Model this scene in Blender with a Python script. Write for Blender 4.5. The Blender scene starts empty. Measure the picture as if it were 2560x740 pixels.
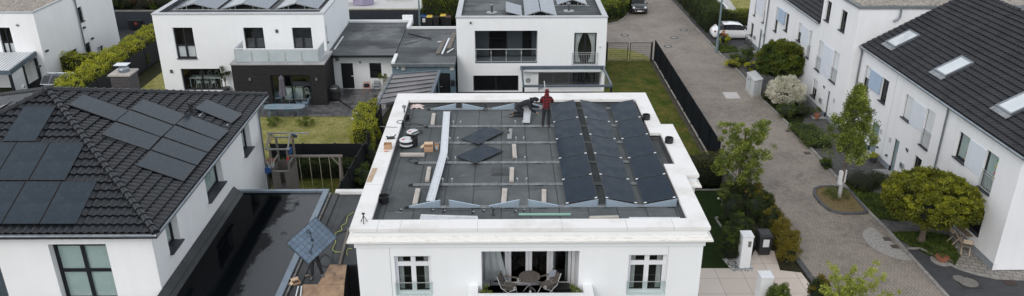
import bpy, bmesh, math, random
import numpy as np
from mathutils import Vector, Matrix
R = random.Random(7); rng = np.random.default_rng(7)
sc = bpy.context.scene; COL = sc.collection
# ---------------------------------------------------------------- camera
F0, CX, CY, CZ = 1974., 1280., 370., 20.5
TILT = math.atan(870/1974.); YAW = math.radians(.61)
FW = Vector((math.sin(YAW)*math.cos(TILT), math.cos(YAW)*math.cos(TILT), -math.sin(TILT)))
RT = Vector((math.cos(YAW), -math.sin(YAW), 0)); UP = RT.cross(FW); CAM = Vector((0, 0, CZ))
cd = bpy.data.cameras.new('camera'); cam = bpy.data.objects.new('camera', cd); COL.objects.link(cam)
cam.matrix_world = Matrix.Translation(CAM) @ Matrix((RT, UP, -FW)).transposed().to_4x4()
cd.sensor_width = 36; cd.lens = F0/2560*36; cd.clip_end = 3000; cd.clip_start = .1; sc.camera = cam
def ray(x, y): return FW + RT*((x-CX)/F0) - UP*((y-CY)/F0)
def Zp(x, y, z=0.): d = ray(x, y); return CAM + d*((z-CZ)/d.z)
def Yp(x, y, Y): d = ray(x, y); return CAM + d*(Y/d.y)
def Xp(x, y, X): d = ray(x, y); return CAM + d*(X/d.x)
def Pp(x, y, p, n): d = ray(x, y); return CAM + d*((Vector(p)-CAM).dot(n)/d.dot(n))
# ---------------------------------------------------------------- materials
MATS = {}
class NT:
    def __init__(s, name):
        s.m = bpy.data.materials.new(name); s.m.use_nodes = True; s.t = s.m.node_tree; s.b = s.t.nodes['Principled BSDF']
    def n(s, typ, **k):
        x = s.t.nodes.new(typ)
        for a, v in k.items():
            if a.startswith('i_'): x.inputs[a[2:]].default_value = v
            else: setattr(x, a, v)
        return x
    def l(s, a, b): s.t.links.new(a, b)
    def math(s, op, a, b=None, c=None):
        x = s.t.nodes.new('ShaderNodeMath'); x.operation = op
        for i, v in enumerate((a, b, c)):
            if v is None: continue
            if isinstance(v, (int, float)): x.inputs[i].default_value = v
            else: s.l(v, x.inputs[i])
        return x.outputs[0]
    def mix(s, f, a, b, mode='MIX'):
        x = s.t.nodes.new('ShaderNodeMix'); x.data_type = 'RGBA'; x.blend_type = mode
        for i, v in ((0, f), (6, a), (7, b)):
            if isinstance(v, (int, float)): x.inputs[i].default_value = v
            elif isinstance(v, (tuple, list)): x.inputs[i].default_value = (*v[:3], 1)
            else: s.l(v, x.inputs[i])
        return x.outputs[2]
    def obj(s): return s.n('ShaderNodeTexCoord').outputs['Object']
    def noise(s, sc_, det=4, vec=None, rough=.6, scale3=None):
        v = vec or s.obj()
        if scale3:
            mp = s.n('ShaderNodeMapping'); mp.inputs['Scale'].default_value = scale3; s.l(v, mp.inputs[0]); v = mp.outputs[0]
        x = s.n('ShaderNodeTexNoise'); x.inputs['Scale'].default_value = sc_; x.inputs['Detail'].default_value = det; x.inputs['Roughness'].default_value = rough
        s.l(v, x.inputs['Vector']); return x.outputs['Fac']
    def ramp(s, f, a, b, ca=0., cb=1.):
        x = s.n('ShaderNodeMapRange'); x.inputs[1].default_value = a; x.inputs[2].default_value = b; x.inputs[3].default_value = ca; x.inputs[4].default_value = cb
        s.l(f, x.inputs[0]); return x.outputs[0]
    def bump(s, h, st, d=.01):
        x = s.n('ShaderNodeBump'); x.inputs['Strength'].default_value = st; x.inputs['Distance'].default_value = d; s.l(h, x.inputs['Height']); s.l(x.outputs[0], s.b.inputs['Normal'])
    def col(s, c):
        if isinstance(c, (tuple, list)): s.b.inputs['Base Color'].default_value = (*c[:3], 1)
        else: s.l(c, s.b.inputs['Base Color'])
def mat(name, col, rough=.7, col2=None, ns=2., lo=.35, hi=.65, det=5, bump=0., bs=30., metal=0., spec=.5, scale3=None, rvar=0., coat=0.):
    if name in MATS: return MATS[name]
    k = NT(name); k.b.inputs['Roughness'].default_value = rough; k.b.inputs['Metallic'].default_value = metal
    k.b.inputs['Specular IOR Level'].default_value = spec
    if coat: k.b.inputs['Coat Weight'].default_value = coat; k.b.inputs['Coat Roughness'].default_value = .05
    if col2 is None: col2 = tuple(c*.82 for c in col)
    f = k.ramp(k.noise(ns, det, scale3=scale3), lo, hi); k.col(k.mix(f, col, col2))
    if rvar: k.l(k.ramp(f, 0, 1, rough, rough+rvar), k.b.inputs['Roughness'])
    if bump: k.bump(k.noise(bs, 3), bump)
    MATS[name] = k.m; return k.m
def leafmat(name, c1, c2, c3, rough=.55):
    k = NT(name); g = k.n('ShaderNodeNewGeometry'); r = g.outputs['Random Per Island']
    a = k.mix(r, c1, c2); n = k.ramp(k.noise(1.1, 3), .42, .62); k.col(k.mix(k.math('MULTIPLY', n, .7), a, c3))
    k.b.inputs['Roughness'].default_value = rough; k.b.inputs['Specular IOR Level'].default_value = .35
    tr = k.n('ShaderNodeBsdfTranslucent'); k.l(k.mix(r, c2, c1), tr.inputs[0]); mx = k.n('ShaderNodeMixShader'); mx.inputs[0].default_value = .25
    out = k.t.nodes['Material Output']; k.l(k.b.outputs[0], mx.inputs[1]); k.l(tr.outputs[0], mx.inputs[2]); k.l(mx.outputs[0], out.inputs[0])
    MATS[name] = k.m; return k.m
def glassmat(name, tint=(.75, .85, .83), rough=.02, tr=.8, top=.9):
    k = NT(name); t = k.n('ShaderNodeBsdfTransparent'); t.inputs[0].default_value = (*tint, 1); g = k.n('ShaderNodeBsdfGlossy'); g.inputs['Roughness'].default_value = rough
    fr = k.n('ShaderNodeFresnel'); k.l(k.math('SUBTRACT', 1.5, k.math('MULTIPLY', k.n('ShaderNodeNewGeometry').outputs['Backfacing'], .8333)), fr.inputs[0]); f = k.ramp(fr.outputs[0], 0, 1, 1-tr, top)
    mx = k.n('ShaderNodeMixShader'); k.l(f, mx.inputs[0]); k.l(t.outputs[0], mx.inputs[1]); k.l(g.outputs[0], mx.inputs[2])
    k.l(mx.outputs[0], k.t.nodes['Material Output'].inputs[0]); MATS[name] = k.m; return k.m
# plaster walls: faint vertical rain streaks
def plaster(name, c, streak=.93, dirt=.9):
    k = NT(name); s = k.ramp(k.noise(1., 4, scale3=(2.2, 2.2, .18)), .4, .75, 1, streak); d = k.ramp(k.noise(.35, 4), .45, .75, 1, dirt)
    f = k.math('MULTIPLY', s, d); cc = k.n('ShaderNodeCombineColor'); 
    for i, v in enumerate(c): k.l(k.math('MULTIPLY', f, v), cc.inputs[i])
    k.col(cc.outputs[0]); k.b.inputs['Roughness'].default_value = .9; k.b.inputs['Specular IOR Level'].default_value = .2; k.bump(k.noise(60, 2), .15, .004)
    MATS[name] = k.m; return k.m
WHITE = plaster('white_plaster', (.84, .85, .86), .955, .95); WHITE2 = plaster('white_plaster_cool', (.83, .85, .865), .97, .955); WHITE3 = plaster('terrace_plaster', (.80, .81, .83), .95, .93)
PANELW = mat('facade_panel_light', (.68, .72, .79), .7, (.64, .68, .75)); PANELB = mat('facade_panel_blue', (.40, .50, .64), .7, (.36, .46, .6))
# coping slabs: off white with joints and grime
def coping():
    k = NT('coping_stone'); n = k.ramp(k.noise(.9, 6), .5, .72); c = k.mix(k.math('MULTIPLY', n, .55), (.78, .775, .765), (.55, .52, .48)); n2 = k.ramp(k.noise(7, 5), .62, .75)
    k.col(k.mix(k.math('MULTIPLY', n2, .35), c, (.4, .37, .33))); k.b.inputs['Roughness'].default_value = .8; MATS['coping'] = k.m; return k.m
COPE = coping()
LEDGE = mat('stained_ledge', (.77, .76, .73), .85, (.52, .48, .42), ns=5, lo=.5, hi=.75, det=9, scale3=(.8, 3, 9))
ANTH = mat('anthracite_metal', (.014, .016, .020), .5, (.010, .012, .015), spec=.35); ANTH2 = mat('blue_grey_metal', (.10, .13, .16), .45, (.08, .105, .13)); BLK = mat('black_plastic', (.012, .012, .014), .45, (.02, .02, .022))
ZINC = mat('zinc_metal', (.30, .33, .36), .38, (.22, .25, .28), metal=.7); ALU = mat('aluminium', (.72, .74, .76), .32, (.62, .64, .67), metal=.55, ns=5); STEEL = mat('galvanised_steel', (.46, .49, .52), .4, (.30, .32, .34), metal=.5, ns=6)
GLD = mat('window_glass_dark', (.006, .007, .009), .05, (.010, .011, .014), spec=.45); GLS = glassmat('clear_glass', (.98, .99, .99), .03, .985); GLG = glassmat('green_glass', (.93, .965, .955), .03, .97); GLF = mat('frosted_glass', (.58, .64, .67), .3, (.5, .57, .60), ns=1); GLF.node_tree.nodes['Principled BSDF'].inputs['Alpha'].default_value = .72
BLIND = mat('roller_blind', (.66, .69, .71), .8, (.60, .63, .65), ns=1, bump=.2, bs=8); BLINDG = mat('green_white_blind', (.40, .50, .49), .8, (.36, .46, .45)); CURT = mat('curtain_cloth', (.56, .60, .60), .9, (.40, .43, .43), ns=6, scale3=(6, 6, .3))
DARK = mat('dark_interior', (.016, .016, .018), .9); SILL = mat('dark_sill', (.035, .04, .048), .4, (.05, .055, .062)); WFR = mat('white_window_frame', (.78, .79, .82), .4, (.72, .73, .77))
WOOD = mat('weathered_wood', (.20, .18, .16), .85, (.15, .13, .11), ns=3, scale3=(1, 1, 9)); WOODL = mat('pale_wood', (.52, .42, .31), .75, (.40, .31, .22), ns=6, scale3=(4, 1, 1)); PLY = mat('plywood', (.42, .28, .18), .8, (.24, .155, .10), ns=2.2, det=9, lo=.42, hi=.66, scale3=(1, .6, 1))
CONC = mat('concrete', (.50, .46, .42), .9, (.40, .37, .34), ns=5, bump=.3); CARD = mat('cardboard', (.48, .30, .18), .85, (.40, .25, .15)); CARD2 = mat('cardboard_inside', (.62, .46, .33), .85)
RED = mat('red_cloth', (.35, .02, .025), .9); SKIN = mat('skin', (.50, .27, .18), .6); CLOTHB = mat('black_cloth', (.014, .015, .019), .95, (.024, .026, .032), ns=8); CLOTHG = mat('charcoal_cloth', (.010, .012, .016), .95, (.018, .02, .026), ns=7)
ORANGE = mat('orange_plastic', (.7, .16, .03), .5); BLUEP = mat('blue_plastic', (.015, .07, .24), .45); YEL = mat('yellow_lid', (.75, .55, .10), .5); REDP = mat('red_plastic', (.55, .03, .03), .5)
TEAL = mat('teal_garden_metal', (.17, .26, .32), .4, (.13, .21, .27)); LILAC = mat('lilac_cover', (.34, .30, .43), .8); RAG = mat('pink_cloth', (.72, .60, .57), .95, (.6, .48, .45), ns=9)
TERRA = mat('terracotta', (.30, .12, .07), .8); GRAVEL = mat('roof_gravel', (.42, .38, .33), .95, (.16, .14, .12), ns=9, lo=.42, hi=.58, det=8, bump=1., bs=25)
WHITEP = mat('white_paint_metal', (.75, .77, .79), .35, (.69, .71, .73)); CARW = mat('white_car_paint', (.80, .81, .83), .25, (.78, .79, .81), coat=1.); CARB = mat('black_car_paint', (.010, .012, .016), .2, (.014, .016, .02), coat=1.)
RUBBER = mat('tyre_rubber', (.016, .016, .016), .85); RIM = mat('wheel_rim', (.35, .36, .38), .35, metal=.8); LAMPG = mat('headlight_glass', (.75, .78, .8), .1, spec=.9); TAILR = mat('tail_light', (.18, .01, .012), .15); PLATEW = mat('number_plate', (.8, .8, .78), .5); DGREY = mat('dark_grey_paint', (.06, .065, .07), .6)
BARK = mat('bark', (.16, .13, .10), .95, (.08, .065, .05), ns=8, bump=.6); BARKW = mat('limewashed_bark', (.55, .56, .57), .9, (.34, .34, .33), ns=9)
PEBBLE = mat('white_pebbles', (.6, .6, .58), .9, (.1, .1, .1), ns=14, lo=.45, hi=.55, det=3, bump=1., bs=30)
SOIL = mat('soil', (.085, .07, .055), .95, (.04, .035, .028), ns=3, bump=.5); TAPE = mat('mint_lath', (.35, .62, .52), .5)
# roofing felt in sheets
def felt(name, c1, c2, wet=0., sheet=(1., 5.), streak=None, seam=.35, white=.0, rot=0.):
    k = NT(name); v = k.obj(); mp = k.n('ShaderNodeMapping'); mp.inputs['Rotation'].default_value = (0, 0, rot); k.l(v, mp.inputs[0])
    br = k.n('ShaderNodeTexBrick'); br.offset = .37; br.inputs['Color1'].default_value = (1, 1, 1, 1); br.inputs['Color2'].default_value = (.8, .8, .8, 1); br.inputs['Mortar'].default_value = (seam,)*3+(1,)
    br.inputs['Scale'].default_value = 1.; br.inputs['Mortar Size'].default_value = .022; br.inputs['Mortar Smooth'].default_value = .3; br.inputs['Brick Width'].default_value = sheet[1]; br.inputs['Row Height'].default_value = sheet[0]; k.l(mp.outputs[0], br.inputs['Vector'])
    n = k.ramp(k.noise(.5, 7, scale3=streak), .38, .66); fine = k.ramp(k.noise(25, 3), .3, .7, .82, 1.1)
    c = k.mix(n, c1, c2)
    if white: w = k.ramp(k.noise(3.2, 7, rough=.75), .60, .74, 0, white); c = k.mix(w, c, (.42, .43, .43))
    c = k.mix(1., c, br.outputs[0], 'MULTIPLY'); cc = k.n('ShaderNodeVectorMath'); cc.operation = 'SCALE'; k.l(c, cc.inputs[0]); k.l(fine, cc.inputs['Scale']); k.col(cc.outputs[0])
    w = k.ramp(k.noise(.28, 4), .44, .56, .85, .85-wet); k.l(w, k.b.inputs['Roughness']); k.bump(fine, .25, .006); MATS[name] = k.m; return k.m
FELT = felt('main_roof_felt', (.120, .135, .139), (.068, .079, .083), .1, (1.02, 4.5), white=.45, seam=.3, rot=math.pi/2); FELT2 = felt('wet_roof_felt', (.10, .115, .122), (.045, .05, .054), .35, (1., 7.), streak=(.35, 1.6, 1)); FELT3 = felt('garage_felt', (.060, .066, .070), (.038, .042, .045), .25, (1., 8.), rot=math.pi/2, white=.1)
def wetroof():
    k = NT('puddled_membrane'); n0 = k.noise(.9, 7, scale3=(1, .7, 1), rough=.7); s = k.n('ShaderNodeSeparateXYZ'); k.l(k.obj(), s.inputs[0]); xx = k.math('ADD', k.math('MULTIPLY', s.outputs[0], .22), k.math('MULTIPLY', k.math('SUBTRACT', n0, .5), .9)); yy = k.math('MULTIPLY', k.math('ABSOLUTE', k.math('ADD', xx, .28)), 1.); n = k.ramp(yy, .36, .44)
    k.l(k.ramp(n, 0, 1, .06, .30), k.b.inputs['Roughness']); k.col(k.mix(n, (.003, .004, .005), (.016, .019, .022))); k.l(k.ramp(n, 0, 1, .03, .5), k.b.inputs['Specular IOR Level']); h = k.ramp(k.noise(30, 3), .3, .7); k.bump(k.math('MULTIPLY', h, n), .25, .004); return k.m
WET = wetroof()
def pvmat(name, c, cells, line, mort=.02, rough=.12, spec=.55):
    k = NT(name); br = k.n('ShaderNodeTexBrick'); br.offset = 0; br.inputs['Scale'].default_value = 1; br.inputs['Brick Width'].default_value = cells[0]; br.inputs['Row Height'].default_value = cells[1]; br.inputs['Mortar Size'].default_value = mort*cells[0]; br.inputs['Bias'].default_value = -.2
    br.inputs['Color1'].default_value = (*c, 1); br.inputs['Color2'].default_value = (*[v*1.35 for v in c], 1); br.inputs['Mortar'].default_value = (*line, 1); k.l(k.obj(), br.inputs['Vector'])
    n = k.ramp(k.noise(2.2, 6, rough=.7), .55, .8, 0, .12); k.col(k.mix(n, br.outputs[0], (.25, .27, .3))); k.l(k.ramp(k.noise(1.7, 5), .4, .7, rough, rough+.25), k.b.inputs['Roughness']); k.b.inputs['Specular IOR Level'].default_value = spec; MATS[name] = k.m; return k.m
PVB = pvmat('black_cells', (.008, .019, .033), (.16, .16), (.005, .010, .018), .03, .25, .09); PVG = pvmat('grey_blue_cells', (.016, .027, .038), (.18, .1), (.010, .018, .027), .03, .18, .40); PVT = pvmat('sky_lit_cells', (.07, .10, .14), (.3, .15), (.05, .075, .11), .03, .10, .8); PVC = pvmat('blue_cells_white_grid', (.11, .155, .215), (.19, .21), (.04, .055, .08), .045, .2)  # PVT carries the sky's reflection in its lightened base colour
def tiles(name, c): return mat(name, c, .33, tuple(v*.55 for v in c), ns=3.5, lo=.3, hi=.7, det=6, spec=.6, rvar=.2, bump=.1, bs=50)
TILE = tiles('black_glazed_tile', (.015, .018, .023)); TILE2 = mat('anthracite_concrete_tile', (.036, .037, .042), .6, (.022, .023, .027), ns=1.2, spec=.3)
def bricks(name, c1, c2, m, sc_=1., w=.24, h=.075):
    k = NT(name); g = k.n('ShaderNodeNewGeometry'); v = k.obj(); sx = k.n('ShaderNodeSeparateXYZ'); k.l(v, sx.inputs[0]); cx = k.n('ShaderNodeCombineXYZ'); k.l(k.math('ADD', sx.outputs[0], sx.outputs[1]), cx.inputs[0]); k.l(sx.outputs[2], cx.inputs[1])
    br = k.n('ShaderNodeTexBrick'); br.inputs['Scale'].default_value = sc_; br.inputs['Brick Width'].default_value = w; br.inputs['Row Height'].default_value = h; br.inputs['Mortar Size'].default_value = .009; k.l(cx.outputs[0], br.inputs['Vector'])
    for i, c in ((1, c1), (2, c2), (3, m)): br.inputs[i].default_value = (*c, 1)
    k.col(br.outputs[0]); k.b.inputs['Roughness'].default_value = .8; k.bump(br.outputs[1], -.4, .008); MATS[name] = k.m; return k.m
BRICK = bricks('dark_clinker', (.010, .009, .010), (.024, .021, .022), (.005, .005, .005)); BRICK2 = bricks('chimney_clinker', (.03, .028, .028), (.055, .05, .05), (.16, .15, .15))
def slabs(name, c1, c2, m, w, h, off=.5, rot=0., gap=.012, rough=.6, n2=.3):
    k = NT(name); mp = k.n('ShaderNodeMapping'); mp.inputs['Rotation'].default_value = (0, 0, rot); k.l(k.obj(), mp.inputs[0]); br = k.n('ShaderNodeTexBrick'); br.offset = off; br.inputs['Scale'].default_value = 1; br.inputs['Brick Width'].default_value = w; br.inputs['Row Height'].default_value = h; br.inputs['Mortar Size'].default_value = gap; k.l(mp.outputs[0], br.inputs['Vector'])
    for i, c in ((1, c1), (2, c2), (3, m)): br.inputs[i].default_value = (*c, 1)
    n = k.ramp(k.noise(1.6, 8, rough=.75), .35, .7, 0, n2); k.col(k.mix(n, br.outputs[0], tuple(v*.4 for v in c1))); k.l(k.ramp(n, 0, n2, rough, rough-.2), k.b.inputs['Roughness']); k.bump(br.outputs[1], -.3, .006); MATS[name] = k.m; return k.m
PATIO = slabs('dark_patio_slabs', (.12, .12, .125), (.24, .24, .245), (.035, .035, .037), .9, .45, .5, 0, .03, .45, .85); BEIGE = slabs('beige_slabs', (.60, .52, .46), (.65, .57, .51), (.33, .28, .25), 1.25, 1.25, 0, 0, .014, .8, .12); DECK = slabs('pale_deck', (.55, .54, .53), (.6, .59, .58), (.4, .39, .38), 2.0, .14, .5, 0, .008, .8, .15); SETT = slabs('small_paving', (.27, .25, .23), (.33, .31, .28), (.09, .085, .08), .4, .3, .5, .3, .02, .85, .5)
def herring():
    k = NT('herringbone_pavers'); mp = k.n('ShaderNodeMapping'); mp.inputs['Rotation'].default_value = (0, 0, math.radians(45)); mp.inputs['Scale'].default_value = (1/.12,)*3; k.l(k.obj(), mp.inputs[0])
    s = k.n('ShaderNodeSeparateXYZ'); k.l(mp.outputs[0], s.inputs[0]); x, y = s.outputs[0], s.outputs[1]; i, j = k.math('FLOOR', x), k.math('FLOOR', y); fx, fy = k.math('FRACT', x), k.math('FRACT', y)
    kk = k.math('FLOORED_MODULO', k.math('ADD', k.math('SUBTRACT', i, j), .5), 4); kk = k.math('FLOOR', kk)
    hor = k.math('LESS_THAN', kk, 1.5); odd = k.math('FLOORED_MODULO', kk, 2)
    bi = k.math('SUBTRACT', i, k.math('MULTIPLY', hor, odd)); bj = k.math('ADD', j, k.math('MULTIPLY', k.math('SUBTRACT', 1, hor), odd))
    cv = k.n('ShaderNodeCombineXYZ'); k.l(bi, cv.inputs[0]); k.l(bj, cv.inputs[1]); wn = k.n('ShaderNodeTexWhiteNoise'); k.l(cv.outputs[0], wn.inputs[0]); rv = wn.outputs[0]
    # local brick coordinates -> joint mask
    lx = k.math('ADD', fx, k.math('MULTIPLY', hor, odd)); ly = k.math('ADD', fy, k.math('MULTIPLY', k.math('SUBTRACT', 1, hor), k.math('SUBTRACT', 1, odd)))
    w = k.math('ADD', 1, hor); h = k.math('SUBTRACT', 2, hor)
    d = k.math('MINIMUM', k.math('MINIMUM', lx, k.math('SUBTRACT', w, lx)), k.math('MINIMUM', ly, k.math('SUBTRACT', h, ly)))
    jm = k.ramp(d, .03, .13, 1, 0)
    n = k.ramp(k.noise(.35, 7, rough=.65), .38, .64); base = k.mix(n, (.27, .24, .205), (.165, .146, .125)); tint = k.mix(rv, base, (.36, .30, .26)); base = k.mix(.55, base, tint)
    dark = k.mix(k.math('MULTIPLY', jm, .75), base, (.06, .055, .05)); st = k.ramp(k.noise(1.4, 6, rough=.7), .56, .72, 0, .35); k.col(k.mix(st, dark, (.09, .085, .08)))
    k.b.inputs['Roughness'].default_value = .75; k.bump(jm, -.4, .01); MATS['herring'] = k.m; return k.m
HERR = herring()
ASPH = mat('asphalt', (.055, .057, .062), .8, (.038, .040, .043), ns=2, bump=.4, bs=60); KERB = mat('kerb_stone', (.30, .29, .27), .85, (.18, .17, .16), ns=4); KERBD = mat('dark_kerb', (.10, .10, .105), .8, (.06, .06, .065), ns=4)
def grassmat(name, a, b, c, s1=.5, s2=9.):
    k = NT(name); n1 = k.ramp(k.noise(s1, 6), .36, .64); n2 = k.ramp(k.noise(s2, 6, rough=.75), .35, .68); x = k.mix(n1, a, b); k.col(k.mix(k.math('MULTIPLY', n2, .75), x, c)); k.b.inputs['Roughness'].default_value = .95; k.b.inputs['Specular IOR Level'].default_value = .1; k.bump(n2, .8, .05); MATS[name] = k.m; return k.m
LAWN = grassmat('lawn_green', (.21, .175, .045), (.060, .100, .016), (.022, .038, .008), .9, 5.); LAWNY = grassmat('lawn_dry', (.46, .41, .17), (.26, .26, .07), (.09, .11, .03), 1.1, 4.); LAWND = grassmat('lawn_dark', (.030, .055, .014), (.022, .042, .012), (.010, .018, .006)); DRYG = grassmat('dry_verge', (.26, .19, .11), (.20, .17, .07), (.10, .07, .04), .9, 7.); IVY = grassmat('ground_cover', (.030, .052, .020), (.018, .034, .013), (.008, .014, .006), 1.5, 6.)
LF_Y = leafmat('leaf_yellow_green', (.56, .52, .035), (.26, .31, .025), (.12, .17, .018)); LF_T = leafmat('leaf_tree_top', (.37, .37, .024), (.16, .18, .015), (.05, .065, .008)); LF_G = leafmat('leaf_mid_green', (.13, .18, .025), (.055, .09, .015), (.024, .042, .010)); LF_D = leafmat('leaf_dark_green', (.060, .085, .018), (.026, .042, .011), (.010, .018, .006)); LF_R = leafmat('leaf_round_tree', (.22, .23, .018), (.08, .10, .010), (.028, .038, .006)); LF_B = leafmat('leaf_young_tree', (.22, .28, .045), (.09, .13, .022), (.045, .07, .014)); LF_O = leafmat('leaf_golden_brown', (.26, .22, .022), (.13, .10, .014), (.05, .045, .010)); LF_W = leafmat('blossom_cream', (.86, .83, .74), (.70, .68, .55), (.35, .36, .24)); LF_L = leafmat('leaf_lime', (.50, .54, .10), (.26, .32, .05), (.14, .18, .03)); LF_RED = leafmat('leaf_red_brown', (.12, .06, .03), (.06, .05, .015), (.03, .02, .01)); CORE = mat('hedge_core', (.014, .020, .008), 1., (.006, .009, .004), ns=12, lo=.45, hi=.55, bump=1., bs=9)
# ---------------------------------------------------------------- mesh helpers
def V3(*a): return Vector(a)
class M:
    def __init__(s): s.v = []; s.f = []; s.mi = []; s.ms = []; s.cur = 0
    def use(s, m):
        if m not in s.ms: s.ms.append(m)
        s.cur = s.ms.index(m); return s
    def add(s, vs, fs):
        b = len(s.v); s.v += [Vector(p) for p in vs]; s.f += [[b+i for i in f] for f in fs]; s.mi += [s.cur]*len(fs); return s
    def box(s, x0, y0, z0, x1, y1, z1):
        return s.add([(x, y, z) for z in (z0, z1) for y in (y0, y1) for x in (x0, x1)], [(0, 2, 3, 1), (4, 5, 7, 6), (0, 1, 5, 4), (2, 6, 7, 3), (0, 4, 6, 2), (1, 3, 7, 5)])
    def obox(s, c, a, b, n):   # centre + three half vectors
        c, a, b, n = Vector(c), Vector(a), Vector(b), Vector(n); return s.add([c+a*i+b*j+n*k for k in (-1, 1) for j in (-1, 1) for i in (-1, 1)], [(0, 2, 3, 1), (4, 5, 7, 6), (0, 1, 5, 4), (2, 6, 7, 3), (0, 4, 6, 2), (1, 3, 7, 5)])
    def bar(s, p, q, w, h=None, up=(0, 0, 1)):
        p, q = Vector(p), Vector(q); h = h or w; d = q-p; t = d.normalized(); u = Vector(up)
        if abs(t.dot(u)) > .98: u = Vector((0, 1, 0))
        a = t.cross(u).normalized(); b = a.cross(t); return s.obox((p+q)/2, d/2, a*(w/2), b*(h/2))
    def tube(s, pts, r, seg=8, cap=True):
        pts = [Vector(p) for p in pts]; n = len(pts); rr = r if isinstance(r, (list, tuple)) else [r]*n; vs = []; pa = None
        for i, p in enumerate(pts):
            t = (pts[min(i+1, n-1)]-pts[max(i-1, 0)]).normalized()
            if pa is None: pa = t.cross(Vector((0, 0, 1)) if abs(t.z) < .95 else Vector((1, 0, 0))).normalized()
            a = (pa-t*pa.dot(t)).normalized(); pa = a; b = t.cross(a)
            vs += [p+(a*math.cos(k*2*math.pi/seg)+b*math.sin(k*2*math.pi/seg))*rr[i] for k in range(seg)]
        fs = [(i*seg+k, i*seg+(k+1) % seg, (i+1)*seg+(k+1) % seg, (i+1)*seg+k) for i in range(n-1) for k in range(seg)]
        if cap: fs += [tuple(range(seg))[::-1], tuple((n-1)*seg+k for k in range(seg))]
        return s.add(vs, fs)
    def lathe(s, c, prof, seg=20, cap=True):
        c = Vector(c); vs = [c+Vector((r*math.cos(k*2*math.pi/seg), r*math.sin(k*2*math.pi/seg), z)) for r, z in prof for k in range(seg)]; n = len(prof)
        fs = [(i*seg+k, i*seg+(k+1) % seg, (i+1)*seg+(k+1) % seg, (i+1)*seg+k) for i in range(n-1) for k in range(seg)]
        if cap: fs += [tuple(range(seg))[::-1], tuple((n-1)*seg+k for k in range(seg))]
        return s.add(vs, fs)
    def ball(s, c, r, seg=14, rings=9):
        r = r if isinstance(r, (tuple, list)) else (r, r, r); c = Vector(c); vs = [c+Vector((0, 0, -r[2]))]
        for i in range(1, rings):
            a = -math.pi/2+math.pi*i/rings; vs += [c+Vector((r[0]*math.cos(a)*math.cos(k*2*math.pi/seg), r[1]*math.cos(a)*math.sin(k*2*math.pi/seg), r[2]*math.sin(a))) for k in range(seg)]
        vs.append(c+Vector((0, 0, r[2]))); fs = [(0, 1+(k+1) % seg, 1+k) for k in range(seg)]
        fs += [(1+i*seg+k, 1+i*seg+(k+1) % seg, 1+(i+1)*seg+(k+1) % seg, 1+(i+1)*seg+k) for i in range(rings-2) for k in range(seg)]
        e = len(vs)-1; fs += [(1+(rings-2)*seg+k, 1+(rings-2)*seg+(k+1) % seg, e) for k in range(seg)]; return s.add(vs, fs)
    def slab(s, poly, z0, z1):
        n = len(poly); return s.add([(p[0], p[1], z0) for p in poly]+[(p[0], p[1], z1) for p in poly], [tuple(range(n))[::-1], tuple(range(n, 2*n))]+[(i, (i+1) % n, n+(i+1) % n, n+i) for i in range(n)])
    def prism(s, prof, d):      # planar polygon of 3D points extruded by vector d
        n = len(prof); d = Vector(d); return s.add([Vector(p) for p in prof]+[Vector(p)+d for p in prof], [tuple(range(n))[::-1], tuple(range(n, 2*n))]+[(i, (i+1) % n, n+(i+1) % n, n+i) for i in range(n)])
    def poly(s, pts): return s.add(pts, [tuple(range(len(pts)))])
    def torus(s, c, R0, r, seg=20, n=6, ax=(Vector((1, 0, 0)), Vector((0, 1, 0)))):
        c = Vector(c); w = ax[0].cross(ax[1]); vs = []
        for i in range(seg):
            a = i*2*math.pi/seg; d = ax[0]*math.cos(a)+ax[1]*math.sin(a); vs += [c+d*(R0+r*math.cos(b*2*math.pi/n))+w*(r*math.sin(b*2*math.pi/n)) for b in range(n)]
        return s.add(vs, [(i*n+b, ((i+1) % seg)*n+b, ((i+1) % seg)*n+(b+1) % n, i*n+(b+1) % n) for i in range(seg) for b in range(n)])
def wloc(o):
    p = Vector((0, 0, 0))
    while o is not None: p = p+o.location; o = o.parent
    return p
def fin(me, smooth=None):
    if smooth is not None:
        me.shade_smooth(); me.set_sharp_from_angle(angle=math.radians(smooth))
def obj(name, m, material=None, parent=None, smooth=None, bevel=0, recalc=True):
    me = bpy.data.meshes.new(name); off = wloc(parent); me.from_pydata([tuple(v-off) for v in m.v], [], m.f)
    if material is not None: me.materials.append(material)
    for x in m.ms: me.materials.append(x)
    k = 1 if material is not None and m.ms else 0
    if m.ms: me.polygons.foreach_set('material_index', [i+k if False else i for i in m.mi])
    if recalc:
        b = bmesh.new(); b.from_mesh(me); bmesh.ops.recalc_face_normals(b, faces=b.faces[:]); b.to_mesh(me); b.free()
    fin(me, smooth); o = bpy.data.objects.new(name, me); COL.objects.link(o); o.parent = parent
    if bevel:
        bv = o.modifiers.new('b', 'BEVEL'); bv.width = bevel; bv.segments = 2; bv.limit_method = 'ANGLE'
    return o
def tag(o, label=None, cat=None, group=None, kind=None):
    for k, v in (('label', label), ('category', cat), ('group', group), ('kind', kind)):
        if v: o[k] = v
    return o
def thing(name, label, cat, loc=(0, 0, 0), group=None, rz=0):
    o = bpy.data.objects.new(name, None); COL.objects.link(o); o.location = loc; o.rotation_euler = (0, 0, rz); o.empty_display_size = .2; return tag(o, label, cat, group)
def struct(name, m, material, **k): return tag(obj(name, m, material, **k), kind='structure')
def recenter(o):               # put a one-mesh thing's origin at its base
    me = o.data; n = len(me.vertices); a = np.empty(n*3); me.vertices.foreach_get('co', a); a = a.reshape(-1, 3)
    c = np.array([(a[:, 0].min()+a[:, 0].max())/2, (a[:, 1].min()+a[:, 1].max())/2, a[:, 2].min()]); me.vertices.foreach_set('co', (a-c).ravel()); o.location = Vector(c)+o.location; return o
def one(name, m, material, label, cat, group=None, **k): return tag(recenter(obj(name, m, material, **k)), label, cat, group)
def kids(o): return [c for c in CH.get(o.name, [])]
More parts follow.
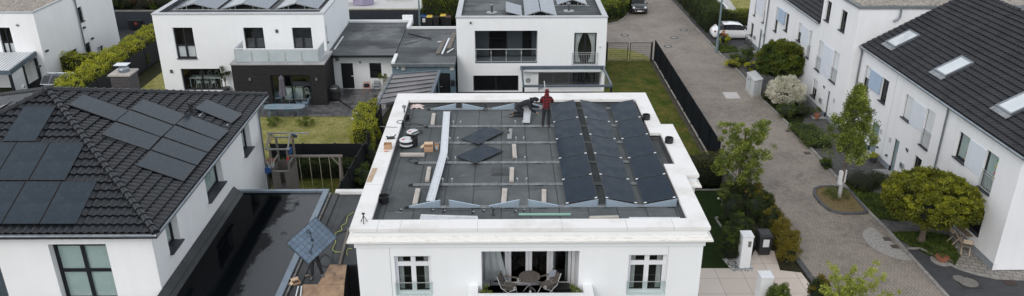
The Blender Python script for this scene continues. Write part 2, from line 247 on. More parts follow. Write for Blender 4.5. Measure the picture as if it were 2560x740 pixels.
CH = {}
def snap():
    CH.clear()
    for o in bpy.data.objects:
        if o.parent: CH.setdefault(o.parent.name, []).append(o)
def dup(root, loc=None, rz=None, label=None, mw=None, group=None, scale=None):
    c = root.copy(); COL.objects.link(c)
    for ch in kids(root):
        d = ch.copy(); COL.objects.link(d); d.parent = c
        for g in kids(ch):
            e = g.copy(); COL.objects.link(e); e.parent = d
    put(c, loc, rz, mw, scale)
    if label: c['label'] = label
    if group: c['group'] = group
    return c
def put(c, loc=None, rz=None, mw=None, scale=None):
    if mw is not None: c.location = mw.to_translation(); c.rotation_euler = mw.to_euler()
    if loc is not None: c.location = loc
    if rz is not None: c.rotation_euler = (0, 0, rz)
    if scale is not None: c.scale = scale
# ------------------------------------------------------------ walls & openings
class Fr:                      # wall frame: a along, d outward, z up
    def __init__(s, o, u, n): s.o = Vector(o); s.u = Vector(u); s.n = Vector(n)
    def __call__(s, a, d, z): return s.o+s.u*a+s.n*d+Vector((0, 0, z))
    def box(s, m, a0, a1, d0, d1, z0, z1):
        c = s((a0+a1)/2, (d0+d1)/2, (z0+z1)/2); return m.obox(c, s.u*((a1-a0)/2), s.n*((d1-d0)/2), Vector((0, 0, (z1-z0)/2)))
def FY(Y): return Fr((0, Y, 0), (1, 0, 0), (0, -1, 0))       # faces the camera
def FXm(X): return Fr((X, 0, 0), (0, 1, 0), (-1, 0, 0))      # faces -X
def FXp(X): return Fr((X, 0, 0), (0, 1, 0), (1, 0, 0))       # faces +X
def FYb(Y): return Fr((0, Y, 0), (1, 0, 0), (0, 1, 0))
def wall(m, fr, a0, a1, z0, z1, holes=(), dep=.22):
    us = sorted({a0, a1, *[min(max(h[0], a0), a1) for h in holes], *[min(max(h[1], a0), a1) for h in holes]}); zs = sorted({z0, z1, *[min(max(h[2], z0), z1) for h in holes], *[min(max(h[3], z0), z1) for h in holes]})
    for i in range(len(us)-1):
        for j in range(len(zs)-1):
            cu, cz = (us[i]+us[i+1])/2, (zs[j]+zs[j+1])/2
            if any(h[0] < cu < h[1] and h[2] < cz < h[3] for h in holes): continue
            m.add([fr(us[i], 0, zs[j]), fr(us[i+1], 0, zs[j]), fr(us[i+1], 0, zs[j+1]), fr(us[i], 0, zs[j+1])], [(0, 1, 2, 3)])
    for h in holes:
        a, b, c, d = h[:4]; D = h[4] if len(h) > 4 else dep
        for p, q in (((a, c), (a, d)), ((b, c), (b, d)), ((a, d), (b, d)), ((a, c), (b, c))):
            m.add([fr(p[0], 0, p[1]), fr(q[0], 0, q[1]), fr(q[0], -D, q[1]), fr(p[0], -D, p[1])], [(0, 1, 2, 3)])
def window(b, fr, h, dep=.16, cols=1, rows=(), fm=None, fw=.07, glass=None, blind=None, sill=True, curtain=False, room=False, mull=.09, name='window', silld=.09, ext=False):
    a, c, z0, z1 = h[:4]; fm = fm or ANTH; m = M(); d0, d1 = -dep-.05, -dep
    fr.box(m, a, a+fw, d0, d1, z0, z1); fr.box(m, c-fw, c, d0, d1, z0, z1); fr.box(m, a+fw, c-fw, d0, d1, z1-fw, z1); fr.box(m, a+fw, c-fw, d0, d1, z0, z0+fw)
    for i in range(1, cols): x = a+(c-a)*i/cols; fr.box(m, x-mull/2, x+mull/2, d0+.003, d1+.008, z0+fw, z1-fw)
    for r in rows: z = z0+(z1-z0)*r; fr.box(m, a+fw, c-fw, d0+.006, d1+.004, z-mull/2, z+mull/2)
    w = obj(name, m, fm, b); q = M(); g = glass or (GLS if (blind or curtain or room) else GLD)
    fr.box(q, a+fw*.5, c-fw*.5, d0+.012, d0+.022, z0+fw*.5, z1-fw*.5); obj('pane', q, g, w)
    if blind:
        q = M(); bm, f0, f1 = blind if isinstance(blind, tuple) else (blind, 0, 1); bz0 = z0+(z1-z0)*f0; bz1 = z0+(z1-z0)*f1
        ed = d0+.075 if ext else d0-.02; fr.box(q, a+fw, c-fw, ed-.03, ed-.015, bz0+.02, bz1-.02)
        n = int((bz1-bz0)/.09)
        for i in range(n): fr.box(q, a+fw+.01, c-fw-.01, ed-.016, ed-.008, bz0+.03+i*.09, bz0+.095+i*.09)
        obj('blind', q, bm, w)
    if curtain:
        for sgn in (0, 1):
            q = M(); W = (c-a-2*fw)*(.16 if curtain == 'edge' else .40); vs = []; N = 12
            for i in range(N+1):
                t = i/N
                for k in range(6):
                    zz = z1-fw-(z1-z0-2*fw)*k/5; pin = 1-.62*math.sin(math.pi*min(1, k/5*.9)) if curtain == 'tied' else 1
                    aa = t*W*pin; aa = a+fw+aa if sgn == 0 else c-fw-aa; vs.append(fr(aa, d0-.08-.025*math.sin(i*2.1), zz))
            q.add(vs, [(i*6+k, (i+1)*6+k, (i+1)*6+k+1, i*6+k+1) for i in range(N) for k in range(5)]); obj('curtain', q, CURT, w, smooth=60)
    if blind or curtain or room:
        q = M(); D = 2.2 if room else .5; e = .3 if room else 0.
        A, B, C, E = fr(a-e, d0-.1, z0), fr(c+e, d0-.1, z0), fr(c+e, d0-.1, z1), fr(a-e, d0-.1, z1); n = fr.n*(-D); q.add([A, B, C, E, A+n, B+n, C+n, E+n], [(4, 5, 6, 7), (0, 1, 5, 4), (2, 3, 7, 6), (0, 3, 7, 4), (1, 2, 6, 5)])
        obj('room', q, DARK, w, recalc=False)
    else:
        q = M(); A, B, C, E = [fr(x, d0-.02, z) for x, z in ((a, z0), (c, z0), (c, z1), (a, z1))]; q.poly([A, B, C, E]); obj('backing', q, DARK, w, recalc=False)
    if sill: q = M(); fr.box(q, a-.04, c+.04, -dep-.05, silld, z0-.05, z0+.005); obj('sill', q, SILL, w)
    return w
def hY(tl, br, Y): p, q = Yp(*tl, Y), Yp(*br, Y); return [p.x, q.x, q.z, p.z]
def hX(ft, nb, X): p, q = Xp(*ft, X), Xp(*nb, X); return [q.y, p.y, q.z, p.z]
def hXr(nt, fb, X): p, q = Xp(*nt, X), Xp(*fb, X); return [p.y, q.y, q.z, p.z]
# ------------------------------------------------------------ foliage
def leaves(P, N, size, aspect=.55, droop=0., jit=.8):
    n = len(P); d = rng.normal(size=(n, 3)); d[:, 2] -= droop; d += N*.3; d /= np.linalg.norm(d, axis=1)[:, None]
    nn = N*(1-jit)+rng.normal(size=(n, 3))*jit*.7+np.array([0, 0, .35]); s = np.cross(d, nn); s /= np.linalg.norm(s, axis=1)[:, None]+1e-9
    sz = size*rng.uniform(.6, 1.3, n)[:, None]; u = np.cross(s, d)*sz*.12
    V = np.stack([P-d*sz*.5, P+s*sz*aspect*.5+u, P+d*sz*.5, P-s*sz*aspect*.5+u], 1).reshape(-1, 3); return V
def leafobj(name, P, N, size, material, parent=None, core=None, **k):
    V = leaves(P, N, size, **k); n = len(V)//4; off = np.array(wloc(parent)); V = V-off
    cv, cf = [], []
    if core: cv = [tuple(np.array(v)-off) for v in core.v]; cf = core.f
    me = bpy.data.meshes.new(name); nc = len(cv); me.vertices.add(n*4+nc); A = np.vstack([V, np.array(cv).reshape(-1, 3)]) if nc else V; me.vertices.foreach_set('co', A.ravel())
    idx = list(range(n*4)); st = list(range(0, n*4, 4)); tot = [4]*n
    for f in cf: st.append(len(idx)); tot.append(len(f)); idx += [i+n*4 for i in f]
    me.loops.add(len(idx)); me.loops.foreach_set('vertex_index', idx); me.polygons.add(len(st)); me.polygons.foreach_set('loop_start', st); me.polygons.foreach_set('loop_total', tot)
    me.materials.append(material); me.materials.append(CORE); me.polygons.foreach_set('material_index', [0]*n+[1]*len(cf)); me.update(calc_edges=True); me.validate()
    o = bpy.data.objects.new(name, me); COL.objects.link(o); o.parent = parent; return o
def clumps(centers, rad, per, flat=1.):
    P, N = [], []
    for c, r in zip(centers, rad):
        d = rng.normal(size=(per, 3)); d /= np.linalg.norm(d, axis=1)[:, None]; rr = r*rng.uniform(.35, 1.05, per)[:, None]; q = d*rr; q[:, 2] *= flat; P.append(np.array(c)+q); N.append(d)
    return np.vstack(P), np.vstack(N)
def crown_pts(c, r, nclump, crad, per, low=-.5, flat=.8, inner=.25):
    c = np.array(c); r = np.array(r); C, RR = [], []
    while len(C) < nclump:
        d = rng.normal(size=3); d /= np.linalg.norm(d)
        if d[2] < low: continue
        t = rng.uniform(.72, 1.0) if rng.uniform() > inner else rng.uniform(.2, .75); C.append(c+d*r*t); RR.append(crad*rng.uniform(.65, 1.3))
    return clumps(C, RR, per, flat)
def hedge_pts(a, b, w, z0, z1, dens, amp=.12):
    """leaf points over a box hedge from a to b (2D), width w"""
    a, b = np.array(a[:2], float), np.array(b[:2], float); L = np.linalg.norm(b-a); u = (b-a)/L; v = np.array([-u[1], u[0]]); P, N = [], []
    def put_(n, f, nr):
        t = rng.uniform(size=(n, 2)); q = f(t[:, 0], t[:, 1]); ph = np.sin(q[:, 0]*1.7+q[:, 2]*1.3)*np.sin(q[:, 1]*1.9+1)+np.sin(q[:, 0]*5.1+q[:, 1]*4.3+q[:, 2]*3.7)*.5; q = q+np.array(nr)*(ph*amp+rng.uniform(-.16, .1, n))[:, None]; P.append(q); N.append(np.tile(np.array(nr, float), (n, 1)))
    def xyz(s, o, z): return np.stack([a[0]+u[0]*s+v[0]*o, a[1]+u[1]*s+v[1]*o, z], 1)
    H = z1-z0
    for sg in (-1, 1): put_(int(dens*L*H), lambda s, z: xyz(s*L, np.full(len(s), sg*w/2), z0+z*H), (v[0]*sg, v[1]*sg, 0))
    put_(int(dens*L*w), lambda s, o: xyz(s*L, (o-.5)*w, np.full(len(s), z1)), (0, 0, 1))
    for e, sg in ((0, -1), (1, 1)): put_(int(dens*w*H), lambda o, z: xyz(np.full(len(o), e*L), (o-.5)*w, z0+z*H), (u[0]*sg, u[1]*sg, 0))
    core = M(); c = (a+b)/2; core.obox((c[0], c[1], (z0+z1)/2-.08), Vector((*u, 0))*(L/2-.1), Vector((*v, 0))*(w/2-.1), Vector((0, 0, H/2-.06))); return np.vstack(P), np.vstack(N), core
def hedge(a, b, w, h, label, leafm, dens=160, size=.11, amp=.12, z0=0., cat='hedge', group=None, name='hedge', extra=None):
    P, N, core = hedge_pts(a, b, w, z0+.05, z0+h, dens, amp); t = thing(name, label, cat, ((a[0]+b[0])/2, (a[1]+b[1])/2, z0), group); leafobj('foliage', P, N, size, leafm, t, core)
    if extra: P, N, _ = hedge_pts(a, b, w, z0+h*.7, z0+h+.03, dens*.5, amp); leafobj('new_growth', P, N, size*.9, extra, t)
    return t
def bush(x, y, r, h, label, leafm, n=40, per=60, size=.1, z0=0., cat='bush', name='bush', crad=None, group=None, low=-.8, sx=1., second=None, core=True, aspect=.55, flat=.8):
    t = thing(name, label, cat, (x, y, z0), group); c = (x, y, z0+h*.45); cr = crad or r*.28; P, N = crown_pts(c, (r*sx-cr*.6, r-cr*.6, h*.55-cr*.3), n, cr, per, low, flat); P[:, 2] = np.maximum(P[:, 2], z0+.02); k = None
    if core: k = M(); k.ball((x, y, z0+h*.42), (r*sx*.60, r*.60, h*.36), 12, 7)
    leafobj('foliage', P, N, size, leafm, t, k, aspect=aspect)
    m = M()
    for i in range(5): a = i*1.3; m.tube([(x+.03*math.cos(a), y+.03*math.sin(a), z0), (x+r*.5*math.cos(a), y+r*.5*math.sin(a), z0+h*.6)], [.025, .01], 5)
    obj('stems', m, BARK, t)
    if second: P2, N2 = crown_pts(c, (r*sx-cr*.5, r-cr*.5, h*.56), max(6, n//3), cr*.8, per, .1, flat); leafobj('new_growth', P2, N2, size, second, t)
    return t
def limb_tree(t, base, trunk_top, tr, limbs, barkm, seg=7):
    m = M(); base = Vector(base); top = Vector(trunk_top); m.tube([base, base.lerp(top, .1)+V3(.01, 0, 0), base.lerp(top, .5)+V3(-.02, .02, 0), top], [tr*1.35, tr, tr*.9, tr*.6], 9); obj('trunk', m, barkm, t, smooth=60); m = M()
    for q, s in limbs:
        a = base.lerp(top, s); q = Vector(q); mid = a.lerp(q, .5)+V3(0, 0, .12*(q-a).length); m.tube([a, mid, q], [tr*.45, tr*.3, tr*.1], seg)
    obj('branches', m, barkm, t, smooth=60)
# ------------------------------------------------------------ people
def skin(name, J, E, material, parent=None, sub=2, root=0):
    me = bpy.data.meshes.new(name); off = wloc(parent); me.from_pydata([tuple(Vector(j[:3])-off*0) for j in J], E, []); o = bpy.data.objects.new(name, me); COL.objects.link(o); o.parent = parent
    me.materials.append(material); s = o.modifiers.new('skin', 'SKIN'); s.use_smooth_shade = True; s.branch_smoothing = .6
    for i, v in enumerate(me.skin_vertices[0].data):
        r = J[i][3]; v.radius = r if isinstance(r, tuple) else (r, r); v.use_root = i == root
    b = o.modifiers.new('s', 'SUBSURF'); b.levels = b.render_levels = sub; return o
LEAFK = 1.0
_clumps = clumps
def clumps(centers, rad, per, flat=1.): return _clumps(centers, rad, int(per*2.0), flat)
_leaves = leaves
def leaves(P, N, size, **k): return _leaves(P, N, size*.80, **k)
_hp = hedge_pts
def hedge_pts(a, b, w, z0, z1, dens, amp=.12): return _hp(a, b, w, z0, z1, dens*1.9, amp)
# ================================================================ MAIN HOUSE
ZP, ZR = 7.6, 7.3
XL, XR, XB, YF, YB, Y1, Y2 = -5.11, 6.81, 7.33, 22.72, 35.83, 26.69, 31.78
xl, xr, xb, yf, yb, y1, y2 = -4.48, 6.17, 6.62, 23.34, 34.9, 27.68, 30.8
def outline(e, z): return [(XL-e, YF-e), (XR+e, YF-e), (XR+e, Y1-e), (XB+e, Y1-e), (XB+e, Y2+e), (XR+e, Y2+e), (XR+e, YB+e), (XL-e, YB+e)]
INN = [(xl, yf), (xr, yf), (xr, y1), (xb, y1), (xb, y2), (xr, y2), (xr, yb), (xl, yb)]
def ring(m, out, inn, z0, z1):
    n = len(out); vs = [(*p, z) for z in (z0, z1) for P in (out, inn) for p in P]
    for i in range(n):
        j = (i+1) % n; m.add([vs[i], vs[j], vs[n+j], vs[n+i]], [(0, 1, 2, 3)]); m.add([vs[2*n+i], vs[2*n+j], vs[3*n+j], vs[3*n+i]], [(0, 1, 2, 3)]); m.add([vs[i], vs[j], vs[2*n+j], vs[2*n+i]], [(0, 1, 2, 3)]); m.add([vs[n+i], vs[n+j], vs[3*n+j], vs[3*n+i]], [(0, 1, 2, 3)])
villa = thing('flat_roofed_house', 'white villa with solar installers working on its parapet walled flat roof', 'house', (.9, 29, 0))
m = M(); ring(m, outline(0, 0), INN, ZP-.12, ZP); obj('coping', m, COPE, villa, bevel=.012)
for k_, x in enumerate((-4.2, -3.45, -.9, 1.9, 4.05, 5.6)): m = M(); m.box(x-.005, YF-.0015, ZP-.118, x+.005, yf-.01, ZP+.0015); obj('coping_joint', m, mat('joint_dark', (.38, .37, .36)), villa)
for y in (26, 29, 32.4): m = M(); m.box(XL-.0015, y-.005, ZP-.118, xl-.01, y+.005, ZP+.0015); obj('coping_joint', m, MATS['joint_dark'], villa)
m = M(); ring(m, outline(-.07, 0), [(a, b) for a, b in INN], ZP-.32, ZP-.122); obj('parapet', m, WHITE, villa)
m = M(); e0, e1 = .03, .11; o0, o1 = outline(e0-.1, 0), outline(e1, 0); ii = outline(-.3, 0); ring(m, o1, ii, ZP-.50, ZP-.44); n = len(o0)
for i in range(n):
    j = (i+1) % n; m.add([(*o1[i], ZP-.44), (*o1[j], ZP-.44), (*o0[j], ZP-.323), (*o0[i], ZP-.323)], [(0, 1, 2, 3)])
obj('ledge', m, LEDGE, villa)
m = M(); ring(m, outline(-.09, 0), outline(-.5, 0), ZP-.77, ZP-.503); obj('cornice_band', m, WHITE2, villa)
WF = YF+.14; fr = FY(WF); D = .20
hw1 = [Yp(985, 640, WF).x, Yp(1078, 640, WF).x-.02, Yp(1030, 738, WF).z, Yp(1030, 640, WF).z, D]; hw2 = [Yp(1573, 637, WF).x, Yp(1668, 637, WF).x, Yp(1620, 735, WF).z, Yp(1620, 637, WF).z, D]
LG = [Yp(1203, 628, WF).x, Yp(1449, 628, WF).x, 4.2, Yp(1320, 628, WF).z]; LY = 24.45
m = M(); wall(m, fr, XL+.14, XR-.14, 0, ZP-.772, [hw1, hw2, [*LG, LY-WF]], D); 
for p, q in (((XR-.14, WF), (XR-.14, Y1+.14)), ((XR-.14, Y1+.14), (XB-.14, Y1+.14)), ((XB-.14, Y1+.14), (XB-.14, Y2-.14)), ((XB-.14, Y2-.14), (XR-.14, Y2-.14)), ((XR-.14, Y2-.14), (XR-.14, YB-.14)), ((XR-.14, YB-.14), (XL+.14, YB-.14)), ((XL+.14, YB-.14), (XL+.14, WF))):
    m.add([(*p, 0), (*q, 0), (*q, ZP-.772), (*p, ZP-.772)], [(0, 1, 2, 3)])
obj('wall', m, WHITE2, villa, recalc=False)
m = M()
for x in (XL+1.25, XR-1.3): m = M(); fr.box(m, x-.008, x+.008, -.004, .004, 0, ZP-.775); obj('facade_joint', m, mat('joint_grey', (.45, .47, .5)), villa)
for h in (hw1, hw2):
    w = window(villa, fr, h, dep=.14, cols=2, rows=(.75,), fm=WFR, fw=.10, mull=.16, curtain='edge', sill=False)
    q = M(); fr.box(q, h[0]-.03, h[1]+.03, .03, .045, h[2]-.02, h[2]+.52); obj('glass_guard', q, GLG, w)
    q = M(); fr.box(q, h[0]-.03, h[1]+.03, .025, .05, h[2]+.522, h[2]+.54); obj('guard_rail', q, ALU, w); q = M(); fr.box(q, h[0]-.05, h[1]+.05, -.14, .06, h[2]-.07, h[2]-.022); obj('sill', q, WFR, w)
# loggia back glazing
fb = FY(LY-.02); gx = [Yp(x, 640, LY).x for x in (1226, 1270, 1322, 1375, 1428)]; gz0, gz1 = 4.28, LG[3]-.02
for a_, b_ in ((LG[0], gx[0]-.02), (gx[4]+.02, LG[1])): m = M(); fb.box(m, a_, b_, -.1, .02, 4.2, LG[3]); obj('loggia_wall', m, WHITE2, villa)
for i in range(4):
    ww = window(villa, fb, [gx[i]+(.0 if i == 0 else .004), gx[i+1]-.004, gz0, gz1], dep=-.04, fm=WFR, fw=.11, room=True, sill=False, name='patio_door', curtain='edge' if i in (0, 3) else False)
m = M(); m.box(LG[0], WF-1.35, 4.02, LG[1], LY+2, 4.2); obj('loggia_floor', m, mat('grey_deck_floor', (.28, .29, .31), .7, (.2, .21, .23), ns=3), villa)
bz = Yp(1180, 713, WF).z; byi = Zp(1330, 732, bz).y; bxo0, bxi0, bxi1, bxo1 = Yp(1172, 713, WF).x, Yp(1196, 713, WF).x, Yp(1456, 713, WF).x, Yp(1480, 713, WF).x
m = M(); 
for a, b in ((bxo0, bxi0), (bxi1, bxo1)): m.box(a, byi-.34, 3.9, b, WF-.002, bz)
m.box(bxi0+.002, byi-.34, 3.9, bxi1-.002, byi, bz); obj('balcony_parapet', m, WHITE, villa, bevel=.01)
m = M(); m.slab([(xl-.05, yf-.05), (xr+.05, yf-.05), (xr+.05, y1-.05), (xb+.05, y1-.05), (xb+.05, y2+.05), (xr+.05, y2+.05), (xr+.05, yb+.05), (xl-.05, yb+.05)], ZR-.2, ZR); obj('roof_felt', m, FELT, villa)
m = M(); n = len(INN)
for i in range(n):
    j = (i+1) % n; a, b = Vector((*INN[i], 0)), Vector((*INN[j], 0)); d = (b-a).normalized(); nn = Vector((-d.y, d.x, 0))
    m.add([a+V3(0, 0, ZR+.001), b+V3(0, 0, ZR+.001), b+V3(0, 0, ZP-.125), a+V3(0, 0, ZP-.125)], [(0, 1, 2, 3)]); m.add([a+nn*.004+V3(0, 0, ZR+.13), b+nn*.004+V3(0, 0, ZR+.13), b+nn*.10+V3(0, 0, ZR+.006), a+nn*.10+V3(0, 0, ZR+.006)], [(0, 1, 2, 3)])
obj('upstand_felt', m, FELT3, villa)
def RZ(x, y, h=.0): return Zp(x, y, ZR+h)
# hatch outline
m = M(); hc = [RZ(1227, 438, .012), RZ(1273, 438, .012), RZ(1267, 417, .012), RZ(1231, 417, .012)]; hi = [RZ(1239, 432, .05), RZ(1259, 432, .05), RZ(1257, 421, .05), RZ(1240, 421, .05)]
m.poly(hi)
for i in range(4): m.add([hc[i], hc[(i+1) % 4], hi[(i+1) % 4], hi[i]], [(0, 1, 2, 3)])
obj('drain_hatch', m, FELT3, villa)
# loggia furniture
def armchair(label, loc, rz, cloth=False):
    t = thing('garden_armchair', label, 'chair'); w = M(); f = M()
    for i in range(7): w.box(-.25, -.22+i*.064, .43, .25, -.175+i*.064, .45)
    obj('seat', w, WOOD, t); w = M()
    for i in range(6): z = .52+i*.07; y = .24+.03*(i*.9); w.obox((0, y, z), (.25, 0, 0), (0, .006, .026), (0, .01, -.003))
    obj('backrest', w, WOOD, t); w = M()
    for s in (-1, 1): w = M(); w.box(s*.29-.03, -.24, .64, s*.29+.03, .26, .665); obj('armrest', w, WOOD, t)
    for s in (-1, 1): f.tube([(s*.27, -.24, 0), (s*.27, -.1, .22), (s*.27, .1, .42), (s*.27, .24, .5), (s*.27, .40, .95)], .016, 6); f.tube([(s*.27, .3, 0), (s*.27, .12, .22), (s*.27, -.1, .42), (s*.28, -.24, .5), (s*.29, -.26, .6), (s*.29, -.2, .65)], .016, 6); f.torus((s*.29, -.26, .58), .06, .012, 12, 5, (V3(0, 1, 0), V3(0, 0, 1)))
    obj('iron_frame', f, WHITEP, t, smooth=50)
    put(t, loc, rz); return t
fl = 4.2
c1 = Zp(1280, 716, fl+.44); armchair('slatted armchair with white iron frame left of the round loggia table', (c1.x-.08, c1.y, fl), math.radians(75)); c2 = Zp(1368, 712, fl+.44); ch = armchair('slatted armchair with a pale cloth on its back right of the loggia table', (c2.x, c2.y, fl), math.radians(-62))
m = M(); cb = Zp(1381, 684, fl+.86); m.obox(cb, V3(.12, .02, .0), V3(.02, -.03, .15), V3(.01, .02, .0)); one('folded_cloth', m, mat('pale_blue_cloth', (.45, .5, .58), .9), 'pale folded cloth hung over the back of the loggia armchair', 'cloth', bevel=.01)
t = thing('round_table', 'round weathered wood table in the loggia of the front villa', 'table'); c = Zp(1324, 691, fl+.73); m = M(); m.lathe((0, 0, .71), [(.0, 0), (.385, 0), (.39, .012), (.385, .025), (.0, .025)], 28, cap=False); obj('tabletop', m, mat('round_table_wood', (.19, .165, .15), .75, (.11, .095, .085), ns=5, scale3=(6, .7, 1)), t)
for k in range(3):
    a = k*2.09+.5; m = M(); m.tube([(.26*math.cos(a), .26*math.sin(a), 0), (-.2*math.cos(a), -.2*math.sin(a), .71)], .013, 6); obj('leg', m, WHITEP, t)
put(t, (c.x, c.y, fl))
t = thing("lantern", 'small black lantern on a white stand beside the loggia balustrade', 'lantern', (Zp(1325, 720, fl+.75).x, byi+.15, bz-.6)); l = t.location.copy(); m = M(); m.tube([l, l+V3(0, 0, .62)], .022, 8); obj('stand', m, WHITEP, t); m = M(); m.box(l.x-.055, l.y-.055, l.z+.62, l.x+.055, l.y+.055, l.z+.76); obj('lamp_body', m, BLK, t, bevel=.01)
for px, nm in ((1217, 'leftmost'), (1439, 'rightmost')):
    c = Zp(px, 728, bz-.02); t = bush(c.x, byi+.18, .24, .55, f'small loose shrub growing in the {"left" if px < 1300 else "right"} corner of the villa loggia', LF_B, 12, 30, .06, bz-.35, 'potted plant', 'potted_plant', .09, core=False); m = M(); m.box(c.x-.2, byi+.03, bz-.75, c.x+.2, byi+.38, bz-.36); obj('planter', m, DGREY, t)
m = M(); a = LG[0]+.06; vs = []
for i in range(9):
    for k in range(5): z = LG[3]-.02-k*.5; vs.append((a+.02+.05*i*(1+k*.25), LY-.25-.04*math.sin(i*2.2), z))
m.add(vs, [(i*5+k, (i+1)*5+k, (i+1)*5+k+1, i*5+k+1) for i in range(8) for k in range(4)]); one('curtain', m, CURT, 'cream cloth curtain hanging at the left end of the villa loggia', 'curtain', smooth=60)
m = M(); c = Zp(1405, 727, fl+.1); m.box(c.x-.28, c.y-.2, fl, c.x+.28, c.y+.2, fl+.32); one('storage_box', m, BLK, 'low black storage box at the right end of the villa loggia', 'box', bevel=.02)
# ---- PV proto: 1.05 x 1.75, x across, y long, top at z=0
def pv(name, w, h, cellm, fm):
    t = thing('solar_panel', 'x', 'solar panel'); m = M(); b = .018
    m.box(-w/2, -h/2, -.035, w/2, -h/2+b, 0); m.box(-w/2, h/2-b, -.035, w/2, h/2, 0); m.box(-w/2, -h/2+b, -.035, -w/2+b, h/2-b, 0); m.box(w/2-b, -h/2+b, -.035, w/2, h/2-b, 0); obj('frame', m, fm, t)
    m = M(); m.box(-w/2+b, -h/2+b, -.012, w/2-b, h/2-b, -.004); obj('cells', m, cellm, t); return t
PVW, PVH = 1.1, 1.8
FRB = mat('black_anodised', (.014, .015, .018), .4); PA = pv('a', PVW, PVH, PVB, FRB); PA2 = pv('b', PVW, PVH, PVB, FRB)
for s in (-1, 1): m = M(); m.box(s*(PVW/2-.05)-.045, -PVH/2-.012, -.01, s*(PVW/2-.05)+.045, -PVH/2+.03, .012); obj('clamp', m, WHITEP, PA2)
def fit(tl, tr, br, bl, proto, label, group, first=[]):
    """place a copy so that its face spans four world corners (x along tl->tr, y along bl->tl)"""
    c = (tl+tr+br+bl)/4; X = ((tr-tl)+(br-bl))/2; Y = ((tl-bl)+(tr-br))/2; w, h = X.length, Y.length; x = X.normalized(); z = x.cross(Y).normalized(); y = z.cross(x)
    mw = Matrix((x, y, z)).transposed().to_4x4(); mw.translation = c; return dup(proto, mw=mw, label=label, group=group, scale=(w/PVW, h/PVH, 1))
snap()
G1 = 'black solar panels mounted on the villa roof'
ys = [Zp(x, y, ZR+.1).y for x, y in ((1415, 511), (1404, 451.5), (1398, 398), (1391, 350), (1386, 307), (1382, 262))]
cols = [(1415, 1495, 0), (1515, 1594, 1), (1610.5, 1692, 0)]; zl, zh = ZR+.13, ZR+.36
def wx(x, y): return Zp(x, y, ZR+.08).x
PX = []
for ci, (a, b, t_) in enumerate(cols):
    xa, xb_ = (Zp(a, 511, zl).x, Zp(b, 499, zh).x) if not t_ else (Zp(a, 499, zh).x, Zp(b, 511, zl).x); za, zb = (zl, zh) if not t_ else (zh, zl); PX.append((xa, xb_, za, zb))
    for r in range(5):
        g = .02; ya, yc = ys[r]+g, ys[r+1]-g; col = ('left', 'middle', 'right')[ci]; row = ('front', 'second', 'third', 'fourth', 'rearmost')[r]
        fit(V3(xa, yc, za), V3(xb_, yc, zb), V3(xb_, ya, zb), V3(xa, ya, za), PA2, f'black solar panel, {row} row of the {col} column in the villa roof array', G1)
for nm, q in (('the farther of two black solar panels lying loose on the villa roof', [(1145, 345), (1222, 318), (1267, 331), (1189, 357)]), ('the nearer of two black solar panels lying loose on the villa roof', [(1138, 389), (1212, 361), (1258, 376), (1187, 408)])):
    a, b, c, d = [RZ(*p, .13 if i in (0, 3) else .10) for i, p in enumerate(q)]; fit(a, d, c, b, PA, nm, 'loose panels on the villa roof') if False else fit(b, c, d, a, PA, nm, 'loose panels on the villa roof')
# ---- rails, wedges, brackets
RY = [Zp(1280, y, ZR+.05).y for y in (515.5, 459.5, 405, 355.5, 314.5, 271.5)]; RX0 = [1022, 1032, 1046, 1085, 1070, 1076]; NR = ('front', 'second', 'third', 'fourth', 'fifth', 'rearmost')
xend = PX[2][1]+.05
for i in range(6):
    x0 = Zp(RX0[i], (515.5, 459.5, 405, 355.5, 314.5, 271.5)[i], ZR+.05).x; t = thing('mounting_rail', f'long galvanised mounting rail across the villa roof, {NR[i]} of six counted from the street side', 'mounting rail', ((x0+xend)/2, RY[i], ZR), 'mounting rails on the villa roof'); m = M()
    m.box(x0, RY[i]-.045, ZR+.012, xend, RY[i]+.045, ZR+.022); m.box(x0, RY[i]-.03, ZR+.022, xend, RY[i]-.022, ZR+.075); m.box(x0, RY[i]+.022, ZR+.022, xend, RY[i]+.03, ZR+.075); obj('channel', m, STEEL, t); k = int((xend-x0)/1.18)
    for j in range(k+1): x = min(x0+j*1.18, xend-.16); m = M(); m.box(x-.16, RY[i]-.09, ZR+.001, x+.16, RY[i]+.09, ZR+.011); obj('rubber_pad', m, RUBBER, t)
    m = M(); m.box(x0-.07, RY[i]-.05, ZR+.012, x0-.001, RY[i]+.05, ZR+.09); obj('end_cap', m, BLK, t)
wedges = [(0, 1024, 1101, 0), (0, 1123, 1199.5, 1), (0, 1222, 1298, 0), (0, 1320, 1396, 1), (0, 1415, 1495, 0), (0, 1515, 1594, 1), (0, 1610.6, 1692, 0), (5, 1083.5, 1140, 0), (5, 1156, 1211, 1), (5, 1229.5, 1286, 0), (5, 1331, 1372, 1)]
for k, (ri, a, b, fl_) in enumerate(wedges):
    yy = (514, 0, 0, 0, 0, 270)[ri]; xa, xb_ = Zp(a, yy, ZR+.08).x, Zp(b, yy, ZR+.08).x; Y = RY[ri]; m = M(); h0, h1 = (.075, .31) if not fl_ else (.31, .075)
    m.prism([(xa, Y-.036, ZR+.03), (xb_, Y-.036, ZR+.03), (xb_, Y-.036, ZR+h1), (xa, Y-.036, ZR+h0)], (0, .004, 0)); m.prism([(xa, Y-.036, ZR+h0+.001), (xb_, Y-.036, ZR+h1+.001), (xb_, Y+.02, ZR+h1+.001), (xa, Y+.02, ZR+h0+.001)], (0, 0, .004)); hx = xb_ if not fl_ else xa; m.box(hx-.01, Y-.036, ZR+.03, hx+.01, Y+.02, ZR+.31)
    nth = ('first', 'second', 'third', 'fourth', 'fifth', 'sixth', 'seventh')[k if ri == 0 else k-7]
    one('wedge_plate', m, mat('blue_grey_sheet', (.42, .51, .60), .35, (.34, .43, .52), ns=2, metal=.35), f'{nth} wedge shaped sheet metal plate from the left on the {"front" if ri == 0 else "rearmost"} mounting rail', 'bracket', 'wedge plates on the mounting rails')
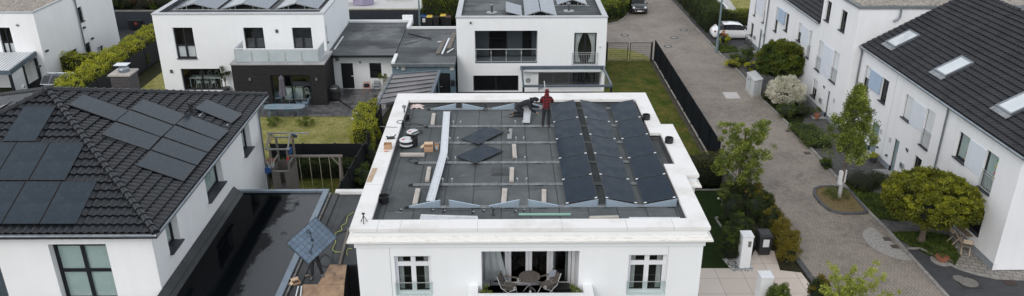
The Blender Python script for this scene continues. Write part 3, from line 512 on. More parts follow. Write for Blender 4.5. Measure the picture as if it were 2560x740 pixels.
brk = [(1, 1107, 452), (1, 1130, 452), (1, 1293, 450), (1, 1316, 450), (2, 1119.5, 396), (2, 1139, 396), (2, 1291, 395), (2, 1312, 395), (3, 1125, 347), (3, 1145, 347), (3, 1290, 346), (3, 1309, 346), (4, 1134, 306), (4, 1151.6, 306), (4, 1288, 304), (4, 1306, 304)]
bp = thing('roof_bracket', 'x', 'bracket'); m = M(); m.box(-.03, -.02, .075, .03, .02, .082); m.bar((-.02, 0, .08), (.025, 0, .24), .035, .012, (0, 1, 0)); m.bar((.025, 0, .24), (-.005, 0, .27), .035, .012, (0, 1, 0)); obj('plate', m, STEEL, bp); m = M(); m.box(-.03, -.024, .262, .02, .024, .285); obj('clamp', m, ALU, bp); m = M(); m.tube([(-.03, -.02, .14), (.03, -.02, .14)], .009, 6); obj('bolt', m, BLK, bp); snap()
for k, (ri, x, y) in enumerate(brk):
    p = Zp(x, y, ZR+.18); side = 'left' if x < 1200 else 'right'; hand = 'left' if k % 2 == 0 else 'right'
    o = bp if k == 0 else dup(bp); o.location = (p.x, RY[ri], ZR); o['label'] = f'{hand} upright clamp bracket of the {side} pair on the {NR[ri]} rail'; o['group'] = 'upright brackets on the mounting rails'; o.scale = (1 if k % 2 == 0 else -1, 1, 1)
PA_keep = PA
# ---- concrete blocks
blk = [(1084.5, 283, 1081, 310.5, .17, 'by the rearmost rail, left of the channel'), (1073, 417, 1068, 450, .16, 'left of the channel beside the second rail'), (1045, 471, 1037, 509, .18, 'at the left end of the front rail'), (1285, 360, 1287, 391, .17, 'right of the loose panels, below the fourth rail'), (1280, 418, 1279, 451, .17, 'right of the drain hatch'), (1262, 471, 1259, 507, .19, 'on the third wedge plate of the front rail'), (1360, 473, 1360, 505, .17, 'on the fourth wedge plate of the front rail')]
for k, (a, b, c_, d, w, nm) in enumerate(blk):
    p, q = RZ(a, b, .1), RZ(c_, d, .1); m = M(); m.bar((p.x, p.y, ZR+.062), (q.x, q.y, ZR+.062), w, .10); one('concrete_block', m, CONC, 'pale oblong ballast block '+nm, 'ballast block', 'ballast blocks on the villa roof', bevel=.012)
p, q = RZ(1000, 385, .1), RZ(1061, 385, .1); m = M(); m.bar((p.x, p.y, ZR+.07), (q.x, q.y, ZR+.07), .15, .13); one('concrete_block', m, CONC, 'grey oblong block lying crosswise in front of the cable reels', 'ballast block', bevel=.02)
p, q = RZ(1474, 543, .1), RZ(1547, 541, .1); m = M(); m.bar((p.x, p.y, ZR+.055), (q.x, q.y, ZR+.055), .16, .11); one('wooden_plank', m, CONC, 'greyish flat plank by the front parapet near the middle solar column', 'plank', bevel=.012)
p, q = RZ(1297, 536, .04), RZ(1427, 536, .04); m = M(); m.bar(p, q, .06, .05); one('lath', m, TAPE, 'thin mint green lath lying between front rail and parapet', 'lath')
p, q = RZ(1573, 546, .04), RZ(1700, 546, .04); m = M(); m.bar(p, q, .10, .05); one('metal_strip', m, ALU, 'bright metal strip along the parapet in front of the right solar column', 'metal strip')
m = M(); a, b, c, d = RZ(1052, 538, .06), RZ(1194, 542, .06), RZ(1196, 549, .02), RZ(1049, 549, .02); m.prism([a, b, c, d], (0, 0, .008)); m.prism([a, b, b+V3(0, -.012, .04), a+V3(0, -.012, .04)], (0, .006, 0)); one('sheet_metal', m, ALU, 'bent white metal sheet lying against the front left parapet', 'metal sheet')
m = M(); m.prism([RZ(1269, 322, .003), RZ(1281, 322, .003), RZ(1279, 347, .003), RZ(1268, 347, .003)], (0, 0, .01)); one('flat_tile', m, mat('pale_grey_tile', (.33, .34, .34), .8), 'thin pale grey slab lying flat right of the loose panels', 'slab')
# channel trays
def tray(p, q, w, h, lb):
    m = M(); d = (q-p).normalized(); s = d.cross(V3(0, 0, 1)).normalized(); 
    for o_, z_, ww, hh in ((0, 0, w, .006), (-w/2, h/2, .008, h), (w/2, h/2, .008, h), (-w*.2, .012, .03, .02), (w*.2, .012, .03, .02)): m.bar(p+s*o_+V3(0, 0, z_), q+s*o_+V3(0, 0, z_), ww, hh)
    return one('metal_channel', m, ALU, lb, 'metal channel', 'bright metal channels on the villa roof')
tray(RZ(1117, 279, .11), RZ(1109, 392, .11), .30, .05, 'rear bright metal channel lying across the rails of the villa roof'); tray(RZ(1109.5, 384, .17), RZ(1076, 503, .17), .30, .05, 'front bright metal channel whose end rests on the first wedge plate')
tray(RZ(1319, 271, .42), RZ(1316, 307, .10), .30, .06, 'short metal channel leaning under the kneeling worker')
# ---- buckets, reels, boxes
def bucket(x, y, r, h, z, lb, dark=BLK):
    p = Zp(x, y, z); t = thing('bucket', lb, 'bucket', (p.x, p.y, z), 'black buckets on the villa roof'); m = M(); m.lathe(p, [(r*.8, 0), (r*.98, h), (r*1.04, h), (r*1.04, h+.02), (r*.93, h+.02), (r*.76, .02)], 20, cap=False); m.lathe(p, [(r*.78, .015), (0.001, .015)], 20, cap=False); obj('body', m, dark, t, smooth=40); m = M(); m.tube([p+V3(r*1.03*math.cos(a), r*.3*math.sin(a)-r*.8*math.sin(a), h-.02-.08*math.sin(a)) for a in [i*math.pi/8 for i in range(9)]], .005, 5); obj('handle', m, STEEL, t)
bucket(1002.5, 321, .17, .30, ZR, 'black bucket standing by the left parapet behind the cable reels'); bucket(961, 507, .19, .28, ZR, 'black bucket standing alone near the front left roof corner')
bucket(1037, 366, .15, .42, ZR, 'tall black bucket beside the stacked white cable reels')
def reel(p, R0, h, lb, n=1):
    t = thing('cable_reel', lb, 'cable reel', p, 'cable reels on the villa roof'); p = Vector(p)
    for k in range(n):
        z = k*(h+.02); m = M(); m.lathe(p+V3(0, 0, z), [(.001, 0), (R0, 0), (R0, .02), (R0*.8, .02), (R0*.8, h*.55), (R0*.95, h*.55), (R0*.95, h*.6), (R0*.8, h*.6)], 26, cap=False); obj('drum', m, BLK, t, smooth=30); m = M(); m.lathe(p+V3(0, 0, z), [(R0*.92, h*.5), (R0*1.0, h*.52), (R0*1.02, h*.7), (R0*.8, h*.98), (R0*.3, h), (R0*.28, h*.75)], 26, cap=False); m.lathe(p+V3(0, 0, z), [(R0*.28, h*.8), (.001, h*.8)], 26, cap=False); obj('cable_coil', m, mat('white_cable', (.70, .72, .73), .5, (.5, .52, .54), ns=2, scale3=(2, 2, 30)), t, smooth=40)
    m = M(); m.box(p.x-R0*.6, p.y-R0*.5, p.z+n*(h+.02)-.03, p.x-R0*.25, p.y-R0*.25, p.z+n*(h+.02)); obj('label_tag', m, REDP, t)
reel(RZ(1032, 335), .27, .16, 'white and black cable reel with red label, lying behind the stacked pair'); reel(RZ(1017, 366), .29, .17, 'two white cable reels stacked against the left parapet', 2)
def carton(p, w, d, h, lb, flaps=True, rz=0, col=CARD):
    t = thing('cardboard_box', lb, 'box', (0, 0, 0), 'cardboard boxes on the villa'); m = M(); e = .008; m.box(-w/2, -d/2, 0, w/2, d/2, .008); m.box(-w/2, -d/2, .008, w/2, -d/2+e, h); m.box(-w/2, d/2-e, .008, w/2, d/2, h); m.box(-w/2, -d/2+e, .008, -w/2+e, d/2-e, h); m.box(w/2-e, -d/2+e, .008, w/2, d/2-e, h); obj('body', m, col, t)
    if flaps:
        m = M(); m.obox((-w/2-.07, 0, h-.03), (.075, 0, .045), (0, d/2, 0), (.003, 0, -.004)); obj('flap', m, CARD2, t); m = M(); m.obox((0, d/2+.05, h+.03), (w/2, 0, 0), (0, .05, .035), (0, .003, -.004)); obj('flap', m, CARD2, t)
        m = M(); m.ball((0, 0, h*.75), (.07, .06, .03)); m.ball((.08, .04, h*.7), (.05, .05, .03)); obj('contents', m, BLK, t)
    put(t, p, rz); return t
carton(RZ(1072, 377), .36, .26, .24, 'open cardboard box with spread flaps right of the cable reels', rz=.05); carton(RZ(1092, 373), .15, .2, .22, 'small brown cardboard box tucked beside the open carton', False, .2)
m = M(); p = RZ(1092, 373); m.box(p.x-.03, p.y-.13, ZR+.06, p.x+.05, p.y-.115, ZR+.16); one('paper_label', m, mat('light_blue_print', (.3, .55, .75)), 'light blue printed sheet on the small brown carton', 'label')
carton(Zp(970, 371, ZP), .30, .26, .22, 'cardboard box standing on the left parapet coping', False, 0.05); p = Zp(977, 347, ZP); m = M(); m.obox(p+V3(0, 0, .05), V3(.16, .03, 0), V3(-.01, .06, 0), V3(0, 0, .045)); m.tube([p+V3(.1, 0, .06), p+V3(.22, .1, .16)], .025, 6); m.tube([p+V3(-.1, .02, .06), p+V3(-.2, .06, .1)], .03, 6); one('power_tool', m, BLK, 'black power tool lying behind the carton on the left parapet', 'tool', bevel=.01)
p = Zp(968, 379, ZP); t = thing('pliers', 'orange handled pliers lying on the left parapet coping', 'pliers', p); m = M(); m.tube([p+V3(-.1, .02, .02), p+V3(.0, -.01, .02)], .016, 6); m.tube([p+V3(-.1, -.04, .02), p+V3(.0, .0, .02)], .016, 6); obj('handles', m, ORANGE, t); m = M(); m.tube([p+V3(0, 0, .02), p+V3(.09, .02, .02)], .016, 6); obj('jaw', m, STEEL, t)
m = M(); m.prism([Zp(932, 421, ZP+.004), Zp(943, 421, ZP+.004), Zp(928, 455, ZP+.004), Zp(916, 456, ZP+.004)], (0, 0, .02)); one('plywood_board', m, mat('tan_board', (.50, .38, .27), .8, (.42, .30, .2)), 'narrow tan board lying on the left parapet coping', 'board')
# rag, camera, misc
p = RZ(1043, 268); m = M(); n = 12; vs = []
for j in range(n):
    for i in range(n):
        u, v = i/(n-1)-.5, j/(n-1)-.5; rr = 1+.25*math.sin(5*math.atan2(v, u+.01)); vs.append(p+V3(u*.62*rr, v*.42*rr, .03+.11*max(0, 1-4*(u*u+v*v))+.035*math.sin(17*u+3*v)*math.cos(13*v)))
m.add(vs, [(j*n+i, j*n+i+1, (j+1)*n+i+1, (j+1)*n+i) for j in range(n-1) for i in range(n-1)]); one('crumpled_cloth', m, RAG, 'crumpled pink cloth in the far left corner of the villa roof', 'cloth', smooth=70)
def lampcam(p, lb, tall=.22, cat='camera'):
    t = thing('roof_camera', lb, cat, p); m = M(); m.tube([p, p+V3(0, 0, tall)], .03, 8); obj('stand', m, DGREY, t); m = M(); m.ball(p+V3(0, 0, tall+.06), (.10, .10, .08)); obj('head', m, mat('grey_housing', (.2, .21, .22), .5), t, smooth=60)
lampcam(Zp(1011, 281, ZP), 'small grey round headed fixture on the far left parapet')
t = thing('vent_pipe', 'black vent pipe on the far left of the roof below the round fixture', 'vent pipe', RZ(1020, 301)); p = t.location; m = M(); m.tube([p, p+V3(0, 0, .22), p+V3(.05, -.02, .32)], .08, 12); obj('pipe', m, BLK, t, smooth=40); m = M(); m.lathe(p, [(.16, .0), (.12, .03)], 16); obj('collar', m, FELT3, t)
for px, py, nm in ((1614, 311, 'farther'), (1671, 370, 'nearer')):
    p = Zp(px, py, ZR+.05); p.z = ZR; t = thing('vent_pipe', f'{nm} black open vent pipe by the right parapet', 'vent pipe', p, 'black vent pipes by the right parapet'); m = M(); m.lathe(p, [(.13, 0), (.13, .22), (.17, .24), (.17, .52), (.145, .52), (.145, .26)], 22, cap=False); m.lathe(p, [(.145, .40), (.001, .40)], 22, cap=False); obj('pipe', m, BLK, t, smooth=30); m = M(); m.lathe(p, [(.28, .002), (.26, .02), (.14, .05)], 22, cap=False); obj('collar', m, FELT3, t)
    m = M(); m.lathe(p, [(.18, .44), (.18, .46), (.169, .46)], 22, cap=False); obj('rim', m, BLK, t)
def tripod(p, h, s, lb):
    t = thing('tripod', lb, 'tripod', p)
    for k in range(3): a = k*2.09+.6; m = M(); m.tube([p+V3(s*math.cos(a), s*math.sin(a), 0), p+V3(0, 0, h*.72)], .014, 6); obj('leg', m, BLK, t)
    m = M(); m.tube([p+V3(0, 0, h*.68), p+V3(0, 0, h*.86)], .018, 6); obj('column', m, BLK, t); m = M(); m.box(p.x-.05, p.y-.04, p.z+h*.86, p.x+.05, p.y+.03, p.z+h); obj('head', m, BLK, t, bevel=.01)
tripod(Zp(910, 556, ZP), .36, .12, 'small black tripod standing on the front left parapet corner'); tripod(RZ(1214, 277), .36, .13, 'small black tripod beside the second wedge of the rearmost rail')
def driver(p, rz, lb):
    t = thing('cordless_drill', lb, 'drill'); m = M(); m.tube([(-.1, 0, .25), (.1, 0, .25)], [.035, .03], 10); m.tube([(-.02, 0, .23), (-.03, 0, .06)], .022, 8); obj('body', m, BLK, t, smooth=40); m = M(); m.box(-.08, -.045, 0, .05, .045, .06); obj('battery', m, DGREY, t, bevel=.01); m = M(); m.tube([(.1, 0, .25), (.15, 0, .25)], .016, 8); obj('chuck', m, STEEL, t); put(t, p, rz)
driver(RZ(1232, 537), 2.0, 'black cordless drill standing in front of the front rail'); driver(RZ(1271, 333), 1.2, 'black cordless drill standing by the fifth rail, right of the loose panels')
for k, (x, y, nm) in enumerate(((1001, 527, 'leftmost of the end caps near the front left roof corner'), (1081, 528, 'beneath the first wedge'), (1110, 530, 'left of the bent metal sheet end'), (1182, 533, 'above the right end of the bent metal sheet'), (1208, 529, 'left of the front drill'), (1288, 531, 'left of the mint lath'), (1309, 528, 'above the mint lath'))):
    p = RZ(x, y); t = thing('rail_clamp', 'tiny black and metal clamp, '+nm, 'clamp', p, 'loose clamps along the front rail'); m = M(); m.box(p.x-.03, p.y-.03, ZR, p.x+.03, p.y+.03, ZR+.05); obj('base', m, BLK, t); m = M(); m.tube([p+V3(.02, 0, .05), p+V3(.035, 0, .07)], .02, 8); obj('bolt', m, ALU, t)
def cable(name, pts, r, material, lb, cat='cable', seg=6): m = M(); m.tube(smoothp(pts), r, seg); return one(name, m, material, lb, cat)
def smoothp(P, n=5):
    P = [Vector(p) for p in P]; Q = [P[0]]+P+[P[-1]]; out = []
    for i in range(1, len(Q)-2):
        a, b, c, d = Q[i-1:i+3]
        for k in range(n): t = k/n; out.append(.5*((2*b)+(-a+c)*t+(2*a-5*b+4*c-d)*t*t+(-a+3*b-3*c+d)*t**3))
    return out+[P[-1]]
cable('cable', [Zp(950, 316, ZP+.02), Zp(990, 318, ZP+.02), RZ(1010, 316, .1), RZ(1040, 318, .05), RZ(1068, 314, .08)], .012, mat('grey_cable', (.2, .2, .2)), 'grey cable from the left parapet to the fifth rail')
cable('cable', [RZ(1000, 345, .02), RZ(1012, 320, .02), RZ(1030, 309, .02), RZ(1055, 312, .02), RZ(1068, 320, .02)], .014, BLK, 'black cable looping behind the white cable reels')
cable('cable', [RZ(1034+14*math.cos(a), 401+5*math.sin(a), .03) for a in [i*.6 for i in range(11)]], .014, BLK, 'small coiled black cable at the left end of the third rail')
cable('cable', [RZ(1030, 334, .2), RZ(1052, 326, .16), RZ(1054, 334, .03)], .03, BLK, 'thick black cable end hanging off the rear reel')
# ================================================================ LEFT HOUSE (pyramid tiled roof)
ex0, ex1, ey0, ey1, ez = -26.9, -12.74, 25.25, 39.94, 6.0; APX = V3(-19.8, 32.6, 8.93)
hip = thing('hip_roofed_house', 'white house with black glazed tile pyramid roof covered in solar panels', 'house', (-20, 32.6, 0))
def tile_face(A, B, tri, material, parent, name, tw=.30, tl=.42, ph=.035, st=.035, sub=6, prof=None, lift=.0):
    """tile relief on a plane: A->B eave, tri = convex outline (world points) used to clip"""
    A, B = Vector(A), Vector(B); u = (B-A).normalized(); far = max(tri, key=lambda p: (Vector(p)-A-u*((Vector(p)-A).dot(u))).length); w = Vector(far)-A; v = (w-u*w.dot(u)).normalized(); n = u.cross(v)
    if n.z < 0: n = -n
    us = [(Vector(p)-A).dot(u) for p in tri]; S = max((Vector(p)-A).dot(v) for p in tri); u0, u1 = min(us), max(us); nu = int((u1-u0)/tw*sub)+2; nv = int(S/tl)+1; uu = u0+np.arange(nu)*tw/sub
    ph_ = (np.arange(nu) % sub)/sub; pr = prof(ph_) if prof else ph*(np.maximum(0, np.sin(ph_*2*np.pi))**.8-.35*np.maximum(0, -np.sin(ph_*2*np.pi)))
    a3, u3, v3, n3 = (np.array(x) for x in (A, u, v, n)); V, Fc = [], []
    for r in range(nv):
        for k, (vv, h) in enumerate(((r*tl+.04, -.02), (r*tl-.02, st), ((r+.5)*tl, st*.6), ((r+1)*tl, 0))):
            V.append(a3+u3*uu[:, None]+v3*vv+n3*((pr+h+lift+ (rng.normal(0, .0025) if k else 0))[:, None]))
            if k: b = (r*4+k-1)*nu; Fc += [(b+i, b+i+1, b+nu+i+1, b+nu+i) for i in range(nu-1)]
    me = bpy.data.meshes.new(name); me.from_pydata(np.vstack(V).tolist(), [], Fc); b = bmesh.new(); b.from_mesh(me); T = [Vector(p) for p in tri]; cen = sum(T, V3(0, 0, 0))/len(T)
    for i in range(len(T)):
        p, q = T[i], T[(i+1) % len(T)]; pn = (q-p).cross(n).normalized()
        if pn.dot(cen-p) > 0: pn = -pn
        bmesh.ops.bisect_plane(b, geom=b.verts[:]+b.edges[:]+b.faces[:], plane_co=p, plane_no=pn, clear_outer=True)
    bmesh.ops.translate(b, verts=b.verts, vec=-wloc(parent)); b.to_mesh(me); b.free(); me.materials.append(material); fin(me, 35); o = bpy.data.objects.new(name, me); COL.objects.link(o); o.parent = parent; return o
FRc, FLc, BRc, BLc = V3(ex1, ey0, ez), V3(ex0, ey0, ez), V3(ex1, ey1, ez), V3(ex0, ey1, ez)
tile_face(FLc, FRc, [FLc, FRc, APX], TILE, hip, 'roof_front', lift=.03, st=.07, ph=.05); tile_face(FRc, BRc, [FRc, BRc, APX], TILE, hip, 'roof_side', lift=.03, st=.07, ph=.05)
for A_, B_ in ((BRc, BLc), (BLc, FLc)): tile_face(A_, B_, [A_, B_, APX], TILE, hip, 'roof_side', lift=.03)
m = M(); m.add([FLc-V3(0, 0, .03), FRc-V3(0, 0, .03), BRc-V3(0, 0, .03), BLc-V3(0, 0, .03), APX-V3(0, 0, .04)], [(0, 1, 4), (1, 2, 4), (2, 3, 4), (3, 0, 4), (3, 2, 1, 0)]); obj('roof_underlay', m, BLK, hip)
for c in (FLc, FRc, BRc, BLc):
    m = M(); d = APX-c; L = d.length; t = d.normalized(); n = int(L/.36); s = t.cross(V3(0, 0, 1)).normalized(); up = s.cross(t)
    for i in range(n+1):
        p = c+t*(i*.36-.02)+up*.075; q = p+t*.44; m.tube([p, p+t*.05, p+t*.06, q], [.155, .155, .13, .11], 12)
    obj('hip_tiles', m, TILE, hip, smooth=40)
m = M(); m.ball(APX+V3(0, 0, .1), (.2, .2, .16)); obj('apex_cap', m, TILE, hip, smooth=60)
m = M(); g = .07
for a, b in ((FLc, FRc), (FRc, BRc), (BRc, BLc), (BLc, FLc)):
    d = (b-a).normalized(); o_ = Vector((d.y, -d.x, 0))*.06; m.tube([a+o_-V3(0, 0, .03)-d*.06, b+o_-V3(0, 0, .03)+d*.06], .07, 10); m.bar(a+o_*2.1+V3(0, 0, .03), b+o_*2.1+V3(0, 0, .03), .015, .015)
obj('gutter', m, ZINC, hip, smooth=50)
m = M(); m.box(ex0, ey0, ez-.2, ex1, ey0+.025, ez-.035); m.box(ex1-.025, ey0+.026, ez-.2, ex1, ey1, ez-.035); m.box(ex0+.03, ey0+.03, ez-.20, ex1-.03, ey1-.03, ez-.17); obj('eaves_board', m, ANTH, hip)
WX, WY0, WY1, WX0 = ex1-.42, ey0+.42, ey1-.42, ex0+.42; frF, frS = FY(WY0), FXp(WX)
hA = hY((119, 611), (299, 757), WY0); hA[3] = Yp(130, 611, WY0).z; hB = [Yp(-75, 611, WY0).x, Yp(-17, 611, WY0).x, hA[2]-.2, hA[3]-.55]
hs = [hXr(a, b, WX) for a, b in (((602, 330), (630, 366)), ((510.7, 444), (560, 453)), ((411, 562), (452, 598)))]
zz = hs[0][2:4]; hs = [[h[0], h[1], h[2], h[3], .3] for h in hs]
m = M(); wall(m, frF, WX0, WX, 0, ez-.19, [[*hA, .3], [*hB, .3]], .3); wall(m, frS, WY0, WY1, 0, ez-.19, hs, .3); wall(m, FXm(WX0), WY0, WY1, 0, ez-.19); wall(m, FYb(WY1), WX0, WX, 0, ez-.19); obj('wall', m, WHITE, hip, recalc=False)
window(hip, frF, hA, dep=.28, cols=2, rows=(.5,), fw=.11, mull=.13, blind=(BLINDG, 0, .9)); window(hip, frF, hB, dep=.28, cols=1, fw=.09, blind=ANTH2)
for h in hs: window(hip, frS, h, dep=.26, cols=1, fw=.09, blind=(BLINDG, .0, .65), silld=.14)
m = M(); px = WX+.09; py = WY1-.22; m.tube([(ex1+.02, ey1-.1, ez-.08), (px+.05, py, ez-.5), (px, py, ez-.7), (px, py, 0)], .045, 8); obj('downpipe', m, ZINC, hip, smooth=50)
# chimney on the rear slope
ch0 = Yp(286, 183, 37.6); ch1 = Yp(333, 183, 37.6); cx = (ch0.x+ch1.x)/2; cw = (ch1.x-ch0.x)/2; m = M(); m.box(cx-cw, 37.1, 5.2, cx+cw, 37.1+2*cw, ch0.z); t = thing('chimney', 'dark brick chimney with pale cap slab behind the tiled roof ridge', 'chimney', (cx, 37.6, 5.2)); obj('stack', m, BRICK2, t); m = M(); z = ch0.z; m.box(cx-cw-.07, 37.03, z, cx+cw+.07, 37.17+2*cw, z+.09); obj('cap_slab', m, CONC, t, bevel=.01)
m = M(); cc = V3(cx+.05, 37.1+cw, z+.09); m.lathe(cc, [(.25, 0), (.27, .15), (.22, .22), (.22, .3)], 16); obj('flue', m, ZINC, t, smooth=40); m = M(); m.box(cx-.32, cc.y-.25, z+.46, cx+.34, cc.y+.25, z+.48); 
for a in (-.2, .2): m.tube([cc+V3(a, 0, .28), cc+V3(a, 0, .37)], .012, 5)
obj('rain_hood', m, ALU, t)
# solar panels on the roof
def plane_of(a, b, c): n = (Vector(b)-Vector(a)).cross(Vector(c)-Vector(a)).normalized(); return n if n.z > 0 else -n
PG = pv('pg', PVW, PVH, PVG, FRB); snap()
nF, nS = plane_of(FLc, FRc, APX), plane_of(FRc, BRc, APX)
def onpl(p, n, off=.17): return Pp(*p, FRc+n*off, n)
GL = 'black solar panels on the pyramid roof'
front = [('single panel standing alone near the roof apex on the street side', [(62.4, 266), (138, 266), (89, 352.5), (2, 352.5)]),
 ('left edge panel of the upper row on the street facing slope', [(-39, 355), (44, 355), (-20.5, 450), (-106, 450)]), ('middle panel of the upper row on the street facing slope', [(45.5, 355), (127, 355), (67, 450), (-18.5, 450)]), ('right panel of the upper row on the street facing slope', [(129, 355), (212, 355), (163, 450), (69, 450)]),
 ('left edge panel of the lower row on the street facing slope', [(-23, 453), (65, 453), (1, 559), (-92, 559)]), ('middle panel of the lower row on the street facing slope', [(67, 453), (156, 453), (94, 559), (3, 559)]), ('right panel of the lower row on the street facing slope', [(158, 453), (244, 453), (189, 559), (96, 559)])]
for nm, q in front: a, b, c, d = [onpl(p, nF) for p in q]; fit(a, b, c, d, PG, 'black '+nm, GL)
side = [('topmost panel beside the hip on the garden facing slope', [(208, 235), (322, 275), (288, 301), (170, 262)]), ('rear panel of the hip side column on the garden facing slope', [(357, 247), (466, 286), (436, 311), (326, 273)]), ('second panel of the hip side column on the garden facing slope', [(323, 275), (435, 313), (404, 341), (290, 302)]), ('front panel of the hip side column on the garden facing slope', [(288, 304), (402, 343), (372, 374), (253, 336)]),
 ('rearmost panel of the eave side column, by the vent', [(467, 288), (576, 322), (549, 348), (438, 312)]), ('second panel of the eave side column on the garden facing slope', [(436, 314), (547, 350), (522, 379), (407, 342)]), ('third panel of the eave side column on the garden facing slope', [(405, 344), (520, 381), (493, 411), (377, 375)]), ('foremost panel of the eave side column on the garden facing slope', [(375, 377), (491, 413), (461, 452), (338, 413)]), ('single panel standing alone near the rear eave corner', [(513, 248), (611, 284), (577, 306), (488, 272)])]
for nm, q in side:
    a, b, c, d = [onpl(p, nS) for p in q]; fit(d, a, b, c, PG, 'black '+nm, GL)
for k, q in enumerate(([(-20, 255), (105, 240), (95, 244), (-40, 262)], [(-60, 268), (70, 248), (60, 254), (-80, 279)])):
    y0 = 27.3+k*2.0; nW = plane_of(BLc, FLc, APX); c0 = FLc+nW*.16; e = V3(0, 1, 0); up_ = e.cross(nW); up_ = up_ if up_.z > 0 else -up_; b0 = V3(0, 0, 0)
    for j in range(2): s0 = 1.2+j*1.85+k*.6; yy = 29.4+k*1.15+j*0; a = V3(ex0, yy+1.7, ez)+nW*.16+up_*(s0+1.75); b_ = V3(ex0, yy+2.8, ez)+nW*.16+up_*(s0+1.75); fit(b_, a, a-up_*1.75, b_-up_*1.75, PG, f'{"upper" if j else "lower"} {"rear" if k else "front"} panel on the far left slope, seen edge on', GL)
t = thing('mounting_rails', 'short bright mounting rails showing between the panels by the rear eave', 'mounting rail', onpl((540, 290), nS, .1))
for q in (((497, 291), (508, 281)), ((566, 315), (577, 304))): m = M(); m.bar(onpl(q[0], nS, .09), onpl(q[1], nS, .09), .05, .04); obj('rail', m, ALU, t)
p = onpl((481, 288), nS, .0); t = thing('roof_vent', 'black cowled vent pipe rising from the tiled roof between panels', 'vent pipe', p); m = M(); m.tube([p, p+V3(0, 0, .55)], .09, 12); obj('pipe', m, BLK, t, smooth=40); m = M(); m.lathe(p+V3(0, 0, .52), [(.14, 0), (.16, .08), (.12, .16), (.02, .2)], 14); obj('cowl', m, BLK, t, smooth=40)
# ================================================================ GARAGE FLAT ROOFS
GZ = 3.05
r0 = Zp(824, 472, GZ); rin = Zp(807, 479, GZ).x; gx1 = r0.x; gyb = r0.y; cwid = gx1-rin
ga = thing('garage', 'flat roofed garage with rain puddled black membrane beside the tiled house', 'garage', ((WX+gx1)/2, 28, 0)); m = M(); m.box(WX+.01, 18, 0, gx1-.03, gyb-.03, GZ-.16); obj('body', m, WHITE3, ga); m = M(); m.box(WX+.02, 17.9, GZ-.155, gx1-.05, gyb-.05, GZ-.10); obj('roof_membrane', m, WET, ga)
m = M(); m.box(gx1-cwid, 17.8, GZ-.12, gx1, gyb-cwid*.8, GZ); m.box(WX+.012, gyb-cwid*.8+.002, GZ-.12, gx1, gyb, GZ); obj('metal_coping', m, mat('blue_grey_coping', (.20, .25, .30), .35, (.16, .2, .25), ns=2, metal=.3), ga, bevel=.008)
m = M(); m.prism([(WX+.015, 17.9, GZ-.09), (WX+.45, 17.9, GZ-.098), (WX+.015, 17.9, GZ+.30)], (0, gyb-cwid-17.9, 0)); obj('wall_upstand', m, FELT3, ga)
G2 = 2.85; gx2 = XL+.13; gb2 = Zp(860, 478, G2+.1).y
gb = thing('garage', 'felt roofed garage strip between puddled roof and villa, plywood lying on it', 'garage', ((gx1+gx2)/2, 28, 0)); nx = Zp(868, 663, G2).x; ny = Zp(868, 661, G2).y
m = M(); m.box(gx1+.01, 18, 0, nx, gb2-.1, G2-.06); m.box(nx, ny, 0, gx2-.01, gb2-.1, G2-.06); obj('body', m, BLK, gb); m = M(); m.slab([(gx1+.004, 18), (nx, 18), (nx, ny), (gx2-.005, ny), (gx2-.005, gb2-.15), (gx1+.004, gb2-.15)], G2-.055, G2); obj('roof_felt', m, FELT3, gb)  # body is coloured black to give the deep gap by the villa its shade
m = M(); m.box(gx1+.3, gb2-.14, G2-.1, gx2-.01, gb2+.12, G2+.16); obj('white_coping', m, COPE, gb, bevel=.01); m = M(); m.box(gx1+.20, 18, G2+.002, gx1+.5, gb2-.16, G2+.07); obj('edge_upstand', m, FELT3, gb, bevel=.02); m = M(); m.box(gx1+.06, 18, G2+.002, gx1+.13, gb2-.16, G2+.12); obj('flashing', m, mat('dull_zinc', (.2, .2, .19), .6, (.1, .09, .08), ns=3), gb)
def GP(x, y, h=0.): return Zp(x, y, G2+h)
for q, lb in (([(825, 662), (867, 663), (861, 710.5), (795, 711)], 'brown plywood sheet under the worker carrying a panel'), ([(757, 712), (861, 712), (857, 775), (735, 775)], 'brown plywood sheet nearest the street on the felt roof')):
    m = M(); m.prism([GP(*p, .012) for p in q], (0, 0, .018)); one('plywood_sheet', m, PLY, lb, 'plywood')
m = M(); a, b = GP(849, 661, .08), GP(872, 570, .08); m.bar(a, b, .10, .06); o = one('plank', m, WOOD, 'long grey weathered plank lying along the felt roof beside the villa', 'plank', bevel=.01)
m = M(); m.prism([GP(852, 570, .0), GP(875, 480, .0), GP(875.6, 480, .25), GP(853, 570, .25)], (.02, 0, 0)) if False else None
t = thing('pallet', 'corner of a pale wooden pallet sticking out by the villa wall', 'pallet', GP(875, 657))
for k in range(4): x = 868+k*4; m = M(); m.bar(GP(x, 663, -.05), GP(x+1.5, 651, -.05), .045, .03); obj('slat', m, WOODL, t)
m = M(); m.bar(GP(867, 657, -.11), GP(884, 657, -.11), .08, .06); obj('bearer', m, WOODL, t)
YG = mat('yellow_green_cable', (.38, .42, .10), .5); z_ = lambda pts, h=.02: [GP(600+x/2.467, 440+y/2.467, h) for x, y in pts]
cable('cable', z_([(700, 225), (665, 248), (655, 290), (625, 310), (628, 335), (595, 348), (582, 380), (590, 410), (572, 450), (590, 468), (625, 468)]), .018, YG, 'yellow green cable snaking over the felt roof beside the villa')
cable('cable', z_([(662, 488), (658, 465), (672, 448), (690, 450)]), .018, YG, 'short loop of yellow green cable hanging near the villa ledge')
for k, (pts, lb) in enumerate(([[(700, 225), (650, 250), (620, 300), (590, 345), (575, 390)], 'black cable running diagonally behind the yellow green cable'], [[(668, 330), (620, 350), (590, 380), (585, 440), (570, 480), (580, 540)], 'black cable curling beside the carried solar panel'], [[(520, 480), (555, 500), (560, 540), (520, 560), (490, 520), (520, 480)], 'black cable coil behind the legs of the panel carrier'], [[(420, 600), (400, 560), (430, 520), (450, 560), (430, 640), (470, 650)], 'black cable coil around the feet of the panel carrier'])): cable('cable', z_(pts), .013, BLK, lb)
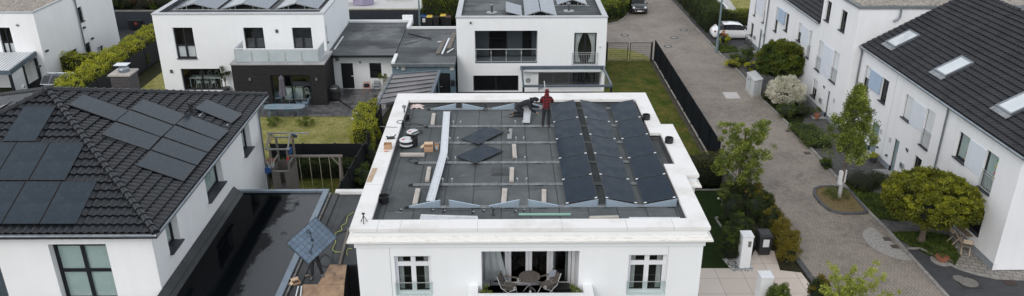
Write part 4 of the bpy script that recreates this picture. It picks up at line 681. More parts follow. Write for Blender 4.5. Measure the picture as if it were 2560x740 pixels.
GLV = mat('worn_glove', (.30, .24, .19), .9, (.2, .16, .12), ns=20)
def glove(p, lb, rz, c=GLV): m = M(); m.ball((0, 0, .03), (.09, .05, .03), 10, 6); [m.tube([(.05, (i-1.5)*.022, .03), (.13, (i-1.5)*.03, .02)], [.013, .009], 6) for i in range(4)]; m.tube([(0, .04, .03), (.04, .09, .02)], .013, 6); o = obj('work_glove', m, c, smooth=60); put(o, p, rz); tag(o, lb, 'glove', 'gloves left on the felt roof')
glove(GP(765, 691), 'pale work glove lying left of the panel carrier', .5); glove(GP(835, 685, .03), 'tan work glove on the plywood, nearer the carrier', 2.); glove(GP(850, 695, .03), 'tan work glove on the plywood, nearer the villa', -.5)
carton(GP(741, 712), .3, .22, .16, 'small torn cardboard box at the bottom left of the felt roof', True, .6); t = thing('rail_offcuts', 'bundle of short aluminium rails at the edge of the felt roof', 'rails', GP(743, 735))
for k in range(4): m = M(); m.bar(GP(733+k*6, 745, .04+.03*(k % 2)), GP(742+k*4, 716, .06), .05, .05); obj('rail', m, ALU if k % 2 else BLK, t)
# ================================================================ PEOPLE
def hand(J, E, wi, wr, dirv, side, s=1., curl=.5, up=V3(0, 0, 1)):
    d = Vector(dirv).normalized(); a = d.cross(up).normalized(); n = a.cross(d); b = len(J); J.append((*(Vector(wr)+d*.05*s), (.036, .018))); E.append((wi, b))
    for i, (L, o_) in enumerate(((.070, -.030), (.080, -.010), (.076, .010), (.060, .028))):
        k = len(J); p = Vector(wr)+d*.09*s+a*o_*side; J.append((*p, .014)); q = p+d*L*.5-n*curl*.012; J.append((*q, .012)); q2 = q+d*L*.45*(1-curl*.5)-n*curl*.035; J.append((*q2, .010)); E.extend([(b, k), (k, k+1), (k+1, k+2)])
    k = len(J); p = Vector(wr)+d*.035*s-a*.035*side; J.append((*p, .012)); q = p+d*.03-a*.025*side; J.append((*q, .010)); J.append((*(q+d*.03-n*.01), .0085)); E.extend([(b, k), (k, k+1), (k+1, k+2)])
def person(label, loc, rz, J, mats, hood=True, plaid=False, hat=None, headdir=(0, -1, 0), scale=1.):
    """J: joint name -> position (person faces -Y)"""
    t = thing('person', label, 'person'); P = {k: Vector(v) for k, v in J.items()}; names = ['pelvis', 'waist', 'chest', 'neck', 'head', 'ls', 'le', 'lw', 'rs', 're', 'rw', 'lh', 'lk', 'la', 'lt', 'rh', 'rk', 'ra', 'rt']; rad = dict(pelvis=(.12, .085), waist=(.10, .07), chest=(.12, .08), neck=.055, head=.055, ls=.045, le=.038, lw=.028, rs=.045, re=.038, rw=.028, lh=.06, lk=.045, la=.035, lt=.02, rh=.06, rk=.045, ra=.035, rt=.02)
    E = [(0, 1), (1, 2), (2, 3), (3, 4), (2, 5), (5, 6), (6, 7), (2, 8), (8, 9), (9, 10), (0, 11), (11, 12), (12, 13), (13, 14), (0, 15), (15, 16), (16, 17), (17, 18)]; JJ = [(*P[n], rad[n]) for n in names]
    hand(JJ, E, 7, P['lw'], P['lw']-P['le'], 1); hand(JJ, E, 10, P['rw'], P['rw']-P['re'], -1); skin('body', JJ, E, SKIN, t, 2)
    hd = Vector(headdir).normalized(); upv = (P['head']-P['neck']).normalized(); hc = P['head']+upv*.07; sd = hd.cross(upv).normalized(); m = M()
    def hp(a, b, c): return hc+sd*a+hd*b+upv*c
    m.ball((0, 0, 0), (.078, .098, .115), 18, 12); rot = Matrix((sd, hd, upv)).transposed(); m.v = [hc+rot@v for v in m.v]; k = len(m.v); m.tube([hp(0, .09, .02), hp(0, .118, -.025), hp(0, .095, -.032)], [.008, .016, .01], 7); m.tube([hp(-.025, .088, -.062), hp(.025, .088, -.062)], .008, 6)
    for s in (-1, 1): m.ball(hp(s*.08, 0, -.01), (.012, .022, .03), 8, 5)
    obj('face', m, SKIN, t, smooth=60); m = M()
    for s in (-1, 1): m.ball(hp(s*.03, .088, .012), .011, 8, 5)
    obj('eyes', m, BLK, t, smooth=60)
    # clothes
    top, bot, shoe = mats; W = [(*P['pelvis']+V3(0, 0, .0), 0)]
    P['hem'] = P['pelvis']+(P['pelvis']-P['waist']).normalized()*.10; jn = ['hem', 'waist', 'chest', 'neck', 'ls', 'le', 'lw', 'rs', 're', 'rw']; jr = dict(hem=(.195, .155), waist=(.18, .14), chest=(.20, .15), neck=.08, ls=.09, le=.068, lw=.05, rs=.09, re=.068, rw=.05); skin('jacket', [(*(P[n] if n not in ('lw', 'rw') else P[n[0]+'e'].lerp(P[n], .93)), jr[n]) for n in jn], [(0, 1), (1, 2), (2, 3), (2, 4), (4, 5), (5, 6), (2, 7), (7, 8), (8, 9)], top, t, 2)
    jn = ['pelvis', 'lh', 'lk', 'la', 'rh', 'rk', 'ra']; jr = dict(pelvis=(.13, .10), lh=.105, lk=.082, la=.066, rh=.105, rk=.082, ra=.066); skin('trousers', [(*P[n], jr[n]) for n in jn], [(0, 1), (1, 2), (2, 3), (0, 4), (4, 5), (5, 6)], bot, t, 2)
    for s in 'lr': a, b = P[s+'a'], P[s+'t']; d = (b-a); skin('shoe', [(*(a-V3(0, 0, .03)-d*.25), .06), (*(a.lerp(b, .3)-V3(0, 0, .02)), .062), (*b, .045), (*(b+d*.3), .035)], [(0, 1), (1, 2), (2, 3)], shoe, t, 1)
    m = M()
    if hood:
        for i in range(7):
            a0 = i/6; pass
        m.ball((0, 0, 0), (.105, .125, .145), 18, 12); vs = [v for v in m.v]; m.v = [hc+rot@Vector((v.x, min(v.y, .055)-.015, v.z+.005)) for v in vs]; obj('hood', m, top if hat is None else hat, t, smooth=60)
        m = M(); m.tube([P['neck'].lerp(P['chest'], .45), P['neck'].lerp(P['chest'], .15), P['neck']+upv*.06], [.13, .125, .10], 12); obj('collar', m, top, t, smooth=60)
    else: m.ball((0, 0, 0), (.086, .104, .118), 18, 12); m.v = [hc+rot@Vector((v.x, min(v.y, .06)-.012, v.z+.02)) for v in m.v]; obj('hair', m, mat('brown_hair', (.04, .025, .015), .8), t, smooth=60)
    put(t, loc, rz); t.scale = (scale,)*3; return t
def plaid():
    k = NT('red_black_plaid'); v = k.obj(); s = k.n('ShaderNodeSeparateXYZ'); k.l(v, s.inputs[0]); 
    def st(o, f): return k.math('GREATER_THAN', k.math('FRACT', k.math('MULTIPLY', o, f)), .45)
    a = st(k.math('ADD', s.outputs[0], k.math('MULTIPLY', s.outputs[1], .6)), 7.5); b = st(s.outputs[2], 7.5); m_ = k.math('MULTIPLY', k.math('ADD', a, b), .5); k.col(k.mix(m_, (.20, .008, .016), (.008, .006, .008))); k.b.inputs['Roughness'].default_value = .95; return k.m
PLAID = plaid(); BOOT = mat('dark_work_boot', (.03, .028, .028), .8, (.18, .17, .16), ns=9)
# standing worker, back to camera (faces +Y -> rz = pi)
p = RZ(1365, 318); st_ = dict(pelvis=(0, 0, .93), waist=(0, -.02, 1.08), chest=(0, -.06, 1.32), neck=(0, -.10, 1.50), head=(0, -.14, 1.57), ls=(-.19, -.06, 1.42), le=(-.27, -.16, 1.20), lw=(-.16, -.40, 1.12), rs=(.19, -.06, 1.42), re=(.27, -.14, 1.18), rw=(.14, -.36, 1.08), lh=(-.10, 0, .88), lk=(-.12, -.03, .48), la=(-.13, .03, .09), lt=(-.14, -.14, .04), rh=(.10, 0, .88), rk=(.13, -.02, .48), ra=(.15, .03, .09), rt=(.17, -.14, .04))
person('person in a red and black plaid hooded jacket standing on the villa roof', (p.x, p.y, ZR), math.pi-.15, st_, (PLAID, CLOTHB, BOOT), headdir=(0, -.9, -.4), scale=.97)
a, b = RZ(1363, 242, 1.2), RZ(1359, 214, 1.75); m = M(); m.tube([(p.x+.02, p.y+.32, ZR+1.0), (p.x-.09, p.y+.42, ZR+2.0)], .022, 8); one('metal_rod', m, ALU, 'bright upright metal rod held in front of the plaid jacket worker', 'rod')
# kneeling worker, facing right (+X): local -Y -> +X  => rz = pi/2
p = RZ(1294, 291); kn = dict(pelvis=(0, .02, .44), waist=(0, -.12, .56), chest=(0, -.40, .70), neck=(0, -.62, .74), head=(0, -.70, .75), ls=(-.19, -.48, .66), le=(-.24, -.56, .38), lw=(-.16, -.80, .22), rs=(.19, -.48, .66), re=(.24, -.62, .36), rw=(.2, -.98, .32), lh=(-.11, .03, .40), lk=(-.15, -.34, .11), la=(-.14, .22, .09), lt=(-.14, .36, .05), rh=(.11, .03, .40), rk=(.15, -.30, .11), ra=(.14, .24, .09), rt=(.14, .38, .05))
person('person in black hooded jacket kneeling and bending over a rail on the villa roof', (p.x+.02, p.y+.05, ZR), math.pi/2, kn, (CLOTHG, CLOTHB, BOOT), headdir=(0, -.5, -.85), scale=1.04)
# panel carrier
p = GP(792, 694); ca = dict(pelvis=(0, 0, .93), waist=(0, 0, 1.08), chest=(0, .02, 1.30), neck=(0, 0, 1.46), head=(0, -.02, 1.52), ls=(-.19, .02, 1.38), le=(-.40, -.08, 1.30), lw=(-.50, -.10, 1.62), rs=(.19, .02, 1.38), re=(.42, -.05, 1.40), rw=(.40, -.12, 1.66), lh=(-.10, 0, .88), lk=(-.14, -.06, .48), la=(-.17, .0, .09), lt=(-.20, -.18, .04), rh=(.10, 0, .88), rk=(.16, .03, .48), ra=(.22, .10, .09), rt=(.27, -.06, .04))
person('person in dark work clothes with reflective knee bands carrying a solar panel overhead', (p.x, p.y, G2), .1, ca, (CLOTHG, CLOTHB, BOOT), hood=False, headdir=(0, -1, -.2))
m = M()
for x, y in ((772, 663), (800, 671)):
    q = Zp(x, y, G2+.55); q.y -= 0; m.lathe(q, [(.092, -.02), (.094, .02)], 12, cap=False)
PC = pv('pc', PVW, PVH, PVC, BLK); snap(); cc = Zp(779, 601, G2+2.0); view = FW; sx = 30.9/F0
def cp(x, y, dep): return cc+RT*((x-779)*sx)-UP*((y-601)*sx)+FW*dep
a, b, c, d = cp(782, 545, .55), cp(834, 597, .55), cp(782, 656, -.55), cp(724, 604, -.55); o = fit(a, b, c, d, PC, 'blue solar panel with pale cell grid carried overhead by a worker', None)
m = M(); L = [(752, 567), (747, 574), (757, 573), (752, 580)]; X = (b-a).normalized(); Yv = (a-d).normalized(); N_ = X.cross(Yv).normalized(); N_ = N_ if N_.dot(FW) < 0 else -N_
def onp(u, v): return (a+b+c+d)/4+X*u+Yv*v+N_*.012
t = thing('panel_cables', 'black junction cables looping across the carried blue solar panel', 'cable', onp(0, 0)); m = M(); m.tube(smoothp([onp(-.34, .22), onp(-.42, .15), onp(-.38, .08), onp(-.28, .12), onp(-.30, .2), onp(-.2, .1), onp(-.12, .08), onp(0, 0)]), .013, 5); obj('left_lead', m, BLK, t); m = M(); m.tube(smoothp([onp(.12, -.1), onp(.25, -.3), onp(.30, -.42), onp(.38, -.45), onp(.34, -.36), onp(.26, -.40), onp(.3, -.5)]), .013, 5); obj('right_lead', m, BLK, t); m = M(); m.obox(onp(0, 0), X*.05, Yv*.04, N_*.012); obj('junction_box', m, BLK, t)
# ================================================================ HOUSE WITH CLINKER ANNEX (back left)
AY, AX0, AX1, AZ = 57.6, -26.0, -13.35, 6.08; AYB = 67.2
ha = thing('flat_roofed_house', 'white cubic house with dark clinker annex, glass balcony and dining table inside', 'house', (-19.7, 62, 0)); fA, fAs = FY(AY), FXp(AX1)
h1 = hY((430.5, 69), (493, 146), AY); h2 = hY((607, 69), (664, 124), AY); h2[2] = 3.25; h3 = hY((729, 69), (783, 124), AY); h3[2] = 3.25; h4 = hY((451, 172), (559, 228), AY); h4[2] = .05; h2[2] = h3[2] = Yp(690, 158, AY).z*0+3.3
s1 = hXr((814, 65), (820, 104), AX1); s2 = hXr((824, 166), (833, 200), AX1)
def flat_house(t, x0, x1, y0, y1, z1, fY, holes, sides=(), wmat=WHITE2, pw=.36, rf=FELT2, cz=.10, drop=.3):
    m = M(); wall(m, fY, x0, x1, 0, z1-cz, [[*h[:4], h[4] if len(h) > 4 else .2] for h in holes], .2); wall(m, FXp(x1), y0, y1, 0, z1-cz, sides, .2); wall(m, FXm(x0), y0, y1, 0, z1-cz); wall(m, FYb(y1), x0, x1, 0, z1-cz); obj('wall', m, wmat, t, recalc=False)
    o_ = [(x0-.04, y0-.04), (x1+.04, y0-.04), (x1+.04, y1+.04), (x0-.04, y1+.04)]; i_ = [(x0+pw, y0+pw), (x1-pw, y0+pw), (x1-pw, y1-pw), (x0+pw, y1-pw)]; m = M(); ring(m, o_, i_, z1-cz+.002, z1); obj('coping', m, mat('light_metal_coping', (.50, .52, .54), .45, (.44, .46, .48), metal=.2), t)
    m = M(); ring(m, [(a, b) for a, b in i_], [(a+(.005 if a < (x0+x1)/2 else -.005), b+(.005 if b < (y0+y1)/2 else -.005)) for a, b in i_], z1-drop-.05, z1-.01); obj('inner_upstand', m, rf, t); m = M(); m.box(x0+pw-.02, y0+pw-.02, z1-drop-.2, x1-pw+.02, y1-pw+.02, z1-drop); obj('roof_felt', m, rf, t)
flat_house(ha, AX0, AX1, AY, AYB, AZ, fA, [h1, h2, h3, h4], [s1, s2], drop=.28)
window(ha, fA, h1, cols=2, rows=(.42,), fw=.10, mull=.14, blind=(BLIND, 0, .40)); window(ha, fA, h2, cols=2, fw=.09, mull=.14, sill=False, blind=(DGREY, 0, .5)); window(ha, fA, h3, cols=2, fw=.09, mull=.14, sill=False, blind=(DGREY, 0, .5)); window(ha, fA, h4, cols=2, fw=.10, mull=.14, sill=False, room=True); window(ha, fAs, s1, cols=1, fw=.07); window(ha, fAs, s2, cols=1, fw=.07, blind=BLINDG)
q = M(); A = -1; 
for (px, py) in ((767/2.313+360, 180/2.313), (158/2.313+360, 413/2.313)):
    p = Yp(px, py, AY-.06); q = M(); q.box(p.x-.08, p.y-.05, p.z-.12, p.x+.08, p.y+.055, p.z+.12); obj('wall_lamp', q, DGREY, ha)
# annex
BX0, BX1, BY, BZ = -19.62, -12.95, 54.5, 3.2; h5 = hY((675, 188), (783, 261), BY); h5[2] = .04
m = M(); fB = FY(BY); wall(m, fB, BX0, BX1, 0, BZ-.12, [[*h5, .2]], .2); wall(m, FXp(BX1), BY, AY-.003, 0, BZ-.12); wall(m, FXm(BX0), BY, AY-.003, 0, BZ-.12)
m.add([(AX1+.002, AY-.003, 0), (BX1, AY-.003, 0), (BX1, AY-.003, BZ-.12), (AX1+.002, AY-.003, BZ-.12)], [(0, 1, 2, 3)]); obj('clinker_annex', m, BRICK, ha, recalc=False)
m = M(); m.box(BX0-.05, BY-.06, BZ-.118, BX1+.05, AY-.004, BZ); obj('terrace_slab', m, mat('pale_concrete', (.42, .42, .42), .8, (.32, .32, .32), ns=1), ha, bevel=.01)
w = window(ha, fB, h5, cols=2, fw=.10, mull=.12, room=True, sill=False, name='patio_door')
for px, py in ((613/2.313+360, 458/2.313), (998/2.313+360, 458/2.313)): p = Yp(px, py, BY-.05); q = M(); q.box(p.x-.08, p.y-.06, p.z-.09, p.x+.08, p.y+.045, p.z+.09); obj('wall_lamp', q, ZINC, ha)
# balcony railing
gz = BZ+.08; rz_ = Yp(700, 122, BY+.12).z; gxa, gxb = Yp(590, 155, BY+.15).x, Yp(798, 155, BY+.15).x; m = M(); m.tube([(gxa, AY-.9, rz_), (gxa, BY+.15, rz_), (gxb, BY+.15, rz_), (gxb, AY-.9, rz_)], .025, 8); rl = obj('balcony_railing', m, ALU, ha)
N5 = 5
for i in range(N5):
    a, b = gxa+(gxb-gxa)*i/N5, gxa+(gxb-gxa)*(i+1)/N5; q = M(); q.box(a+.05, BY+.145, gz, b-.05, BY+.155, rz_-.06); obj('glass_panel', q, GLF, rl)
for x in (gxa, gxb): q = M(); q.box(x-.005, BY+.22, gz, x+.005, AY-1., rz_-.06); obj('glass_panel', q, GLF, rl)
for i in range(N5+1): x = gxa+(gxb-gxa)*i/N5; q = M(); q.tube([(x, BY+.15, BZ), (x, BY+.15, rz_)], .022, 8); q.box(x-.05, BY+.13, BZ+.35, x+.05, BY+.17, BZ+.40); q.box(x-.05, BY+.13, rz_-.3, x+.05, BY+.17, rz_-.25); obj('post', q, ALU, rl)
# dining set inside
GW = mat('mint_white_paint', (.50, .60, .58), .5)
def dtable(label, p, w, d, h, rz=0, lmat=GW, top=GW, name='dining_table'):
    t = thing(name, label, 'table'); m = M(); m.box(-w/2, -d/2, h-.05, w/2, d/2, h); obj('tabletop', m, top, t, bevel=.01)
    for sx in (-1, 1):
        for sy in (-1, 1): m = M(); m.box(sx*(w/2-.08)-.03, sy*(d/2-.08)-.03, 0, sx*(w/2-.08)+.03, sy*(d/2-.08)+.03, h-.052); obj('leg', m, lmat, t)
    put(t, p, rz); return t
def rchair(label, p, rz=0, material=GW, group=None, proto=[None]):
    t = thing('dining_chair', label, 'chair', group=group); m = M(); m.lathe((0, 0, .43), [(.001, 0), (.20, 0), (.22, .02), (.2, .04), (.001, .04)], 14, cap=False); obj('seat', m, material, t); m = M(); m.torus((0, .2, .76), .17, .018, 16, 5, (V3(1, 0, 0), V3(0, .12, 1).normalized())); m.torus((0, .2, .76), .10, .01, 14, 5, (V3(1, 0, 0), V3(0, .12, 1).normalized())); m.tube([(-.12, .18, .46), (-.1, .19, .62)], .014, 5); m.tube([(.12, .18, .46), (.1, .19, .62)], .014, 5); obj('backrest', m, material, t, smooth=50)
    for sx in (-1, 1):
        for sy in (-1, 1): m = M(); m.tube([(sx*.15, sy*.15, .44), (sx*.2, sy*.2, 0)], .014, 6); obj('leg', m, material, t)
    put(t, p, rz); return t
dz = .06; dt = dtable('mint white dining table behind the wide ground floor window', (Yp(520, 215, AY+1.1).x, AY+1.15, dz), 2.5, .85, .76)
for i, (px, dy, r, nm) in enumerate(((500, .62, math.pi, 'nearest the left table end'), (516+3, .62, math.pi, 'in the middle of the window side'), (536, .62, math.pi, 'nearest the right table end'), (508, 1.8, 0, 'far side, left'), (527, 1.8, 0, 'far side, middle'), (545, 1.8, 0, 'far side, right'))):
    rchair('mint white round backed dining chair, '+nm+(' ' if i > 2 else ''), (Yp(px, 215, AY+dy).x, AY+dy, dz), r, GW, 'dining chairs behind the ground floor window')
m = M(); m.box(AX0+.3, AY+.25, .0, BX0-.2, AY+2.4, .055); one('parquet', m, mat('dark_floor', (.08, .07, .06), .6), 'dark interior floor under the dining table', 'floor')
for k, (px, py) in enumerate(((708, 225), (738, 225))): pass
for nm, a, b in (('left', 707, 732), ('right', 736, 754)):
    x0, x1 = Yp(a, 215, BY+.9).x, Yp(b, 215, BY+.9).x; m = M(); m.box(x0, BY+1.0, .05, x1, BY+1.5, .95); one('kitchen_cabinet', m, GW, f'{nm} white kitchen cabinet seen through the clinker annex patio door', 'cabinet', bevel=.01)
rchair('white chair standing inside the clinker annex, right of the cabinets', (Yp(768, 225, BY+1.2).x, BY+1.2, .06), math.pi)
# PV on its roof
def tent(t0, Y0, rows, xs, zr, ln, hi, cellp, house, rowsY=1.05):
    """east-west pairs: low left x, peak, low right; rows going back"""
    (xa, xp, xc) = xs
    for r in range(rows):
        ya, yb_ = Y0+r*(rowsY+.02), Y0+r*(rowsY+.02)+rowsY
        fit(V3(xa, yb_, zr), V3(xp-.04, yb_, zr+hi), V3(xp-.04, ya, zr+hi), V3(xa, ya, zr), cellp, f'left tilted panel {t0[r]}, {house}', 'tilted panels on the '+house)
        fit(V3(xp+.04, yb_, zr+hi), V3(xc, yb_, zr), V3(xc, ya, zr), V3(xp+.04, ya, zr+hi), cellp, f'right tilted panel {t0[r]}, {house}', 'tilted panels on the '+house)
    m = M(); m.bar((xa-.15, Y0+.06, zr-.10), (xc+.15, Y0+.06, zr-.10), .06, .05); m.bar((xa, Y0+.06, zr-.06), (xp, Y0+.06, zr+hi-.06), .04, .04); m.bar((xp, Y0+.06, zr+hi-.06), (xc, Y0+.06, zr-.06), .04, .04)
    for f_ in (.62, .38): 
        for s in (xa, xc): x = s+(xp-s)*f_; m.bar((x, Y0+.06, zr-.1), (x, Y0+.06, zr+hi*f_-.06), .03, .03)
    m.prism([(xa+.6, Y0+.5, zr-.1), (xp, Y0+.5, zr+hi-.08), (xc-.6, Y0+.5, zr-.1)], (0, .03, 0)) if False else None
    one('mounting_rack', m, ALU, f'aluminium mounting frame under the tilted panels, {t0[-1]}', 'frame')
PT = pv('pt', PVW, PVH, PVT, STEEL); snap(); az = AZ-.20; R3 = ('front row', 'second row', 'third row', 'fourth row', 'fifth row')
for nm, (a, p_, c) in (('left tent', (436, 481.4, 541.6)), ('middle tent', (553.6, 608.6, 670.5)), ('right tent', (690, 737, 795))):
    Y0 = Zp(541, 23, az).y; xs = (Zp(a, 23, az).x, (Zp(a, 23, az).x+Zp(c, 23, az).x)/2-.1, Zp(c, 23, az).x); tent([f'in the {r} of the {nm}' for r in R3], Y0, 5, xs, az+.05, 0, .42, PT, 'clinker annex house')
# conifer in pot by annex, downpipe
# ================================================================ LINK BUILDINGS
LX0, LX1, LYf, LYb, LZ = AX1+.01, -8.2, 58.0, 66.9, 3.0
lk = thing('annex_building', 'low white flat roofed annex with dark door between the houses', 'annex', (-10.8, 62, 0)); fL = FY(LYf); d1 = hY((851, 158), (887, 222), LYf); d1[2] = .02; d2 = hY((923, 157.5), (955, 196), LYf)
m = M(); wall(m, fL, LX0, LX1, 0, LZ-.14, [[*d1, .15], [*d2, .15]], .15); wall(m, FXp(LX1), LYf, LYb, 0, LZ-.14); wall(m, FYb(LYb), LX0, LX1, 0, LZ-.14); obj('wall', m, WHITE2, lk, recalc=False)
m = M(); m.box(LX0+.02, LYf-.9, LZ-.135, LX1+.0, LYb-.25, LZ-.02); obj('roof_felt', m, FELT2, lk); m = M(); m.box(LX0+.01, LYf-1.0, LZ-.17, LX1+.05, LYf-.903, LZ); obj('roof_edge', m, ANTH, lk); m = M(); m.box(LX0+.01, LYb-.25, LZ-.2, LX1+.35, LYb+.03, LZ+.16); obj('white_coping', m, WHITEP, lk); m = M(); m.box(LX1+.05, LYb-2.2, LZ-.2, LX1+.35, LYb-.252, LZ+.16); obj('white_coping', m, WHITEP, lk); m = M(); m.box(LX1-.55, LYb+.04, LZ-.2, LX1+.35, LYb+.34, LZ+.5); obj('parapet_block', m, WHITE, lk)
w = M(); fL.box(w, d1[0], d1[1], -.15, -.10, d1[2], d1[3]); dd = obj('door', w, ANTH, lk, bevel=.01); w = M(); p = Yp(884, 190, LYf+.04); w.tube([p+V3(-.16, -.02, 0), p+V3(0, -.02, 0)], .018, 6); obj('handle', w, ALU, dd); window(lk, fL, d2, dep=.1, cols=1, fw=.08, sill=False)
p = Yp(842.5, 148.5, LYf-.03); w = M(); w.box(p.x-.13, p.y-.02, p.z-.13, p.x+.13, p.y+.025, p.z+.13); obj('vent_grille', w, mat('grey_vent', (.2, .2, .2), .6), lk); p = Yp(900, 156, LYf-.06); w = M(); w.tube([p, p+V3(0, .05, 0)], .09, 10); obj('wall_lamp', w, ZINC, lk)
m = M(); m.bar((LX0+.35, LYf+.6, LZ+.0), (LX0+.35, LYf+4.2, LZ+.0), .10, .06); obj('ridge_strip', m, WHITEP, lk)
MX0, MX1, MYf, MYb, MZ = LX1+.06, -3.54, 55.0, 64.7, 3.0
mk = thing('annex_building', 'low blue grey annex with felt roof holding leftover boards', 'annex', (-5.9, 60, 0)); m = M(); fM = FY(MYf+.02); BGW = mat('blue_grey_render', (.13, .19, .23), .85, (.10, .15, .19)); d3 = hY((1097, 183), (1127, 240), MYf+.02); d3[2] = .02
m.box; wall(m, fM, MX0, MX1, 0, MZ-.14, [[*d3, .15]], .15); wall(m, FXm(MX0), MYf+.02, LYf-.9, 0, MZ-.14); wall(m, FYb(MYb), MX0, MX1, 0, MZ-.14); obj('wall', m, BGW, mk, recalc=False); m = M(); m.box(MX0, MYf-.12, MZ-.135, MX1, MYb-.2, MZ-.018); obj('roof_felt', m, FELT2, mk); m = M(); m.box(MX0-.02, MYf-.2, MZ-.20, MX1, MYf-.122, MZ+.02); obj('roof_edge', m, ZINC, mk); m = M(); m.box(MX0+.35, MYb-.198, MZ-.2, MX1, MYb+.02, MZ+.15); obj('white_coping', m, WHITEP, mk); m = M(); m.box(MX0-.02, MYf-.1, MZ-.016, MX0+.22, MYf+2.0, MZ+.14); obj('white_coping', m, WHITEP, mk)
w = M(); fM.box(w, d3[0], d3[1], -.15, -.10, d3[2], d3[3]); dd = obj('door', w, ANTH, mk); p = Yp(1101, 216, MYf+.1); w = M(); w.tube([p+V3(0, -.04, 0), p+V3(.14, -.04, 0)], .02, 6); obj('handle', w, ALU, dd)
for px, py, s in ((1008, 171, .14), (1130, 171, .15)): p = Yp(px, py, MYf-.03); w = M(); w.box(p.x-s, p.y-.02, p.z-s, p.x+s, p.y+.04, p.z+s); obj('vent_grille', w, mat('pale_vent', (.42, .43, .42), .7), mk)
p = Yp(994, 170, MYf-.05); w = M(); w.lathe(p, [(.001, -.06), (.07, -.04), (.09, 0), (.07, .05), (.001, .06)], 10); obj('wall_lamp', w, ALU, mk); p = Yp(1132, 207, MYf-.06); w = M(); w.box(p.x-.14, p.y-.08, p.z-.22, p.x+.14, p.y+.07, p.z+.2); w.box(p.x-.09, p.y-.12, p.z-.1, p.x+.09, p.y-.08, p.z+.05); obj('hose_reel', w, BLK, mk, bevel=.02)
def on3(x, y, h=0.): return Zp(x, y, MZ+h)
for k, (a, b, wd, mm, lb) in enumerate((((1092, 134), (1108, 101), .18, WOOD, 'leftmost dark board on the blue grey annex roof'), ((1098, 133), (1113, 100), .12, WOOD, 'second dark board from the left on the blue grey annex roof'), ((1105, 135), (1123, 96), .14, ALU, 'bright edged board in the middle of the leftover pile'), ((1122, 121), (1136, 82), .35, WOOD, 'wide grey board nearest the white house wall'), ((1119, 131), (1133, 122), .10, WHITEP, 'short white strip in front of the wide grey board'), ((1095, 105), (1104, 104), .08, WHITEP, 'tiny white strip behind the dark boards'), ((1021, 83), (1078, 97), .10, ANTH, 'long thin dark strip lying across the blue grey annex roof'), ((1012, 108), (1045, 101), .08, ZINC, 'thin grey strip at the left of the blue grey annex roof'))): m = M(); m.bar(on3(*a, .04), on3(*b, .04), wd, .06); one('board', m, mm, lb, 'board', 'leftover boards on the annex roof')
# lean-to roof + gabion
g = [Zp(983, 189, 2.75), Zp(1095, 180, 2.75), Zp(1075, 240, 2.35), Zp(947, 262, 2.35)]; t = thing('lean_to_roof', 'brown grey metal carport roof with standing seams behind the villa', 'canopy', (g[0]+g[2])/2*1 - V3(0, 0, 2.5)); m = M(); m.prism(g, (0, 0, .06)); obj('roof_sheet', m, mat('brown_grey_sheet', (.155, .145, .15), .3, (.09, .085, .088), ns=.5, lo=.42, hi=.56, spec=.7), t); m = M()
for i in range(1, 6): f_ = i/6; m.bar(g[0].lerp(g[3], f_)+V3(0, 0, .08), g[1].lerp(g[2], f_)+V3(0, 0, .08), .03, .04)
obj('seams', m, ANTH, t); m = M(); m.bar(g[1]+V3(.1, 0, .05), g[2]+V3(.1, 0, .05), .22, .18); m.bar(g[0]+V3(0, .06, .05), g[1]+V3(0, .06, .05), .1, .14); m.bar(g[0]+V3(-.06, 0, .05), g[3]+V3(-.06, 0, .05), .1, .14); obj('edge_frame', m, ANTH2, t)
for a in g: m = M(); m.bar(V3(a.x+(.1 if a.x < -5.5 else -.1), a.y, 0), V3(a.x+(.1 if a.x < -5.5 else -.1), a.y, a.z), .12, .12); obj('post', m, ANTH, t)
g0, g1 = Zp(977, 192, .9), Zp(953, 243, .9); t = thing('gabion_bed', 'narrow raised bed of grey white pebbles beside the carport', 'stone bed', (g0+g1)/2-V3(0, 0, .9)); m = M(); m.bar(g0-V3(0, 0, .45), g1-V3(0, 0, .45), .55, .9); obj('pebbles', m, PEBBLE, t)
# ================================================================ MIDDLE WHITE HOUSE
BY_, BX_0, BX_1, BZ_ = 57.2, -3.52, 7.67, 5.87
hb = thing('flat_roofed_house', 'white cubic house with recessed balcony and dark pergola behind the villa roof', 'house', (2, 62, 0)); fN = FY(BY_); q1 = hY((1186.5, 77), (1343, 158), BY_); q2 = hY((1436, 82), (1489, 161), BY_); q3 = hY((1183, 189), (1296, 250), BY_); q3[2] = .05; q4 = hY((1346, 181), (1512, 250), BY_); q4[2] = .05; q4[1] = min(q4[1], BX_1-.25)
flat_house(hb, BX_0, BX_1, BY_, 67.5, BZ_, fN, [[*q1, 1.6], q2, q3, [*q4, 1.0]], drop=.25)
fR = FY(BY_+1.6); n = 5; e = [q1[0], Yp(1222, 100, BY_+1.6).x, Yp(1268, 100, BY_+1.6).x, Yp(1305, 100, BY_+1.6).x, Yp(1330, 100, BY_+1.6).x, q1[1]]
for i in range(5):
    dk = i in (1, 3)
    if dk: window(hb, fR, [e[i], e[i+1], q1[2]+.12, q1[3]-.02], dep=-.05, fw=.08, sill=False, name='patio_door')
    else: w = M(); fR.box(w, e[i]+.004, e[i+1]-.004, -.1, .04, q1[2]+.12, q1[3]-.01); obj('balcony_panel', w, mat('dark_teal_panel', (.045, .06, .07), .5, (.035, .05, .058)), hb)
m = M(); m.box(q1[0]-.02, BY_+.01, q1[2]-.1, q1[1]+.02, BY_+1.7, q1[2]+.02); obj('balcony_floor', m, mat('wood_grey_floor', (.16, .19, .21), .6, (.10, .12, .135), ns=4, scale3=(6, .5, 1)), hb)
